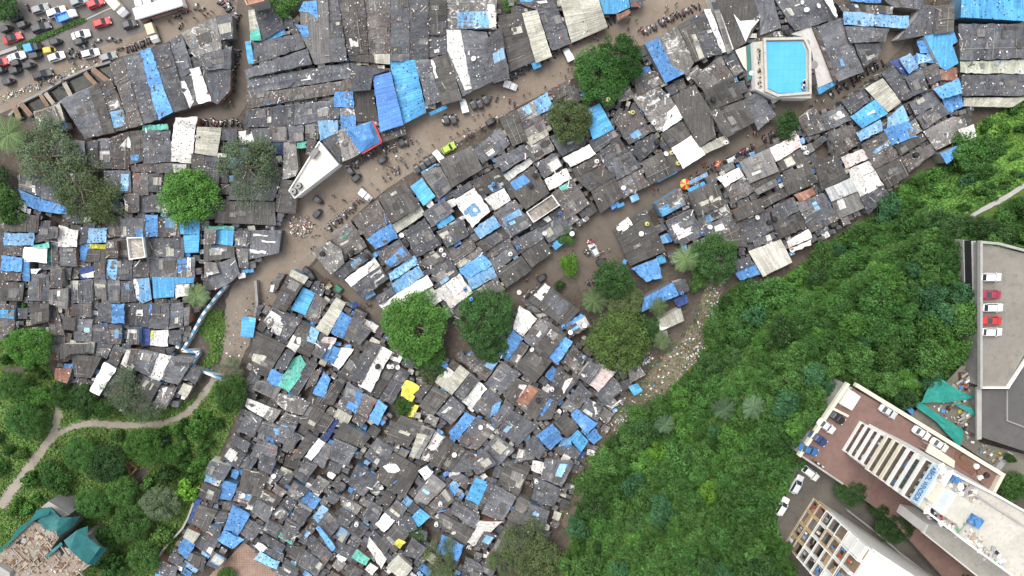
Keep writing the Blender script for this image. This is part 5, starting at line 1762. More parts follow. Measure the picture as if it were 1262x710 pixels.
for f in range(NB):
    for k in range(NS):
        s0 = k*bw; z0 = ZB+f*fh
        mb = MB(); kf = 1; wm = M_YEL if (f < 2 or (k in (1,) and f > 2 and f < 5)) else M_white
        kbox(mb, s0+.05, s0+bw-.05, .005, 1.3, z0, z0+.22, wm); kbox(mb, s0+.36, s0+bw-.31, .12, 1.2, z0+.225, z0+.25, M_flr); kbox(mb, s0+.05, s0+.35, .005, 1.09, z0+.22, z0+fh-.01, wm); kbox(mb, s0+bw-.3, s0+bw-.05, .005, 1.08, z0+.22, z0+fh-.01, wm)
        if k in (0, 3) and f in (5, 6): kbox(mb, s0+.35, s0+bw-.3, .3, 1.05, z0+.22, z0+fh-.02, wm)
        b_ = mb.build('balcony', bk)
        mb = MB(); kbox(mb, s0+.36, s0+bw-.31, .01, .1, z0+.23, z0+fh-.05, random.choice([M_GLS, M_dark, M_BRN, M_concd, M_YEL])); mb.build('window', b_)
        mb = MB()
        for r__ in range(2): kbox(mb, s0+.36, s0+bw-.31, 1.2, 1.25, z0+.4+r__*.22, z0+.46+r__*.22, random.choice([M_white, M_white, M_BRN]))
        mb.build('railing', b_)
        if random.random() < .75:
            mb = MB()
            for j in range(4):
                s = random.uniform(s0+.5, s0+bw-1.2); q = random.uniform(.3, .9); kbox(mb, s, s+random.uniform(.3, .8), q, q+.1, z0+.6, z0+random.uniform(1.2, 1.9), random.choice(CLO))
            mb.build('laundry', b_)
mb = MB()
for a, b in zip(C, C[1:]+C[:1]):
    d = b-a; mb.box(((a.x+b.x)/2, (a.y+b.y)/2, ZK+.35), (d.length, .5, .7), math.atan2(d.y, d.x), M_white)
mb.build('parapet', bk)
mb = MB(); p = G1+_bd*.3+u2*5; mb.box((p.x, p.y, ZK+1.3), (4, 3.5, 2.6), RZ2, M_white); mb.build('stair_head', bk)
wall_run('garden_wall', [(1040, 625), (1075, 652), (1105, 678), (1150, 712)], 1.6, .4, M_concd, 'old concrete wall between the two apartment buildings', 'wall', ZB)

# ------------------------------------------------------------------ netted ruin, lower left
ZR = 11.0
ru = thing('netted_ruin', P(50, 665, 0), 'half demolished building with broken roof slabs under teal nets', 'ruin')
def tl(s): return T5(s, 0, 568)
RA = tl('-40,610 75,505 200,370 350,432 362,475 275,590 470,520 560,640 450,720 -40,740')
def ruin_mat():
    m, nt, bs = new_mat('ruin_slab'); v, _ = coords(nt, False)
    n1 = noise(nt, v, .35, 6, .7, 1); n2 = noise(nt, v, 1.6, 5, .75)
    mp = nt.nodes.new('ShaderNodeMapping'); mp.inputs['Rotation'].default_value = (0, 0, .7); L(nt, v, mp.inputs[0])
    br = nt.nodes.new('ShaderNodeTexBrick'); br.inputs['Scale'].default_value = 1; br.inputs['Brick Width'].default_value = 3.4; br.inputs['Row Height'].default_value = 2.9; br.inputs['Mortar Size'].default_value = .09
    br.inputs['Color1'].default_value = (.30, .255, .205, 1); br.inputs['Color2'].default_value = (.235, .195, .155, 1); br.inputs['Mortar'].default_value = (.16, .13, .11, 1); L(nt, mp.outputs[0], br.inputs['Vector'])
    c = mix_col(nt, math_node(nt, 'MULTIPLY', ramp(nt, n1, .45, .62), .8), br.outputs['Color'], (.25, .17, .13)); c = mix_col(nt, math_node(nt, 'MULTIPLY', ramp(nt, n2, .55, .7), .6), c, (.46, .41, .35))
    L(nt, c, bs.inputs['Base Color']); bump(nt, bs, n2, .6, .15); bs.inputs['Roughness'].default_value = .95
    return m
block(ru, 'slab_roof', RA, ZR, 0, M_concd, ruin_mat())
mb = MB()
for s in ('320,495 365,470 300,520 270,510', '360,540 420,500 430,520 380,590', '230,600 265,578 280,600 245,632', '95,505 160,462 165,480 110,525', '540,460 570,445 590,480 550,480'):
    q = [P(x, y, ZR+.02) for x, y in ccw(tl(s))]; mb.face(q, M_dark)  # black patches on the solid slab paint the dark inside of holes
mb.build('hole_dark_patch', ru)
mb = MB(); random.seed(77); speck(mb, tl('0,620 85,520 200,390 340,440 350,470 270,590 460,530 540,640 450,700 0,700'), ZR, 260, 1.1, [JUNK[0], JUNK[1], JUNK[2], JUNK[7], M_RUIN], [.7, 2.5, 4, 7, 7])
for k in range(26):
    x, y = random.uniform(10, 100), random.uniform(660, 708)
    if inpoly(x, y, RA): p = P(x, y, ZR); mb.box((p.x, p.y, ZR+.25), (random.uniform(1.5, 4), .22, .5), pxdir(x, y, random.choice([40, -50]))+random.uniform(-.1, .1), M_RUIN)
mb.build('broken_wall', ru)
def rnet(s, zs, lab): net('scaffold_net', tl(s), ZR, lab, M_NETD, .25, zs)
rnet('-10,545 70,485 110,415 190,360 230,300 320,285 300,330 205,370 100,470 40,530 -10,575', [6, 7, 7, 8, 9, 9, 12, 12, 12, 12, 11], 'teal net strip hanging down the left edge of the ruin')
rnet('230,372 320,288 370,345 440,350 495,342 430,420 352,470 350,432 290,428', [12.3, 10, 10, 9, 7, 10, 11.7, 12.2, 12.3], 'wide teal net draped over the upper wing of the ruin')
rnet('395,490 470,430 545,398 540,470 620,530 658,540 590,635 540,640 435,545', [11.8, 11, 9, 10, 9, 7, 10, 11.9, 12], 'wide teal net draped over the right wing of the ruin')
rnet('275,590 375,500 385,515 290,598', [11.6, 11.6, 11.9, 11.9], 'narrow teal net strip between the two ruin wings')
block(ru, 'annex_roof', tl('250,290 300,250 430,330 390,350 320,285'), 7, 0, M_concd, M_conc)
cr_ = tl('-20,640 60,690 60,720 -20,720')
block(thing('white_parapet_block', P(2, 700, 0), 'pale corner slab at the lower left edge of the photo', 'building'), 'slab', cr_, ZR+1.5, ZR, M_conc, M_conc)

# striped fence, boundary wall, rubble, small structures
def striped_mat():
    m, nt, bs = new_mat('striped_sheet'); wv = nt.nodes.new('ShaderNodeTexWave'); wv.inputs['Scale'].default_value = .22; wv.bands_direction = 'DIAGONAL'; wv.inputs['Distortion'].default_value = 1.5
    v, _ = coords(nt, False); L(nt, v, wv.inputs['Vector'])
    L(nt, mix_col(nt, ramp(nt, wv.outputs['Fac'], .45, .55), (.10, .26, .42), (.66, .66, .63)), bs.inputs['Base Color']); return m
M_STR = striped_mat()
wall_run('striped_fence', [(283, 350), (269, 366), (254, 386), (243, 406), (229, 430), (249, 432), (239, 450), (277, 464)], 2.2, .6, M_STR, 'blue and white striped sheet fence bending around the green strip', 'fence')
wall_run('striped_fence', [(230, 403), (223, 427)], 2.2, .8, M_STR, 'short blue and white striped sheet fence beside the alley', 'fence')
wall_run('boundary_wall', [(242, 616), (235, 635), (228, 648), (212, 665), (203, 676), (199, 690)], 1.8, .45, M_conc, 'grey boundary wall curving between the huts and the thicket', 'wall')
wall_run('lane_wall', [(318, 345), (320, 372), (316, 398)], 2.0, .6, M_concd, 'dark old wall at the left of the lower huts', 'wall')
random.seed(5)
def heap(name, px, n, hmax, lab, cat='rubble', mats=None, w=None, terrain=False):
    mb = MB(); xs = [p[0] for p in px]; ys = [p[1] for p in px]; c = cen(px); rr = max(max(xs)-min(xs), max(ys)-min(ys))/2; k = 0
    while k < n:
        x, y = random.uniform(min(xs), max(xs)), random.uniform(min(ys), max(ys))
        if not inpoly(x, y, px): continue
        k += 1; f = max(0, 1-math.hypot(x-c[0], y-c[1])/rr); z = hmax*f*random.random()
        p = PT(x, y, z) if terrain else P(x, y, z); s = .07+.42*random.random()**3
        mb.box((p.x, p.y, p.z+.1), (s, s*random.uniform(.3, 1), random.uniform(.08, .3)), random.uniform(0, 3), random.choices(mats or JUNK, w or [6, 5, 4, 1.5, 1, .6, .5, 4, .3])[0], 1, random.uniform(-.3, .3))
    return tag(mb.build(name), lab, cat, None, 'stuff')
heap('rubble_heap', [(355, 268), (380, 265), (388, 282), (375, 294), (356, 288)], 420, 2.0, 'heap of broken brick and white rubble at the street junction', 'rubble', JUNK, [9, 5, 5, 1, .3, .6, .2, 7, .2])
heap('rubbish_slope', [(872, 345), (892, 342), (886, 370), (878, 400), (868, 425), (848, 455), (822, 482), (790, 505), (765, 530), (742, 560), (722, 590), (706, 625), (690, 645), (682, 640), (705, 590), (725, 545), (735, 520), (760, 480), (800, 450), (835, 425), (852, 400)], 1700, .35, 'brown slope of litter and plastic between the huts and the forest', 'rubbish', JUNK, [3.2, 3, 3.5, 1.5, .8, .5, .3, 8, .2], True)
heap('drain_litter', [(0, 130), (25, 118), (60, 105), (95, 90), (130, 76), (128, 70), (95, 82), (55, 98), (20, 110), (0, 118)], 330, .4, 'litter, sacks and wares lined up along the open drain', 'litter', JUNK, [8, 4, 3, 1.5, 1.2, 1, .8, 2, 1])
for k_, px_ in enumerate(([(838, 432), (852, 428), (872, 425), (862, 448), (846, 458)], [(787, 436), (800, 432), (806, 444), (792, 452)], [(872, 352), (888, 350), (886, 376), (878, 398), (868, 388)], [(752, 520), (776, 505), (784, 512), (760, 536)])):
    heap('plastic_litter', px_, 170, .3, ['white plastic litter by the forest edge below the pale broken roof', 'pale plastic heap below the yellow-flecked tree', 'litter heap beside the round dark tree at the forest edge', 'white litter spilling down the lower slope'][k_], 'litter', JUNK, [9, 4, 3, .8, 1.5, .3, .4, 2, .2], True)
heap('forest_litter', [(920, 346), (958, 345), (962, 352), (925, 358)], 120, .3, 'litter below the cream panelled roof', 'litter', None, None, True)
heap('alley_litter', [(440, 490), (455, 505), (400, 580), (350, 650), (345, 640), (390, 570), (430, 510)], 200, .4, 'litter lying in the narrow alley between hut rows', 'litter')
heap('lane_litter', [(345, 300), (410, 250), (520, 165), (640, 100), (760, 45), (850, 8), (870, 20), (770, 70), (650, 130), (530, 205), (420, 285), (370, 330)], 300, .1, 'scraps and mud clods scattered over the main street', 'litter', JUNK, [3, 4, 5, 2, .4, .4, .2, 6, .2])
heap('yard_litter', [(275, 450), (290, 380), (320, 350), (340, 360), (310, 400), (300, 440), (290, 470)], 150, .15, 'stones and scraps on the bare ground by the junction', 'litter')
for s, lab in (('1010,580 1040,578 1040,618 1010,620', 'pale blue lid lying in the grass by the dirt track'),):
    px = T5(s, 0, 426); p = P(*cen(px), 0); t = thing('tank_lid', p, lab, 'lid'); mb = MB(); q = [P(x, y, .5) for x, y in ccw(px)]; mb.prism([Vector((a.x, a.y, -.1)) for a in q], q, R['l']); mb.box((p.x, p.y, .53), (.5, .5, .08), .2, JUNK[1]); mb.build('cover', t)
pit = thing('brick_pit', P(161, 578, 0), 'dark square brick pit open among the bushes lower left', 'pit'); mb = MB()
q = T5('780,20 800,10 845,45 805,90', 0, 568); w_ = [P(x, y, 1.0) for x, y in ccw(q)]
for a, b in zip(w_, w_[1:]+w_[:1]):
    d = b-a; mb.box(((a.x+b.x)/2, (a.y+b.y)/2, .4), (d.length, .35, 1.6), math.atan2(d.y, d.x), WALLS[1])
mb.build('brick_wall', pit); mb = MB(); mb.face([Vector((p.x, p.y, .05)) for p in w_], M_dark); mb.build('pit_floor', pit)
# ------------------------------------------------------------------ trees
def leaf_mat(name, col, var=.6):
    m, nt, bs = new_mat('leaf_'+name)
    oi = nt.nodes.new('ShaderNodeObjectInfo')
    t = math_node(nt, 'MULTIPLY', attr(nt), math_node(nt, 'ADD', 1-var/2, math_node(nt, 'MULTIPLY', oi.outputs['Random'], var)))
    cb = nt.nodes.new('ShaderNodeCombineColor')
    for i in range(3): L(nt, t, cb.inputs[i])
    L(nt, mix_col(nt, 1.0, col, cb.outputs[0], 'MULTIPLY'), bs.inputs['Base Color'])
    bs.inputs['Roughness'].default_value = .65; bs.inputs['Specular IOR Level'].default_value = .15
    return m
LEAF = dict(bright=leaf_mat('bright', (.070, .168, .033)), mid=leaf_mat('mid', (.060, .134, .032)), dark=leaf_mat('dark', (.042, .092, .028)), deep=leaf_mat('deep', (.049, .122, .029)),
            olive=leaf_mat('olive', (.092, .125, .05)), grey=leaf_mat('grey', (.10, .14, .075)), fleck=leaf_mat('fleck', (.055, .09, .024)), lime=leaf_mat('lime', (.11, .24, .03)),
            palm=leaf_mat('palm', (.10, .155, .06)), cycad=leaf_mat('cycad', (.075, .125, .065)), grass=leaf_mat('grass', (.11, .215, .042)), weed=leaf_mat('weed', (.085, .165, .04)), darkgreen2=leaf_mat('darkgreen2', (.038, .088, .026)), shade=leaf_mat('shade', (.042, .112, .026)), tuft=leaf_mat('tuft', (.19, .25, .075)), bluegreen=leaf_mat('bluegreen', (.045, .12, .05)))  # the darkest tints are the own leaf colour of dark green trees
M_BARK = simple('bark', (.12, .09, .065), .95, .3, 2)
def quads_mesh(name, ctr, nor, size, tone, mat, asp=.6):
    """many small leaf faces in one mesh (numpy)"""
    n = len(ctr); r = RNG.normal(size=(n, 3)); t = np.cross(nor, r); t /= np.linalg.norm(t, axis=1)[:, None]+1e-9; b = np.cross(nor, t)
    s = size[:, None]; V = np.empty((n, 4, 3))
    V[:, 0] = ctr-t*s; V[:, 1] = ctr-b*s*asp; V[:, 2] = ctr+t*s; V[:, 3] = ctr+b*s*asp
    me = bpy.data.meshes.new(name); me.vertices.add(n*4); me.vertices.foreach_set('co', V.reshape(-1).astype(np.float32))
    me.loops.add(n*4); me.loops.foreach_set('vertex_index', np.arange(n*4, dtype=np.int32))
    me.polygons.add(n); me.polygons.foreach_set('loop_start', np.arange(0, n*4, 4, dtype=np.int32))
    a = me.attributes.new('tone', 'FLOAT', 'FACE'); a.data.foreach_set('value', tone.astype(np.float32))
    me.materials.append(mat); me.update(calc_edges=True)
    return me
def unit(v): return v/(np.linalg.norm(v, axis=-1)[..., None]+1e-9)
def crown(name, nleaf, nclump, leaf, csize, flat, gap=0.0, seed=0, amp=.16):
    """unit-radius crown: leaf clumps spread through a flattened dome"""
    rg = np.random.default_rng(seed)
    th = rg.uniform(0, 2*pi, nclump); rad = np.sqrt(rg.uniform(0.02, 1, nclump))*(1-csize*.62)
    sh = 1+amp*np.sin(th*2+rg.uniform(0, 6))+amp*.8*np.sin(th*3+rg.uniform(0, 6))+.06*np.sin(th*5+rg.uniform(0, 6))
    cx = np.cos(th)*rad*sh; cy = np.sin(th)*rad*sh
    cz = flat*(np.sqrt(np.clip(1-rad**2, 0, 1)))*rg.uniform(.62, 1.12, nclump)
    ctone = rg.uniform(.72, 1.30, nclump); cs = csize*rg.uniform(.6, 1.25, nclump)
    k = rg.integers(0, nclump, nleaf); d = unit(rg.normal(size=(nleaf, 3))); d[:, 2] = np.abs(d[:, 2])*.9-.15
    rr = cs[k]*rg.uniform(.55, 1.05, nleaf)
    ctr = np.stack([cx[k], cy[k], cz[k]], 1)+d*rr[:, None]*np.array([1, 1, .8])
    low = rg.random(nleaf) < .16
    ctr[low, 2] *= rg.uniform(.1, .6, low.sum())
    nor = unit(d*.7+rg.normal(size=(nleaf, 3))*.5+np.array([0, 0, .55]))
    tone = ctone[k]*rg.uniform(.75, 1.3, nleaf)
    return quads_mesh(name, ctr, nor, leaf*rg.uniform(.6, 1.35, nleaf), tone, LEAF['mid'])
CROWN = [crown('crown', 3600, 34+3*i, .055, .30, .62, seed=20+i) for i in range(7)]
CROWN_BIG = [crown('crown', 15000, 130, .028, .19, .62, seed=40+i, amp=.07) for i in range(4)]
CROWN_SP = [crown('crown', 7000, 60, .022, .22, .5, seed=60+i) for i in range(4)]
CROWN_SMALL = [crown('crown', 1400, 16, .095, .38, .7, seed=80+i) for i in range(3)]
def trunk_mesh(seed):
    rg = random.Random(seed); mb = MB()
    mb.tube([(0, 0, -.3), (rg.uniform(-.03, .03), 0, .4), (rg.uniform(-.08, .08), rg.uniform(-.08, .08), .78)], [.075, .055, .04], M_BARK, 7)
    for k in range(6):
        a = k*pi/3+rg.uniform(-.3, .3); z = rg.uniform(.45, .75); r = rg.uniform(.35, .6)
        mb.tube([(0, 0, z), (math.cos(a)*r*.5, math.sin(a)*r*.5, z+.15), (math.cos(a)*r, math.sin(a)*r, z+.28)], [.035, .024, .01], M_BARK, 5)
    return mb.mesh('trunk', smooth=False)
TRUNK = [trunk_mesh(i) for i in range(3)]
TINTW = dict(shade='dark green', darkgreen2='dark green', tuft='pale green', bright='bright green', mid='mid green', dark='dark green', deep='deep green', olive='olive', grey='grey-green', fleck='yellow-flecked dark', lime='lime green', palm='', cycad='', bluegreen='bluish green', weed='mid green')
def tree(px, py, r, tint, kind='tree', label=None, hgt=None, group=None, terrain=True, where='', rg=random.Random(3)):
    """r in photo pixels; the crown's middle is put where the photo shows it"""
    rm = r*.19
    H = hgt if hgt else max(2.2, min(9, rm*1.35))
    c = PT(px, py, H*.75) if terrain else P(px, py, H*.75)
    g = hill(c.x, c.y) if terrain else 0.0
    o = thing('tree' if kind != 'bush' else 'bush', (c.x, c.y, g), label, 'tree' if kind != 'bush' else 'bush', group, rg.uniform(0, 6.28))
    rm = rm*(CAM_H-g)/CAM_H
    ch = dict(tree=CROWN, big=CROWN_BIG, sparse=CROWN_SP, bush=CROWN_SMALL)[kind]
    me = rg.choice(ch)
    z0 = H*.42 if kind != 'bush' else .1
    cr = link('crown', me, o, (0, 0, z0), 0, (rm, rm*rg.uniform(.92, 1.08), max(H-z0, .8)*1.45))
    cr.material_slots[0].link = 'OBJECT'; cr.material_slots[0].material = LEAF[tint]
    if kind != 'bush' or True: link('trunk' if kind != 'bush' else 'stem', rg.choice(TRUNK), o, (0, 0, 0), 0, (rm*.85, rm*.85, H*.92))
    if not label: want_label(o, where or f"{TINTW[tint]} {'bush' if kind == 'bush' else 'tree'}", (px, py))
    return o
BIG = [(742, 92, 36, 'shade', 'big', 'left half of the tall tree crown beside the main street'), (764, 72, 29, 'shade', 'big', 'right half of the tall leafy tree overhanging the main street'),
       (703, 148, 29, 'olive', 'big', 'loose olive tree beside the sky blue roof below the main street'), (970, 154, 17, 'dark', 'tree', 'small dark tree in the lane below the swimming pool'),
       (511, 403, 46, 'bright', 'big', 'big round bright green tree among the lower huts'), (531, 440, 20, 'mid', 'tree', 'smaller green tree against the big bright round tree'),
       (598, 392, 38, 'darkgreen2', 'big', 'upper half of the big dark round tree right of the bright one'), (603, 425, 24, 'darkgreen2', 'big', 'lower half of the big dark round tree right of the bright one'),
       (696, 288, 14, 'mid', 'tree', 'small feathery tree over a blue awning by the lane bend'), (702, 327, 14, 'lime', 'tree', 'small lime green tree at the left of the square'), (690, 352, 7, 'mid', 'bush', 'little bush below the lime green tree in the square'),
       (757, 345, 26, 'dark', 'big', 'dark tree left of the blue roofs in the square'), (772, 372, 24, 'olive', 'big', 'olive brown tree between the fan palm and blue roof'), (763, 422, 41, 'fleck', 'big', 'round dark tree with yellowish flecks below the fan palm'), (795, 408, 20, 'dark', 'big', 'dark green tree touching the yellow-flecked round tree'),
       (882, 318, 31, 'dark', 'big', 'round dark tree beside the cream panelled roof'), (862, 345, 14, 'mid', 'tree', 'small tree below the round dark tree near the rubbish slope'),
       (62, 192, 46, 'grey', 'sparse', 'big grey-green tree at upper left beside the open drain'), (98, 232, 46, 'olive', 'sparse', 'wide thin olive tree over the left huts'), (40, 180, 28, 'grey', 'sparse', 'grey-green crown at the left of the big upper left tree'), (120, 250, 30, 'olive', 'sparse', 'thin olive crown at the lower right of the upper left trees'),
       (231, 243, 36, 'bright', 'big', 'bright green bushy tree beside the long grey shed'), (305, 208, 41, 'grey', 'sparse', 'grey-green willowy tree above the long grey shed'), (322, 195, 28, 'grey', 'sparse', 'grey-green crown right of the willowy tree'),
       (8, 252, 22, 'mid', 'tree', 'green tree at the left photo edge'), (-8, 215, 18, 'dark', 'tree', 'dark tree cut by the left photo edge'), (33, 427, 27, 'bright', 'big', 'bright rounded tree left of the lower left huts'), (33, 378, 7, 'mid', 'bush', 'little bush in the alley of the left huts'),
       (150, 482, 30, 'grey', 'sparse', 'thin grey-green tree over the lower left huts'), (172, 502, 24, 'grey', 'sparse', 'thin tree hanging over the dirt track'), (6, 8, 16, 'dark', 'tree', 'tree in the upper left photo corner'), (350, 2, 18, 'mid', 'tree', 'green tree at the top beside the salmon terrace'),
       (285, 485, 24, 'mid', 'big', 'leafy tree left of the lower huts beside the dirt track'), (282, 455, 16, 'grey', 'sparse', 'thin tree beside the striped fence end'), (652, 678, 40, 'olive', 'sparse', 'olive tree at the bottom beside the forest'), (668, 700, 34, 'olive', 'big', 'fuller olive tree at the bottom edge by the forest'), (620, 695, 22, 'olive', 'sparse', 'small olive tree over the dark huts at the bottom'),
       (541, 692, 29, 'olive', 'sparse', 'olive tree at the bottom below the tilted blue roof'), (515, 658, 13, 'mid', 'tree', 'small green tree by the brown yard at the bottom'), (497, 501, 14, 'mid', 'tree', 'small tree left of the yellow tarps'), (527, 463, 13, 'olive', 'tree', 'thin brownish tree between the round tree and the cream strip'), (545, 458, 10, 'mid', 'tree', 'small green tree below the dark round tree'),
       (628, 5, 10, 'mid', 'tree', 'small tree at the top photo edge by the grey shed'), (278, 710, 12, 'mid', 'tree', 'small tree at the bottom edge in the tiled yard'), (905, 110, 8, 'mid', 'bush', 'weeds in the dark gap left of the pool')]
for b in BIG:
    H = 9 if b[4] == 'big' and b[2] > 25 else None
    tree(b[0], b[1], b[2], b[3], b[4], b[5], H, 'trees standing among the huts')
# palms: trunk and arching fronds
def palm_crown(name, nf, seed, lw=.055, droop=.55):
    rg = np.random.default_rng(seed); V = []; F = []; T = []
    for k in range(nf):
        a = 2*pi*k/nf+rg.uniform(-.2, .2); up = rg.uniform(.1, .5); ln = rg.uniform(.8, 1.08); t0 = rg.uniform(.75, 1.3)
        d = np.array([math.cos(a), math.sin(a), 0]); sd = np.array([-d[1], d[0], 0])
        prev = None
        for i in range(13):
            s = i/12; p = d*s*ln+np.array([0, 0, up*s*1.2-droop*s*s])
            if prev is not None:
                b = len(V); V += [prev-sd*.012, prev+sd*.012, p+sd*.01, p-sd*.01]; F.append((b, b+1, b+2, b+3)); T.append(t0*1.2)
                for sg_ in (-1, 1):
                    if s < .12: continue
                    l_ = .26*math.sin(pi*min(1, s*.85+.12))*rg.uniform(.8, 1.1)
                    tip = prev+sd*sg_*l_+d*l_*.75+np.array([0, 0, -l_*.45])
                    b = len(V); V += [prev-d*lw*.3, prev+d*lw*.5, tip+d*lw*.25, tip-d*.005]; F.append((b, b+1, b+2, b+3)); T.append(t0*rg.uniform(.8, 1.2))
            prev = p
    me = bpy.data.meshes.new(name); me.from_pydata([tuple(v) for v in V], [], F); me.materials.append(LEAF['palm'])
    me.attributes.new('tone', 'FLOAT', 'FACE').data.foreach_set('value', T); return me
PALM = [palm_crown('fronds', 14, 1), palm_crown('fronds', 18, 2, .07, .4)]
def palm(px, py, r, tint, label, H, k=0):
    c = PT(px, py, H); g = hill(c.x, c.y); o = thing('palm_tree', (c.x, c.y, g), label, 'palm', 'palms', random.uniform(0, 6)); rm = r*.195
    f = link('fronds', PALM[k], o, (0, 0, H-.3), 0, (rm, rm, rm)); f.material_slots[0].link = 'OBJECT'; f.material_slots[0].material = LEAF[tint]
    mb = MB(); mb.tube([(0, 0, -.3), (.12, .05, H*.5), (0, 0, H)], [.24, .18, .15], M_BARK, 8)
    t = bpy.data.objects.new('trunk', mb.mesh('trunk')); COL.objects.link(t); t.parent = o
for a in ((732, 371, 18, 'palm', 'pale fan palm standing in the small square', 6, 1), (845, 320, 20, 'palm', 'coconut palm with long fronds left of the round dark tree', 8, 0), (812, 379, 15, 'palm', 'small palm over the slanting blue roof', 6, 0), (816, 420, 14, 'palm', 'small palm at the pale broken roof by the rubbish slope', 5, 0),
          (241, 364, 18, 'palm', 'coconut palm by the alley of the striped fence', 7, 0), (10, 165, 25, 'palm', 'coconut palm at the left photo edge beside the drain', 7, 0), (893, 505, 16, 'cycad', 'grey-green palm in the forest, left one of the pair', 10, 1), (928, 502, 16, 'cycad', 'grey-green palm in the forest, right one of the pair', 10, 1), (820, 524, 14, 'cycad', 'faint grey-green palm in the forest near the rubbish slope', 9, 1)):
    palm(*a)
# forest: every crown its own tree
rgF = random.Random(21); placed = [(893, 505, 13), (928, 502, 13), (820, 524, 11)]
TRACK = [[(1290, 205), (1240, 236), (1208, 253), (1180, 268), (1184, 282), (1214, 268), (1244, 252), (1290, 226)]]
LEDGE = [(1180, 290), (1210, 290), (1210, 392), (1192, 388)]
HROAD = [[(978, 540), (1020, 578), (1012, 625), (978, 672), (930, 655), (940, 610), (958, 580)]]
def fill(poly, tries, rmin, rmax, tints, wts, kind, where, ov=.72, hgt=None, group=None, avoid=()):
    xs = [p[0] for p in poly]; ys = [p[1] for p in poly]; n = 0
    for _ in range(tries):
        x, y = rgF.uniform(min(xs), max(xs)), rgF.uniform(min(ys), max(ys)); r = rmin+(rmax-rmin)*rgF.random()**1.5
        if not inpoly(x, y, poly) or any(inpoly(x, y, a) for a in avoid): continue
        if any((x-a)**2+(y-b)**2 < ((r+c)*ov)**2 for a, b, c in placed): continue
        placed.append((x, y, r)); n += 1
        patch = math.sin(x*.021+y*.013)+math.sin(y*.027-x*.008)
        w = [w_*(1.6 if (patch > .3) == (i % 2 == 0) else .7) for i, w_ in enumerate(wts)]
        t = rgF.choices(tints, w)[0]
        sz = 'large ' if r > rmin+(rmax-rmin)*.6 else ('small ' if r < rmin+(rmax-rmin)*.22 else '')
        tree(x, y, r, t, kind, None, (max(4.5, r*.19*1.5)*rgF.uniform(.8, 1.25) if kind != 'bush' else None) if hgt is None else hgt, group, True, f"{sz}{TINTW[t]} {where}", rgF)
    return n
FINNER = shrink(FOREST, 9)
MEADOW = [(1290, 110), (1205, 150), (1196, 190), (1135, 222), (1120, 250), (1180, 275), (1290, 225)]
nf = fill(FINNER, 2500, 15, 27, ['bright', 'mid', 'deep', 'dark', 'deep', 'mid', 'lime', 'bluegreen'], [2.6, 3, 3.4, 1.6, 3, 2, .6, 1], 'tree', 'forest tree', .60, None, 'forest trees on the slope', (MEADOW, TRACK[0], HROAD[0], LEDGE))
nf += fill(FINNER, 3000, 8, 14, ['bright', 'mid', 'deep', 'dark', 'bluegreen'], [2.6, 3, 2.5, 1.2, 1], 'tree', 'forest tree', .64, None, 'forest trees on the slope', (MEADOW, TRACK[0], HROAD[0], LEDGE))
nb = fill(MEADOW, 500, 7, 16, ['bright', 'mid', 'deep', 'bluegreen'], [2, 2, 2, 2], 'bush', 'bush on the slope meadow', .95, None, 'bushes on the slope', TRACK)
for x, y, r in ((1222, 190, 22), (1215, 215, 14)): tree(x, y, r, 'deep', 'tree', f"{'larger' if r > 20 else 'smaller'} dark tree on the meadow right of the last huts", 6)
for x, y, r, t, lab in ((1052, 606, 22, 'dark', 'dark tree on the road between podium and balcony block, upper one'), (1108, 645, 30, 'dark', 'large dark tree between the tower and the balcony block'), (1085, 628, 14, 'dark', 'small dark tree between the two larger ones near the tower'),
                      (1250, 600, 22, 'mid', 'green tree at the right edge beside the podium end'), (1190, 715, 16, 'dark', 'dark tree at the bottom between the buildings'), (1245, 565, 6, 'mid', 'little tree by the lean-to sheets in the yard')):
    o = tree(x, y, r, t, 'big', lab, 5.5)
# thicket lower left
for x, y, r, t, k_, lab in ((128, 572, 27, 'dark', 'big', 'large dark tree below the middle of the dirt track'), (176, 551, 25, 'bright', 'big', 'rounded bright green tree right of the brick pit'), (98, 562, 24, 'deep', 'big', 'green tree beside the dirt path fork below it'), (66, 588, 19, 'deep', 'tree', 'green tree right of the lower dirt path'),
                            (148, 606, 20, 'mid', 'big', 'green tree below the brick pit on its left'), (112, 622, 22, 'deep', 'big', 'deep green tree above the ruin on its right'), (158, 646, 26, 'mid', 'big', 'large green tree in the middle of the lower thicket'), (196, 622, 24, 'grey', 'big', 'grey-green tree near the boundary wall'), (176, 688, 22, 'mid', 'big', 'green tree at the bottom edge right of the ruin'),
                            (212, 560, 14, 'bright', 'tree', 'small bright tree right of the rounded bright tree'), (132, 662, 16, 'deep', 'tree', 'green tree against the right ruin wing'), (28, 520, 24, 'deep', 'big', 'broad green tree left of the dirt path'), (14, 478, 20, 'mid', 'big', 'green tree at the left edge above the broad one'), (48, 488, 16, 'bright', 'tree', 'bright tree left of the path fork'), (100, 492, 18, 'dark', 'big', 'dark tree below the rusty hut'), (130, 503, 14, 'deep', 'tree', 'green tree beside the thin grey tree over the track')):
    tree(x, y, r, t, k_, lab, 5 if r < 20 else 6.5, 'bushes and trees of the thicket'); placed.append((x, y, r*.9))
def strip_polys(pts):
    out = []
    for (ax, ay, wa), (bx, by, wb) in zip(pts, pts[1:]):
        l = math.hypot(bx-ax, by-ay); ux, uy = (bx-ax)/l, (by-ay)/l
        out.append([(ax-uy*wa-ux*3, ay+ux*wa-uy*3), (bx-uy*wb+ux*3, by+ux*wb+uy*3), (bx+uy*wb+ux*3, by-ux*wb+uy*3), (ax+uy*wa-ux*3, ay-ux*wa-uy*3)])
    return out
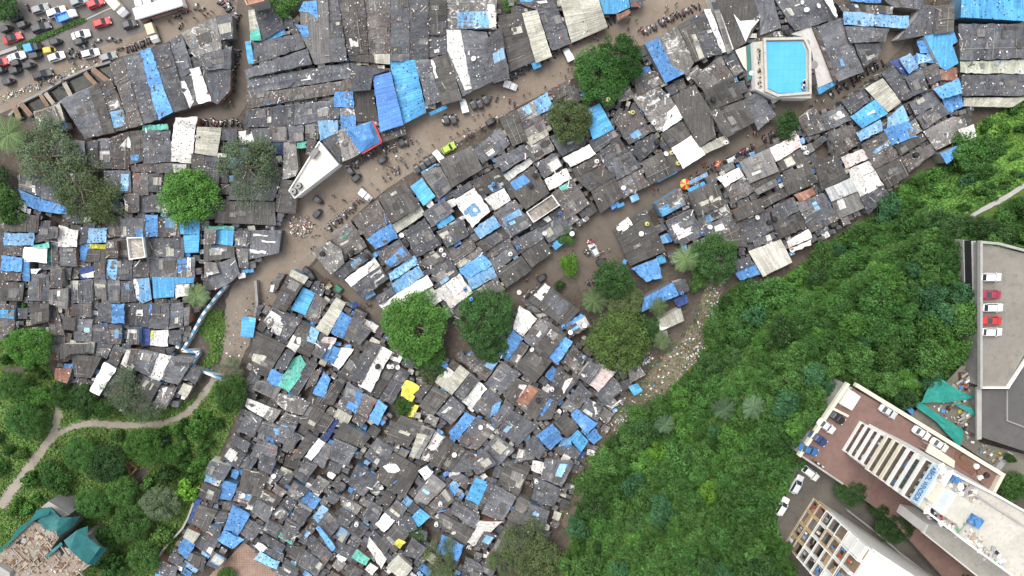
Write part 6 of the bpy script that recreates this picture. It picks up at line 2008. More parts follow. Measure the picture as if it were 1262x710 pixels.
PSEG = strip_polys([(0, 625, 6), (20, 597, 5.5), (42, 568, 5.5), (66, 535, 4.5), (72, 510, 4.5), (70, 480, 3.5)])+strip_polys([(66, 538, 3.5), (88, 526, 3), (115, 521, 4), (150, 524, 4), (200, 522, 3), (232, 508, 4), (256, 480, 3), (266, 462, 3)])
PWIDE = strip_polys([(0, 625, 12), (20, 597, 11), (42, 568, 11), (66, 535, 10), (72, 510, 9), (70, 480, 8)])+strip_polys([(66, 538, 8), (88, 526, 8), (115, 521, 9), (150, 524, 9), (200, 522, 8), (232, 508, 8), (256, 480, 7), (266, 462, 6)])
PATHS = PWIDE+[RA]
WORKL = [(-10, 500), (60, 475), (62, 560), (20, 590), (-10, 610)]
nb += fill([(-10, 440), (50, 450), (62, 470), (60, 525), (10, 590), (-10, 590)], 300, 6, 17, ['mid', 'bright', 'deep', 'weed'], [2, 2, 2, 2], 'bush', 'bush left of the dirt path', 1.2, None, 'bushes and trees of the thicket', PATHS)
nb += fill([(60, 555), (100, 535), (190, 532), (215, 545), (205, 600), (225, 620), (215, 655), (190, 715), (130, 715), (135, 680), (100, 620), (50, 610)], 900, 9, 22, ['deep', 'mid', 'bright', 'dark', 'grey', 'weed'], [1.6, 2.4, 2, .8, .3, 2.6], 'bush', 'thicket bush', .95, None, 'bushes and trees of the thicket', PATHS+[shrink(tl('-40,520 250,270 500,330 680,530 560,720 -40,740'), 6)])
nb += fill([(70, 475), (110, 485), (125, 510), (90, 510), (75, 495)], 120, 8, 16, ['mid', 'deep', 'dark'], [1, 1, 1], 'tree', 'tree below the lower left huts', .7, None, 'bushes and trees of the thicket')
nb += fill([(200, 535), (262, 500), (280, 500), (255, 580), (235, 620), (215, 600)], 500, 6, 16, ['mid', 'bright', 'lime', 'deep'], [2, 2, .7, 1], 'bush', 'bush beside the lower huts', .75, None, 'bushes and trees of the thicket', PATHS)
nb += fill([(35, 560), (60, 570), (50, 610), (20, 640), (10, 630)], 120, 6, 13, ['mid', 'bright', 'deep'], [2, 2, 1], 'bush', 'bush right of the dirt path', .75, None, 'bushes and trees of the thicket', PATHS)
print('FOREST', nf, 'bushes', nb)
# ground cover: undergrowth and grass, nobody could count it
def cover(name, polys, n, size, tone, mat, hmax, lab, avoid=(), lift=0.0):
    P_ = []; Nn = []; bb = [(min(p[0] for p in q), max(p[0] for p in q), min(p[1] for p in q), max(p[1] for p in q)) for q in polys]
    rg = random.Random(len(name)*7)
    ar = [area(q) for q in polys]; k = 0
    while k < n:
        i = rg.choices(range(len(polys)), ar)[0]; x, y = rg.uniform(bb[i][0], bb[i][1]), rg.uniform(bb[i][2], bb[i][3])
        if not inpoly(x, y, polys[i]) or any(inpoly(x, y, a) for a in avoid): continue
        k += 1; q = P(x, y, 0); z = hill(q.x, q.y)
        if z > 0:
            for _ in range(8): q = P(x, y, .5*z+.5*hill(q.x, q.y)); z = q.z
            z = hill(q.x, q.y)
        c = .5+.5*math.sin(q.x*.7+math.sin(q.y*.5)*2)*math.sin(q.y*.6+1.3)
        P_.append((q.x, q.y, z+lift+hmax*rg.random()*(.25+.75*c)))
    ctr = np.array(P_); nor = unit(RNG.normal(size=(n, 3))*.55+np.array([0, 0, 1]))
    cl = .75+.5*np.clip(.5+.5*np.sin(ctr[:, 0]*.5+np.sin(ctr[:, 1]*.31)*2)*np.cos(ctr[:, 1]*.43), 0, 1)
    me = quads_mesh(name, ctr, nor, size*RNG.uniform(.5, 1.5, n), cl*RNG.uniform(.7, 1.35, n), mat)
    return tag(link(name, me), lab, 'plants', None, 'stuff')
cover('undergrowth', [FOREST], 44000, .40, 1, LEAF['deep'], 2.4, 'dense green undergrowth covering the forest slope', (LAWN, TRACK[0]))
cover('meadow_growth', [MEADOW], 16000, .30, 1, LEAF['grass'], 1.0, 'bright creeping growth on the slope by the upper right huts', TRACK)
cover('strip_weeds', [[(872, 345), (892, 342), (868, 425), (822, 482), (765, 530), (706, 625), (690, 645), (705, 590), (735, 520), (800, 450), (852, 400)]], 2600, .22, 1, LEAF['weed'], .5, 'weeds sprouting in patches on the litter slope')
cover('lawn_grass', [LAWN], 9000, .2, 1, LEAF['grass'], .3, 'bright green grass at the right edge')
cover('thicket_growth', [LEFTG, STRIP], 26000, .27, 1, LEAF['weed'], .9, 'weeds and low green growth around the dirt path', PSEG+[RA]+BARE)
cover('grass_tufts', [LEFTG], 24000, .22, 1, LEAF['tuft'], .4, 'pale grass tufts between the bushes', PSEG+[RA]+BARE)
mb_h = [(22, 56), (104, 22), (107, 26), (26, 61)]
hd = cover('hedge', [mb_h], 2600, .16, 1, LEAF['mid'], .7, '', (), .1)
hd['label'] = 'clipped green hedge on the median strip of the highway'; hd['category'] = 'hedge'; del hd['kind']
# ------------------------------------------------------------------ vehicles
random.seed(99)
def paint(name, col, rough=.35): return simple('paint_'+name, col, rough, .05, .3, 0, .5)
PAINT = dict(white=paint('white', (.74, .74, .73)), red=paint('red', (.48, .03, .035)), maroon=paint('maroon', (.30, .03, .06)), grey=paint('grey', (.24, .25, .26)), silver=paint('silver', (.5, .51, .52)),
             black=paint('black', (.018, .018, .02)), dark=paint('dark', (.05, .05, .055)), lime=paint('lime', (.38, .56, .06)), navy=paint('navy', (.025, .05, .16)), blue=paint('blue', (.03, .13, .3)), yellow=paint('yellow', (.52, .42, .06)), tan=paint('tan', (.48, .40, .26)), orange=paint('orange', (.55, .14, .05)), cream=paint('cream', (.66, .6, .44)), bblue=paint('bright_blue', (.05, .28, .72)))
M_TYRE = simple('tyre', (.015, .015, .015), .9); M_GL = simple('car_glass', (.03, .04, .045), .08, .1, 1, 0, .6); M_LAMPW = simple('head_lamp', (.7, .7, .66), .2); M_LAMPR = simple('tail_lamp', (.4, .02, .02), .3)
def loft(mb, secs, mat, cap=True):
    for a, b in zip(secs, secs[1:]):
        n = len(a)
        for i in range(n): mb.face([a[i], a[(i+1) % n], b[(i+1) % n], b[i]], mat)
    if cap: mb.face(list(reversed(secs[0])), mat); mb.face(secs[-1], mat)
def ring(x, w, z0, z1, c=.18):
    h = w/2
    return [(x, -h, z0), (x, h, z0), (x, h, z1-c*.6), (x, h-c, z1), (x, -h+c, z1), (x, -h, z1-c*.6)]
def wheels(root, xs, hw, r, w=.2):
    for x in xs:
        for s in (-1, 1):
            mb = MB(); mb.cyl((x, s*hw, r), r, w, M_TYRE, 12, axis='y'); tw_ = mb.build('wheel', root, org=(0, 0, 0))
            m2 = MB(); m2.cyl((x, s*(hw+.005), r), r*.55, w+.02, M_steel, 10, axis='y'); m2.build('rim', tw_, org=(0, 0, 0))
def car_proto(col, style='hatch', roofcol=None, ln=4.0):
    root = thing('car', (0, 0, 0)); k = ln/4.0; w = 1.68
    mb = MB(); pc = PAINT[col]
    prof = [(-2.0, .78, .55, .72), (-1.92, .9, .4, .88), (-1.3, 1.0, .3, .95), (0, 1.0, .3, .95), (1.2, 1.0, .3, .92), (1.8, .93, .35, .78), (2.0, .8, .5, .68)]
    loft(mb, [ring(x*k, w*s, z0, z1) for x, s, z0, z1 in prof], pc); mb.build('body', root, org=(0, 0, 0))
    x0, x1 = (-1.75, .95) if style in ('hatch', 'suv') else (-1.25, .85)
    t0, t1 = (-1.5, .25) if style in ('hatch', 'suv') else (-.75, .15)
    zt = 1.68 if style == 'suv' else 1.45
    mb = MB(); a = [(x0*k, -.76, .93), (x1*k, -.76, .91), (x1*k, .76, .91), (x0*k, .76, .93)]; b = [(t0*k, -.62, zt-.03), (t1*k, -.62, zt-.03), (t1*k, .62, zt-.03), (t0*k, .62, zt-.03)]
    mb.prism(a, b, M_GL); mb.build('window', root, org=(0, 0, 0))
    mb = MB(); c0 = [(t0*k-.02, -.64, zt-.028), (t1*k+.02, -.64, zt-.028), (t1*k+.02, .64, zt-.028), (t0*k-.02, .64, zt-.028)]; c1 = [(t0*k+.12, -.55, zt+.05), (t1*k-.1, -.55, zt+.05), (t1*k-.1, .55, zt+.05), (t0*k+.12, .55, zt+.05)]
    mb.prism(c0, c1, PAINT[roofcol or col])
    for s in (-1, 1):
        for xx0, xx1 in ((t1*k, x1*k), (t0*k, x0*k)):
            mb.tube([(xx0, s*.61, zt), (xx1, s*.75, .95)], [.05, .05], PAINT[roofcol or col], 4)
    mb.build('roof', root, org=(0, 0, 0))
    for s in (-1, 1):
        mb = MB(); mb.box((1.9*k, s*.58, .66), (.2, .3, .12), 0, M_LAMPW); mb.build('headlight', root, org=(0, 0, 0))
        mb = MB(); mb.box((-1.95*k, s*.6, .74), (.1, .25, .14), 0, M_LAMPR); mb.build('tail_light', root, org=(0, 0, 0))
        mb = MB(); mb.box((.75*k, s*.9, .95), (.14, .2, .12), 0, pc); mb.build('mirror', root, org=(0, 0, 0))
    wheels(root, (-1.25*k, 1.3*k), .76, .31)
    return root
def rick_proto(col='black', top='dark'):
    root = thing('auto_rickshaw', (0, 0, 0))
    mb = MB(); loft(mb, [ring(x, 1.3*s, .3, z, .12) for x, s, z in ((-1.25, .85, .8), (-1.1, 1, .95), (.3, 1, .9), (.9, .7, .85), (1.25, .35, .7))], PAINT[col]); mb.build('body', root, org=(0, 0, 0))
    mb = MB(); loft(mb, [[(x, -.62*s, .9), (x, .62*s, .9), (x, .62*s, z-.12), (x, .5*s, z), (x, -.5*s, z), (x, -.62*s, z-.12)] for x, s, z in ((-1.2, .92, 1.45), (-.9, 1, 1.7), (.2, 1, 1.74), (.65, .9, 1.6))], PAINT[top]); mb.build('canopy', root, org=(0, 0, 0))
    mb = MB(); mb.prism([(.66, -.5, .9), (1.0, -.4, .85), (1.0, .4, .85), (.66, .5, .9)], [(.66, -.45, 1.5), (.72, -.4, 1.45), (.72, .4, 1.45), (.66, .45, 1.5)], M_GL); mb.build('windscreen', root, org=(0, 0, 0))
    for x, y in ((-.85, -.58), (-.85, .58), (1.05, 0)):
        mb = MB(); mb.cyl((x, y, .22), .22, .12, M_TYRE, 10, axis='y'); mb.build('wheel', root, org=(0, 0, 0))
    return root
def truck_proto(cab, box, ln, w, h, name='lorry', open_=False, stripe=None):
    root = thing(name, (0, 0, 0)); hl = ln/2
    mb = MB(); loft(mb, [ring(x, w*s, .5, z, .15) for x, s, z in ((hl-1.6, .95, h*.72), (hl-.7, .95, h*.72), (hl-.2, .93, h*.5), (hl, .85, h*.42))], PAINT[cab]); mb.build('cab', root, org=(0, 0, 0))
    mb = MB(); mb.prism([(hl-.72, -w*.42, h*.5), (hl-.28, -w*.42, h*.5), (hl-.28, w*.42, h*.5), (hl-.72, w*.42, h*.5)], [(hl-.78, -w*.4, h*.7), (hl-.7, -w*.4, h*.7), (hl-.7, w*.4, h*.7), (hl-.78, w*.4, h*.7)], M_GL); mb.build('windscreen', root, org=(0, 0, 0))
    mb = MB()
    if open_:
        mb.box((-.85, 0, .8), (ln-1.8, w, .2), 0, PAINT[box])
        for s in (-1, 1): mb.box((-.85, s*(w/2-.04), 1.15), (ln-1.8, .08, .55), 0, PAINT[box])
        mb.box((-hl+.06, 0, 1.16), (.08, w-.2, .5), 0, PAINT[box]); mb.box((hl-1.78, 0, 1.17), (.08, w-.2, .54), 0, PAINT[box])
    else: loft(mb, [ring(x, w, .6, h, .1) for x in (-hl, -hl+.05, hl-1.75, hl-1.7)], PAINT[box])
    mb.build('load_bed' if open_ else 'box_body', root, org=(0, 0, 0))
    wheels(root, (-hl+1.0, hl-1.0), w/2-.12, .4, .25)
    return root
def bus_proto():
    root = thing('bus', (0, 0, 0)); mb = MB(); loft(mb, [ring(x, 2.5*s, .45, z, .25) for x, s, z in ((-5.5, .94, 2.8), (-5.35, 1, 3.0), (5.2, 1, 3.0), (5.5, .93, 2.7))], PAINT['white']); mb.build('body', root, org=(0, 0, 0))
    for s in (-1, 1):
        mb = MB(); mb.box((0, s*1.26, 1.9), (10, .03, .8), 0, M_GL); mb.build('side_window', root, org=(0, 0, 0))
        mb = MB(); mb.box((0, s*1.262, 1.05), (10.3, .03, .5), 0, PAINT['red']); mb.build('red_stripe', root, org=(0, 0, 0))
    mb = MB()
    for x in (-3.4, -1.1, 1.2, 3.5): mb.box((x, 0, 3.05), (.9, .8, .12), 0, PAINT['white'])
    for x in np.arange(-5, 5.2, .85): mb.box((x, 0, 3.012), (.05, 2.0, .03), 0, PAINT['silver'])
    mb.build('roof_hatch', root, org=(0, 0, 0)); mb = MB(); mb.box((5.42, 0, 2.0), (.1, 2.1, 1.1), 0, M_GL); mb.build('windscreen', root, org=(0, 0, 0))
    wheels(root, (-3.4, 3.6), 1.12, .48, .3); return root
def bike_proto(col):
    root = thing('motorbike', (0, 0, 0))
    for x in (-.62, .62):
        mb = MB(); mb.cyl((x, 0, .3), .3, .1, M_TYRE, 12, axis='y'); mb.build('wheel', root, org=(0, 0, 0))
    mb = MB(); loft(mb, [ring(x, w, z0, z1, .06) for x, w, z0, z1 in ((-.75, .16, .6, .74), (-.4, .3, .45, .8), (.1, .28, .35, .82), (.35, .34, .5, .95), (.6, .2, .65, .95))], PAINT[col]); mb.build('body', root, org=(0, 0, 0))
    mb = MB(); loft(mb, [ring(x, w, .78, z1, .05) for x, w, z1 in ((-.75, .22, .84), (-.4, .3, .88), (.08, .24, .86))], PAINT['black']); mb.build('seat', root, org=(0, 0, 0))
    mb = MB(); mb.tube([(.42, -.36, 1.02), (.52, 0, 1.0), (.42, .36, 1.02)], [.03, .03, .03], M_steel, 5); mb.tube([(.52, 0, 1.0), (.62, 0, .32)], [.04, .03], M_steel, 5); mb.build('handlebar', root, org=(0, 0, 0))
    return root
PROTO = {}
def veh(kind, make, px, py, ang, sig, name_group, z=0.03, label=None, cat=None):
    first = kind not in PROTO
    if first: PROTO[kind] = make()
    p = P(px, py, z+.6); rz = pxdir(px, py, ang, z)
    if first: o = PROTO[kind]; o.location = (p.x, p.y, z); o.rotation_euler = (0, 0, rz)
    else: o = copy_tree(PROTO[kind], (p.x, p.y, z), rz)
    for k_ in ('label', 'group'):
        if k_ in o: del o[k_]
    o['category'] = cat or {'auto_rickshaw': 'rickshaw', 'motorbike': 'motorbike', 'car': 'car', 'bus': 'bus', 'lorry': 'lorry', 'pickup': 'pickup', 'van': 'van'}.get(PROTO[kind].name.split('.')[0], 'vehicle')
    o['group'] = name_group
    if label: o['label'] = label
    else: want_label(o, sig, (px, py))
    return o
def car(px, py, ang, col, style='hatch', ln=4.0, roof=None, where='on the highway', z=.03, label=None, grp='cars on the highway'):
    return veh(f'car_{col}_{style}_{ln}_{roof}', lambda: car_proto(col, style, roof, ln), px, py, ang, f"{col} car {where}", grp, z, label)
def rick(px, py, ang, where='on the highway', col='black', top='dark', label=None): return veh(f'rick_{col}_{top}', lambda: rick_proto(col, top), px, py, ang, f"black auto rickshaw {where}", 'auto rickshaws', .03, label)
def bike(px, py, ang, where, col): return veh('bike_'+col, lambda: bike_proto(col), px, py, ang, f"{col} motorbike {where}", 'motorbikes')
HW = 21
car(70, 15, HW, 'white', 'suv', 4.4, label='large white car beside the white and blue pickup on the highway')
veh('pickup', lambda: truck_proto('white', 'bblue', 4.6, 1.7, 2.0, 'pickup', True), 83, 20, HW, '', 'lorries and vans', .03, 'white pickup with a blue load bed next to the hedge')
car(118, 4, HW, 'red', label='red car at the top edge of the highway left of the cream lorry'); car(98, 2, HW, 'grey', 'suv', label='grey car at the top edge beside the red one')
veh('lorry_cream', lambda: truck_proto('white', 'cream', 5.2, 2.0, 2.5), 146, 8, -48, '', 'lorries and vans', .03, 'cream lorry with white cab turning at the top of the highway')
veh('van_white', lambda: truck_proto('white', 'white', 3.2, 1.6, 1.9, 'van'), 178, 4, 10, '', 'lorries and vans', .03, 'small white van above the bus')
car(200, 1, 12, 'grey', label='grey car at the top edge above the bus')
veh('bus', bus_proto, 200, 12, 17, '', 'buses', .03, 'long white bus with red sides at the top of the highway')
car(126, 28, 18, 'red', label='bright red car in the middle of the highway'); car(160, 30, 18, 'dark', 'hatch', 3.4, label='small dark car right of the bright red one')
car(100, 43, 15, 'white', 'sedan', 4.2, label='white car just below the hedge end'); rick(100, 52, 15, label='black auto rickshaw tucked beside the white car below the hedge'); rick(70, 52, 15)
rick(62, 62.5, 10, 'on the highway', 'yellow', 'yellow', label='yellow auto rickshaw on the highway below the hedge')
veh('pickup_blue', lambda: truck_proto('black', 'bblue', 3.4, 1.7, 2.0, 'pickup'), 43, 59, 15, '', 'lorries and vans', .03, 'small carrier with a bright blue covered load left of the yellow rickshaw')
rick(45, 69, 12); car(21, 70, 18, 'white', 'sedan', label='white car at the left of the highway above the rickshaws'); rick(22, 78, 12); rick(20, 87.5, 15); rick(37, 81, 12)
car(70, 70, 18, 'white', 'hatch', 3.8, label='white car right of the blue covered carrier'); car(112, 66, 15, 'white', 'suv', 4.0, label='white taxi nearest to the drain planks'); car(134, 70, 18, 'grey', 'hatch', 3.8, label='grey car parked beside the dark workshop corner')
car(53, 92, 18, 'black', 'suv', 4.6, label='black car on the muddy verge above the litter'); rick(12, 101, 18); rick(2, 87, 15)
car(16, 47, 20, 'red', 'sedan', 4.4, 'black', label='red car with black roof at the left edge by the divider'); rick(9, 36, 20); rick(30, 31, 20); rick(21, 23, 20); rick(5, 8, 20, 'on the highway')
car(50, 11, 18, 'grey', label='grey car at the upper left of the highway'); car(51, 34, 20, 'dark', 'suv', 4.4, label='dark car just above the hedge'); car(0, 78, 20, 'red', label='red car cut by the left photo edge')
veh('lorry_tan', lambda: truck_proto('white', 'tan', 4.0, 1.8, 2.2), 190, 42, -70, '', 'lorries and vans', .03, 'small tan lorry parked by the workshop sheds')
for x, y in ((20, 16), (50, 25), (120, 50), (134, 48), (144, 50), (86, 63), (116, 58), (105, 59), (90, 70), (96, 68), (98, 65), (241, 8), (248, 11), (228, 15), (147, 60), (34, 9), (184, 28), (222, 32), (217, 20)):
    bike(x, y, random.choice([20, 20, 200, 60, 110]), 'on the highway', random.choice(['dark', 'white', 'dark', 'grey', 'black']))
for i in range(12): bike(157+i*2.9+random.uniform(-1, 1), 61.5-i*1.35+random.uniform(-1, 1), random.choice([100, 110, 80, 120]), 'parked by the workshop sheds', random.choice(['dark', 'black', 'grey', 'maroon']))
MS = 30
for x, y, a in ((495, 174, 120), (472, 197, 30), (440, 219, 40), (393, 247, -35), (392, 263, 50), (550, 147, 105), (559, 147, 105), (605, 150, 30), (514, 208, 120), (521, 204, 120), (527, 199, 120), (533, 196, 120), (583, 129, 115), (591, 128, 115), (598, 123, 120), (433, 212, -50),
                (380, 334, -35), (385, 341, -60), (668, 342, 40), (741, 322, 25)): rick(x, y, a, 'on a muddy street')
car(553, 182.5, 30, 'lime', 'hatch', 3.4, label='lime green car parked on the main street', grp='cars among the huts'); car(903, 196, 27, 'black', 'suv', 4.6, 'silver', label='black car with silver roof in the second lane', grp='cars among the huts'); car(732, 308, 120, 'silver', 'hatch', 3.6, label='small silver car in the square', grp='cars among the huts')
for x, y, a, lb in ((451, 241, -40, 'white van on the main street near the lower row of huts'), (629, 106, -20, 'white van parked at the upper side of the main street'), (572, 131, 105, 'white van beside a row of rickshaws on the main street'), (541, 193, 130, 'white van left of the lime green car'), (700, 68, 115, 'white cart van by the upper row of the main street')):
    veh('van_white', None, x, y, a, '', 'lorries and vans', .03, lb)
for x, y, c, lb in ((395, 352, 'white', 'white water cart in the lane by the lower huts'), (405, 353, 'tan', 'tan hand cart in the lane by the lower huts'), (884, 202, 'orange', 'orange hand cart left of the black car in the lane'), (727, 298, 'maroon', 'dark red hand cart in the square'), (723, 311, 'dark', 'dark hand cart beside the silver car')):
    p = P(x, y, .8); t = thing('hand_cart', (p.x, p.y, .03), lb, 'cart', 'hand carts', random.uniform(0, 3)); mb = MB(); mb.box((0, 0, .75), (1.6, 1.0, .1), 0, PAINT[c]); 
    for s in (-1, 1): mb.box((0, s*.48, .95), (1.6, .06, .4), 0, PAINT[c])
    for s in (-1, 1): mb.box((s*.77, 0, .951), (.06, .9, .39), 0, PAINT[c])
    mb.build('tray', t, org=(0, 0, 0))
    mb = MB()
    for k in range(7): mb.box((random.uniform(-.6, .6), random.uniform(-.35, .35), .95), (.3, .25, .3), random.uniform(0, 3), random.choice([PAINT[c], JUNK[0], JUNK[2]]))
    mb.build('load', t, org=(0, 0, 0))
    for s in (-1, 1):
        mb = MB(); mb.cyl((0, s*.58, .38), .38, .08, M_TYRE, 12, axis='y'); mb.build('wheel', t, org=(0, 0, 0))
p = P(417, 356, 1); t = thing('waste_bin', (p.x, p.y, .03), 'green waste container in the lane by the lower huts', 'bin', None, pxdir(417, 356, -40)); mb = MB(); loft(mb, [ring(x, 1.3, .15, z, .2) for x, z in ((-.9, 1.1), (-.7, 1.3), (.7, 1.3), (.9, 1.1))], simple('bin_green', (.06, .2, .12), .5)); mb.build('container', t, org=(0, 0, 0)); mb = MB(); mb.box((0, 0, 1.33), (1.3, 1.0, .08), 0, simple('bin_lid', (.04, .16, .1), .5)); mb.build('lid', t, org=(0, 0, 0))
# rows of motorbikes at the street edges
LINES = [((404, 284), (444, 246), 20), ((428, 209), (478, 178), 20), ((474, 188), (506, 172), 12), ((622, 98), (700, 58), 22), ((702, 52), (775, 14), 20), ((790, 42), (862, 6), 20), ((500, 205), (470, 222), 6), ((600, 118), (640, 128), 4), ((545, 152), (566, 142), 6), ((1022, 118), (1090, 78), 16), ((915, 190), (928, 180), 6), ((380, 340), (418, 372), 10), ((645, 366), (662, 356), 8),
         ((286, 42), (291, 14), 14), ((283, 112), (292, 58), 16), ((250, 150), (298, 152), 12), ((640, 140), (700, 105), 8), ((940, 172), (955, 165), 6), ((845, 225), (880, 205), 6), ((725, 352), (735, 345), 5), ((270, 0), (285, 12), 10), ((560, 178), (645, 130), 12)]
for a, b, n in LINES:
    an = math.degrees(math.atan2(-(b[1]-a[1]), b[0]-a[0]))
    for i in range(n):
        t = (i+random.random()*.8)/n; x = a[0]+(b[0]-a[0])*t+random.uniform(-2, 2); y = a[1]+(b[1]-a[1])*t+random.uniform(-2, 2)
        bike(x, y, an+90+random.uniform(-25, 25), 'parked by the street', random.choice(['dark', 'black', 'dark', 'grey', 'maroon', 'navy', 'white']))
# cars on the hill
for x, y, c, st, lb, rf in ((1221, 341.5, 'white', 'suv', 'white car with open back parked topmost on the deck', None), (1220, 363, 'maroon', 'sedan', 'maroon car parked second from the top on the deck', None), (1223, 379, 'white', 'suv', 'white car between the maroon and the red one on the deck', None), (1221, 395, 'red', 'sedan', 'red car parked on the deck', 'red'), (1222, 409, 'white', 'hatch', 'white car parked lowest on the deck', None)):
    car(x, y, 180 if c != 'white' else 0, c, st, 4.3, rf, '', ZD+.02, lb, 'cars on the parking deck')
for x, y, a, c, lb in ((1094, 507, -32, 'silver', 'silver car on the podium nearest the white cabin'), (1135, 533.5, -32, 'white', 'white car in the middle of the podium long wall'), (1157, 548, -32, 'white', 'white car beside the cream canopy on the podium'), (1030, 513.5, -35, 'black', 'black car in the podium corner bay'), (1018, 525, -35, 'white', 'white car between black and navy cars on the podium'), (1008, 540.5, -35, 'navy', 'navy car on the left side of the podium'), (996, 554, -20, 'blue', 'blue car at the lower left corner of the podium')):
    car(x, y, a, c, 'sedan', 4.3, None, '', ZP+.03, lb, 'cars on the podium')
for x, y, a, c, lb in ((998.5, 583, -38, 'white', 'white car on the hill road below the podium wall'), (981.5, 597, 60, 'silver', 'silver and dark car on the hill road by the forest'), (963.5, 624, 58, 'white', 'white car lowest on the hill road by the forest'), (1149, 682, -32, 'black', 'black car between the two apartment buildings')):
    car(x, y, a, c, 'suv', 4.4, 'silver' if c == 'black' else None, '', ZB+.25, lb, 'cars on the hill road')
for x, y in ((1006.5, 570), (1012, 574)): 
    o = bike(x, y, -30, 'on the podium edge', 'silver'); p = P(x, y, ZP+.6); o.location = (p.x, p.y, ZP+.03)

# ------------------------------------------------------------------ people, one body each
def person_mesh(walk, shirt, trou, skin):
    sw = .16 if walk else .03
    J = dict(pel=(0, 0, .95, .15, .12), wst=(0, 0, 1.12, .14, .11), chs=(0, 0, 1.33, .17, .12), nck=(0, 0, 1.47, .06, .06), hd=(.01, 0, 1.58, .085, .085), hd2=(.015, 0, 1.68, .09, .09), top=(.01, 0, 1.75, .05, .05),
             hl=(0, .10, .88, .095, .095), kl=(sw+.02, .11, .48, .06, .06), al=(sw*.6-.03, .11, .09, .045, .045), tl_=(sw*.6+.12, .12, .04, .04, .03), hr=(0, -.10, .88, .095, .095), kr=(-sw*.3+.02, -.11, .48, .06, .06), ar=(-sw-.05, -.11, .09, .045, .045), tr=(-sw+.1, -.12, .04, .04, .03),
             sl=(0, .20, 1.40, .07, .07), el=(-sw*.7, .26, 1.12, .045, .045), wl=(-sw*.7+.06, .27, .88, .035, .035), fl=(-sw*.7+.08, .27, .78, .04, .025), sr=(0, -.20, 1.40, .07, .07), er=(sw*.7, -.26, 1.12, .045, .045), wr=(sw*.7+.08, -.27, .88, .035, .035), fr=(sw*.7+.1, -.27, .78, .04, .025))
    E = 'pel-wst wst-chs chs-nck nck-hd hd-hd2 hd2-top pel-hl hl-kl kl-al al-tl_ pel-hr hr-kr kr-ar ar-tr chs-sl sl-el el-wl wl-fl chs-sr sr-er er-wr wr-fr'.split()
    ks = list(J); me = bpy.data.meshes.new('sk'); me.from_pydata([J[k][:3] for k in ks], [(ks.index(e.split('-')[0]), ks.index(e.split('-')[1])) for e in E], [])
    ob = bpy.data.objects.new('sk', me); COL.objects.link(ob); ob.modifiers.new('s', 'SKIN')
    for i, k in enumerate(ks): me.skin_vertices[0].data[i].radius = J[k][3:]
    me.skin_vertices[0].data[0].use_root = True
    sub = ob.modifiers.new('d', 'SUBSURF'); sub.levels = 1; sub.render_levels = 1
    bpy.context.view_layer.update(); dg = bpy.context.evaluated_depsgraph_get(); out = bpy.data.meshes.new_from_object(ob.evaluated_get(dg)); bpy.data.objects.remove(ob)
    out.materials.clear()
    for m in (skin, shirt, trou): out.materials.append(m)
    for p_ in out.polygons:
        z = p_.center.z; y = abs(p_.center.y)
        p_.material_index = 2 if (z < .98 and y < .22 and z > .1) else (1 if (.97 < z < 1.46 and not (y > .24 and z < 1.1)) else 0)
        p_.use_smooth = True
    return out
M_SKIN = simple('skin', (.22, .12, .075), .6); M_HAIR = simple('hair', (.012, .01, .009), .6)
SHIRTS = dict(red=JUNK[5], white=JUNK[0], blue=JUNK[4], yellow=JUNK[8], dark=JUNK[3], grey=JUNK[1], orange=PAINT['orange'], green=JUNK[6])
PM = {(c, w): person_mesh(w, m, JUNK[3] if c != 'dark' else JUNK[1], M_SKIN) for c, m in SHIRTS.items() for w in (0, 1)}
hb = MB(); hb.dome((0, 0, 1.655), .105, .125, M_HAIR, 12, 4); hb.cyl((-.02, 0, 1.60), .098, .06, M_HAIR, 12); HAIR = hb.mesh('hair', smooth=True)
SPOT = [(88, 74, 9, 5), (78, 98, 8, 8), (65, 103, 6, 5), (290, 28, 5, 6), (291, 45, 4, 5), (288, 85, 5, 10), (280, 125, 12, 5), (286, 2, 6, 4), (520, 183, 20, 6), (570, 165, 25, 10), (480, 205, 25, 8), (420, 252, 25, 8), (395, 300, 25, 8), (455, 235, 12, 5), (660, 120, 25, 8), (700, 88, 8, 3), (780, 38, 20, 9), (830, 18, 16, 8), (735, 52, 16, 7), (930, 168, 12, 5), (870, 210, 16, 7), (850, 222, 8, 5), (808, 240, 12, 4),
        (1060, 95, 18, 8), (1005, 128, 15, 5), (735, 320, 25, 9), (700, 310, 12, 4), (655, 345, 10, 4), (450, 375, 12, 5), (405, 345, 14, 5), (250, 20, 15, 6), (218, 28, 14, 5), (345, 345, 15, 5), (310, 372, 10, 2), (350, 270, 8, 4), (590, 138, 12, 5), (640, 90, 14, 5), (1118, 25, 6, 5), (1150, 5, 8, 5)]
npeople = 0
for x, y, s, n in SPOT:
    for _ in range(n):
        c = random.choice(list(SHIRTS)); w = random.random() < .6; px, py = x+random.gauss(0, s*.45), y+random.gauss(0, s*.4)
        if any(inpoly(px, py, h[1]) for h in HUTS): continue
        p = P(px, py, .05); o = thing('person', (p.x, p.y, .05), None, 'person', 'people on the streets', random.uniform(0, 6.28)); npeople += 1
        link('body', PM[(c, int(w))], o); link('hair', HAIR, o)
        want_label(o, f"{'walking' if w else 'standing'} person in {c} shirt", (px, py))
print('PEOPLE', npeople)
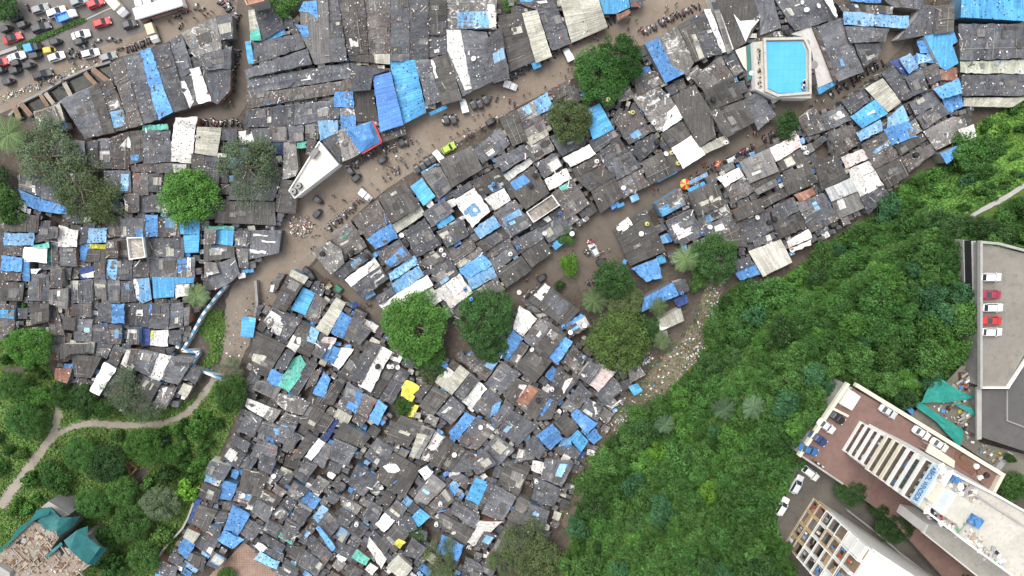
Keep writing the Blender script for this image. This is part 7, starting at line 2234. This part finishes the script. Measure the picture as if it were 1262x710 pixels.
# red and yellow umbrella
p = P(845, 227, 2.6); u_ = thing('street_umbrella', (p.x, p.y, 0), 'red and yellow segmented umbrella over a stall in the second lane', 'umbrella'); mb = MB(); n = 16
for i in range(n):
    a, b = 2*pi*i/n, 2*pi*(i+1)/n; f = [(1.25*math.cos(a), 1.25*math.sin(a), 2.3), (1.25*math.cos(b), 1.25*math.sin(b), 2.3), (0, 0, 2.85)]; mb.face(f, PAINT['red'] if i//2 % 2 else PAINT['yellow'])
mb.build('canopy', u_, org=(0, 0, 0)); mb = MB(); mb.cyl((0, 0, 0), .04, 2.84, M_steel, 8); mb.build('pole', u_, org=(0, 0, 0))
for x, y, l, w, a, c, lb in ((765, 253, 9, 4, 27, 'B', 'sky blue awning under the roof edge in the second lane'), (758, 253.5, 11, 5.5, 30, 'b', 'rounded blue awning at the lane bend'), (822, 217, 26, 4, 27, 'B', 'long thin light blue gutter awning in the second lane'), (782, 244, 10, 8, 25, 'l', 'pale torn awning beside the lane'), (683, 52, 9, 6, 20, 'n', 'small blue awning by the long cream strip roof'), (661, 80, 10, 8, 25, 'B', 'sky blue flap at the end of the pale strip roof'),
                         (540, 136, 22, 4, 25, 'B', 'narrow sky blue awning below the twin blue roofs'), (861, 220, 24, 5, 27, 'l', 'sheet blue awning beside the umbrella stall'), (455, 363, 13, 8, 30, 'l', 'blue awning at the lane corner by the white long roof'), (437, 376, 9, 7, 30, 'n', 'dark blue cloth hanging over the back lane'), (768, 327, 5, 15, -20, 'b', 'small blue tarp edge by the square trees'), (827, 292, 10, 11, 30, 'b', 'bunched blue tarp at the lane end hut'), (533, 434, 13, 14, 32, 'b', 'blue tarp half under the dark round tree'), (440, 485, 4, 20, -30, 'l', 'faded blue cloth strip over the alley')):
    p = P(x, y, 2.6); o = thing('awning', (p.x, p.y, 0), lb, 'awning', 'cloth awnings', pxdir(x, y, a)); mb = MB(); L_, W_ = l*.195, w*.195; nn = 5
    for i in range(nn):
        x0, x1 = -L_/2+L_*i/nn, -L_/2+L_*(i+1)/nn; s0, s1 = .1*math.sin(pi*i/nn)+.05*(i % 2), .1*math.sin(pi*(i+1)/nn)+.05*((i+1) % 2)
        mb.face([(x0, -W_/2, 2.5-s0), (x1, -W_/2, 2.5-s1), (x1, W_/2, 2.8-s1), (x0, W_/2, 2.8-s0)], R[c], random.uniform(.9, 1.1)); mb.face([(x0, W_/2, 2.75-s0), (x1, W_/2, 2.75-s1), (x1, -W_/2, 2.45-s1), (x0, -W_/2, 2.45-s0)], R[c])
    mb.build('cloth', o, org=(0, 0, 0))
    for sx_ in (-1, 1):
        for sy_ in (-1, 1):
            mb = MB(); mb.cyl((sx_*(L_/2-.05), sy_*(W_/2-.05), 0), .03, 2.5+(.25 if sy_ > 0 else -.05), M_steel, 6); mb.build('pole', o, org=(0, 0, 0))
# roof tanks and dishes (they stand on the roofs)
ROOFZ = {}
def roof_z(px, py):
    zb_ = 3.6
    dg_ = bpy.context.evaluated_depsgraph_get(); o_ = Vector((0, 0, CAM_H)); q = P(px, py, 0); d_ = (q-o_).normalized()
    hit, loc, *_ = scene.ray_cast(dg_, o_, d_)
    return loc.copy() if hit else P(px, py, 3.5)
bpy.context.view_layer.update()
dish = MB(); n = 14
for i in range(n):
    a, b = 2*pi*i/n, 2*pi*(i+1)/n
    for r0, r1, z0, z1 in ((0.0, .35, .0, .05), (.35, .6, .05, .16)):
        f = [(r0*math.cos(a), r0*math.sin(a), z0), (r1*math.cos(a), r1*math.sin(a), z1), (r1*math.cos(b), r1*math.sin(b), z1), (r0*math.cos(b), r0*math.sin(b), z0)]
        dish.face(f if r0 else f[1:], M_white)
DISHM = dish.mesh('reflector', weld=True); dst = MB(); dst.cyl((0, 0, 0), .04, .5, M_steel, 6); DSTM = dst.mesh('mast'); arm = MB(); arm.tube([(0, 0, .02), (.25, 0, .45)], [.02, .02], M_steel, 4); arm.box((.25, 0, .47), (.12, .12, .1), 0, JUNK[3]); ARMM = arm.mesh('receiver_arm')
def tank_mesh(col, r, h):
    mb = MB(); mb.cyl((0, 0, 0), r, h, col, 16); mb.dome((0, 0, h), r, .22, col, 16); 
    for k in range(3): mb.cyl((0, 0, h*(.2+.27*k)), r*1.03, .05, col, 16)
    return mb.mesh('drum')
TANKM = dict(black=tank_mesh(JUNK[3], .6, 1.1), white=tank_mesh(M_white, .5, 1.0), blue=tank_mesh(R['b'], .45, .9), yellow=tank_mesh(simple('tank_yellow', (.52, .47, .16)), .5, .8)); lidm = MB(); lidm.cyl((0, 0, 0), .2, .09, JUNK[3], 10); LIDM = lidm.mesh('lid')
for x, y, c in ((581, 368, 'blue'), (573, 356, 'blue'), (638.5, 305, 'blue'), (544, 308, 'white'), (547.5, 314, 'white'), (629, 313, 'white'), (694, 402, 'blue'), (427, 316, 'black'), (434, 311, 'black'), (453, 316, 'black'), (735, 199, 'white'), (739, 205, 'white'), (968, 41, 'black'), (608, 227, 'blue'), (690, 263, 'blue'), (805, 152, 'white'), (680, 479, 'white'), (696, 505.5, 'white'), (663, 493, 'black'), (893, 176, 'white'), (989.5, 182.5, 'white'), (992.5, 188.5, 'white'),
                (947, 274, 'black'), (953, 270, 'black'), (809, 175, 'black'), (880, 151, 'black'), (839.5, 361, 'blue'), (865, 288, 'blue'), (816, 171, 'yellow'), (827, 188.5, 'yellow'), (835, 201.5, 'yellow'), (797, 276, 'yellow'), (749, 123, 'yellow'), (779, 139, 'yellow'), (878, 123, 'black'), (659, 216, 'black'), (654, 229, 'black'), (538, 645, 'white'), (543, 620, 'white'), (661, 592, 'white'), (440, 645, 'white'), (1127, 191, 'black'), (398, 313, 'black'), (466, 451, 'black'), (484, 451, 'white')):
    l = roof_z(x, y)
    o = thing('water_tank', l, None, 'tank', 'roof tanks', random.uniform(0, 6)); link('drum', TANKM[c], o); link('lid', LIDM, o, (0, 0, {'black': 1.3, 'white': 1.2, 'blue': 1.1, 'yellow': 1.0}[c])); want_label(o, f"{c} water tank on a roof", (x, y))
for x, y in ((592, 526, ), (671, 287), (768, 231), (875, 244), (874, 280), (790, 288), (703, 409), (584, 73), (987, 3), (993, 13), (1007, 8), (720, 401), (719, 415), (480, 451), (490, 452), (655, 430), (762, 282), (932, 268), (1033, 140), (495, 290), (925, 90), (640, 360), (559, 655), (300, 610), (338, 586), (820, 190), (705, 288), (560, 560), (470, 600), (430, 620)):
    l = roof_z(x, y); o = thing('satellite_dish', l, None, 'dish', 'satellite dishes on the roofs', random.uniform(0, 6)); d_ = link('reflector', DISHM, o, (0, 0, .5)); d_.rotation_euler = (.35, .3, 0); link('mast', DSTM, o); link('receiver_arm', ARMM, o, (0, 0, .5)); want_label(o, 'white satellite dish on a roof', (x, y))
solve_labels()
# ------------------------------------------------------------------ light and camera
w = bpy.data.worlds.new('World'); scene.world = w; w.use_nodes = True; nt = w.node_tree
bg = nt.nodes['Background']; sk = nt.nodes.new('ShaderNodeTexSky'); sk.sky_type = 'NISHITA'; sk.sun_disc = False
SUN_EL, SUN_AZ = math.radians(60), math.radians(325)
sk.sun_elevation = SUN_EL; sk.sun_rotation = SUN_AZ; sk.dust_density = 3.0; sk.air_density = 1.2; sk.ozone_density = .6
hs = nt.nodes.new('ShaderNodeHueSaturation'); hs.inputs['Saturation'].default_value = .35
nt.links.new(sk.outputs[0], hs.inputs['Color']); nt.links.new(hs.outputs[0], bg.inputs['Color']); bg.inputs['Strength'].default_value = .15
sd = bpy.data.lights.new('sun', 'SUN'); sd.energy = 1.1; sd.angle = math.radians(30); sd.color = (1, .95, .88)
so = bpy.data.objects.new('sun', sd); COL.objects.link(so)
dirv = Vector((math.sin(SUN_AZ)*math.cos(SUN_EL), math.cos(SUN_AZ)*math.cos(SUN_EL), math.sin(SUN_EL)))
so.rotation_euler = dirv.to_track_quat('Z', 'Y').to_euler(); so.location = (0, 0, 120)
cd = bpy.data.cameras.new('camera'); co = bpy.data.objects.new('camera', cd); COL.objects.link(co)
cd.sensor_fit = 'HORIZONTAL'; cd.sensor_width = 36; cd.lens = 36*FPX/1262; cd.clip_end = 9000; cd.clip_start = 1
co.matrix_world = Matrix(((_x.x, _x.y, _x.z, 0), (_y.x, _y.y, _y.z, 0), (_z.x, _z.y, _z.z, CAM_H), (0, 0, 0, 1)))
scene.camera = co
vs = scene.view_settings; vs.view_transform = 'Standard'; vs.look = 'None'; vs.gamma = 1; vs.use_curve_mapping = False; vs.exposure = EXPOSURE
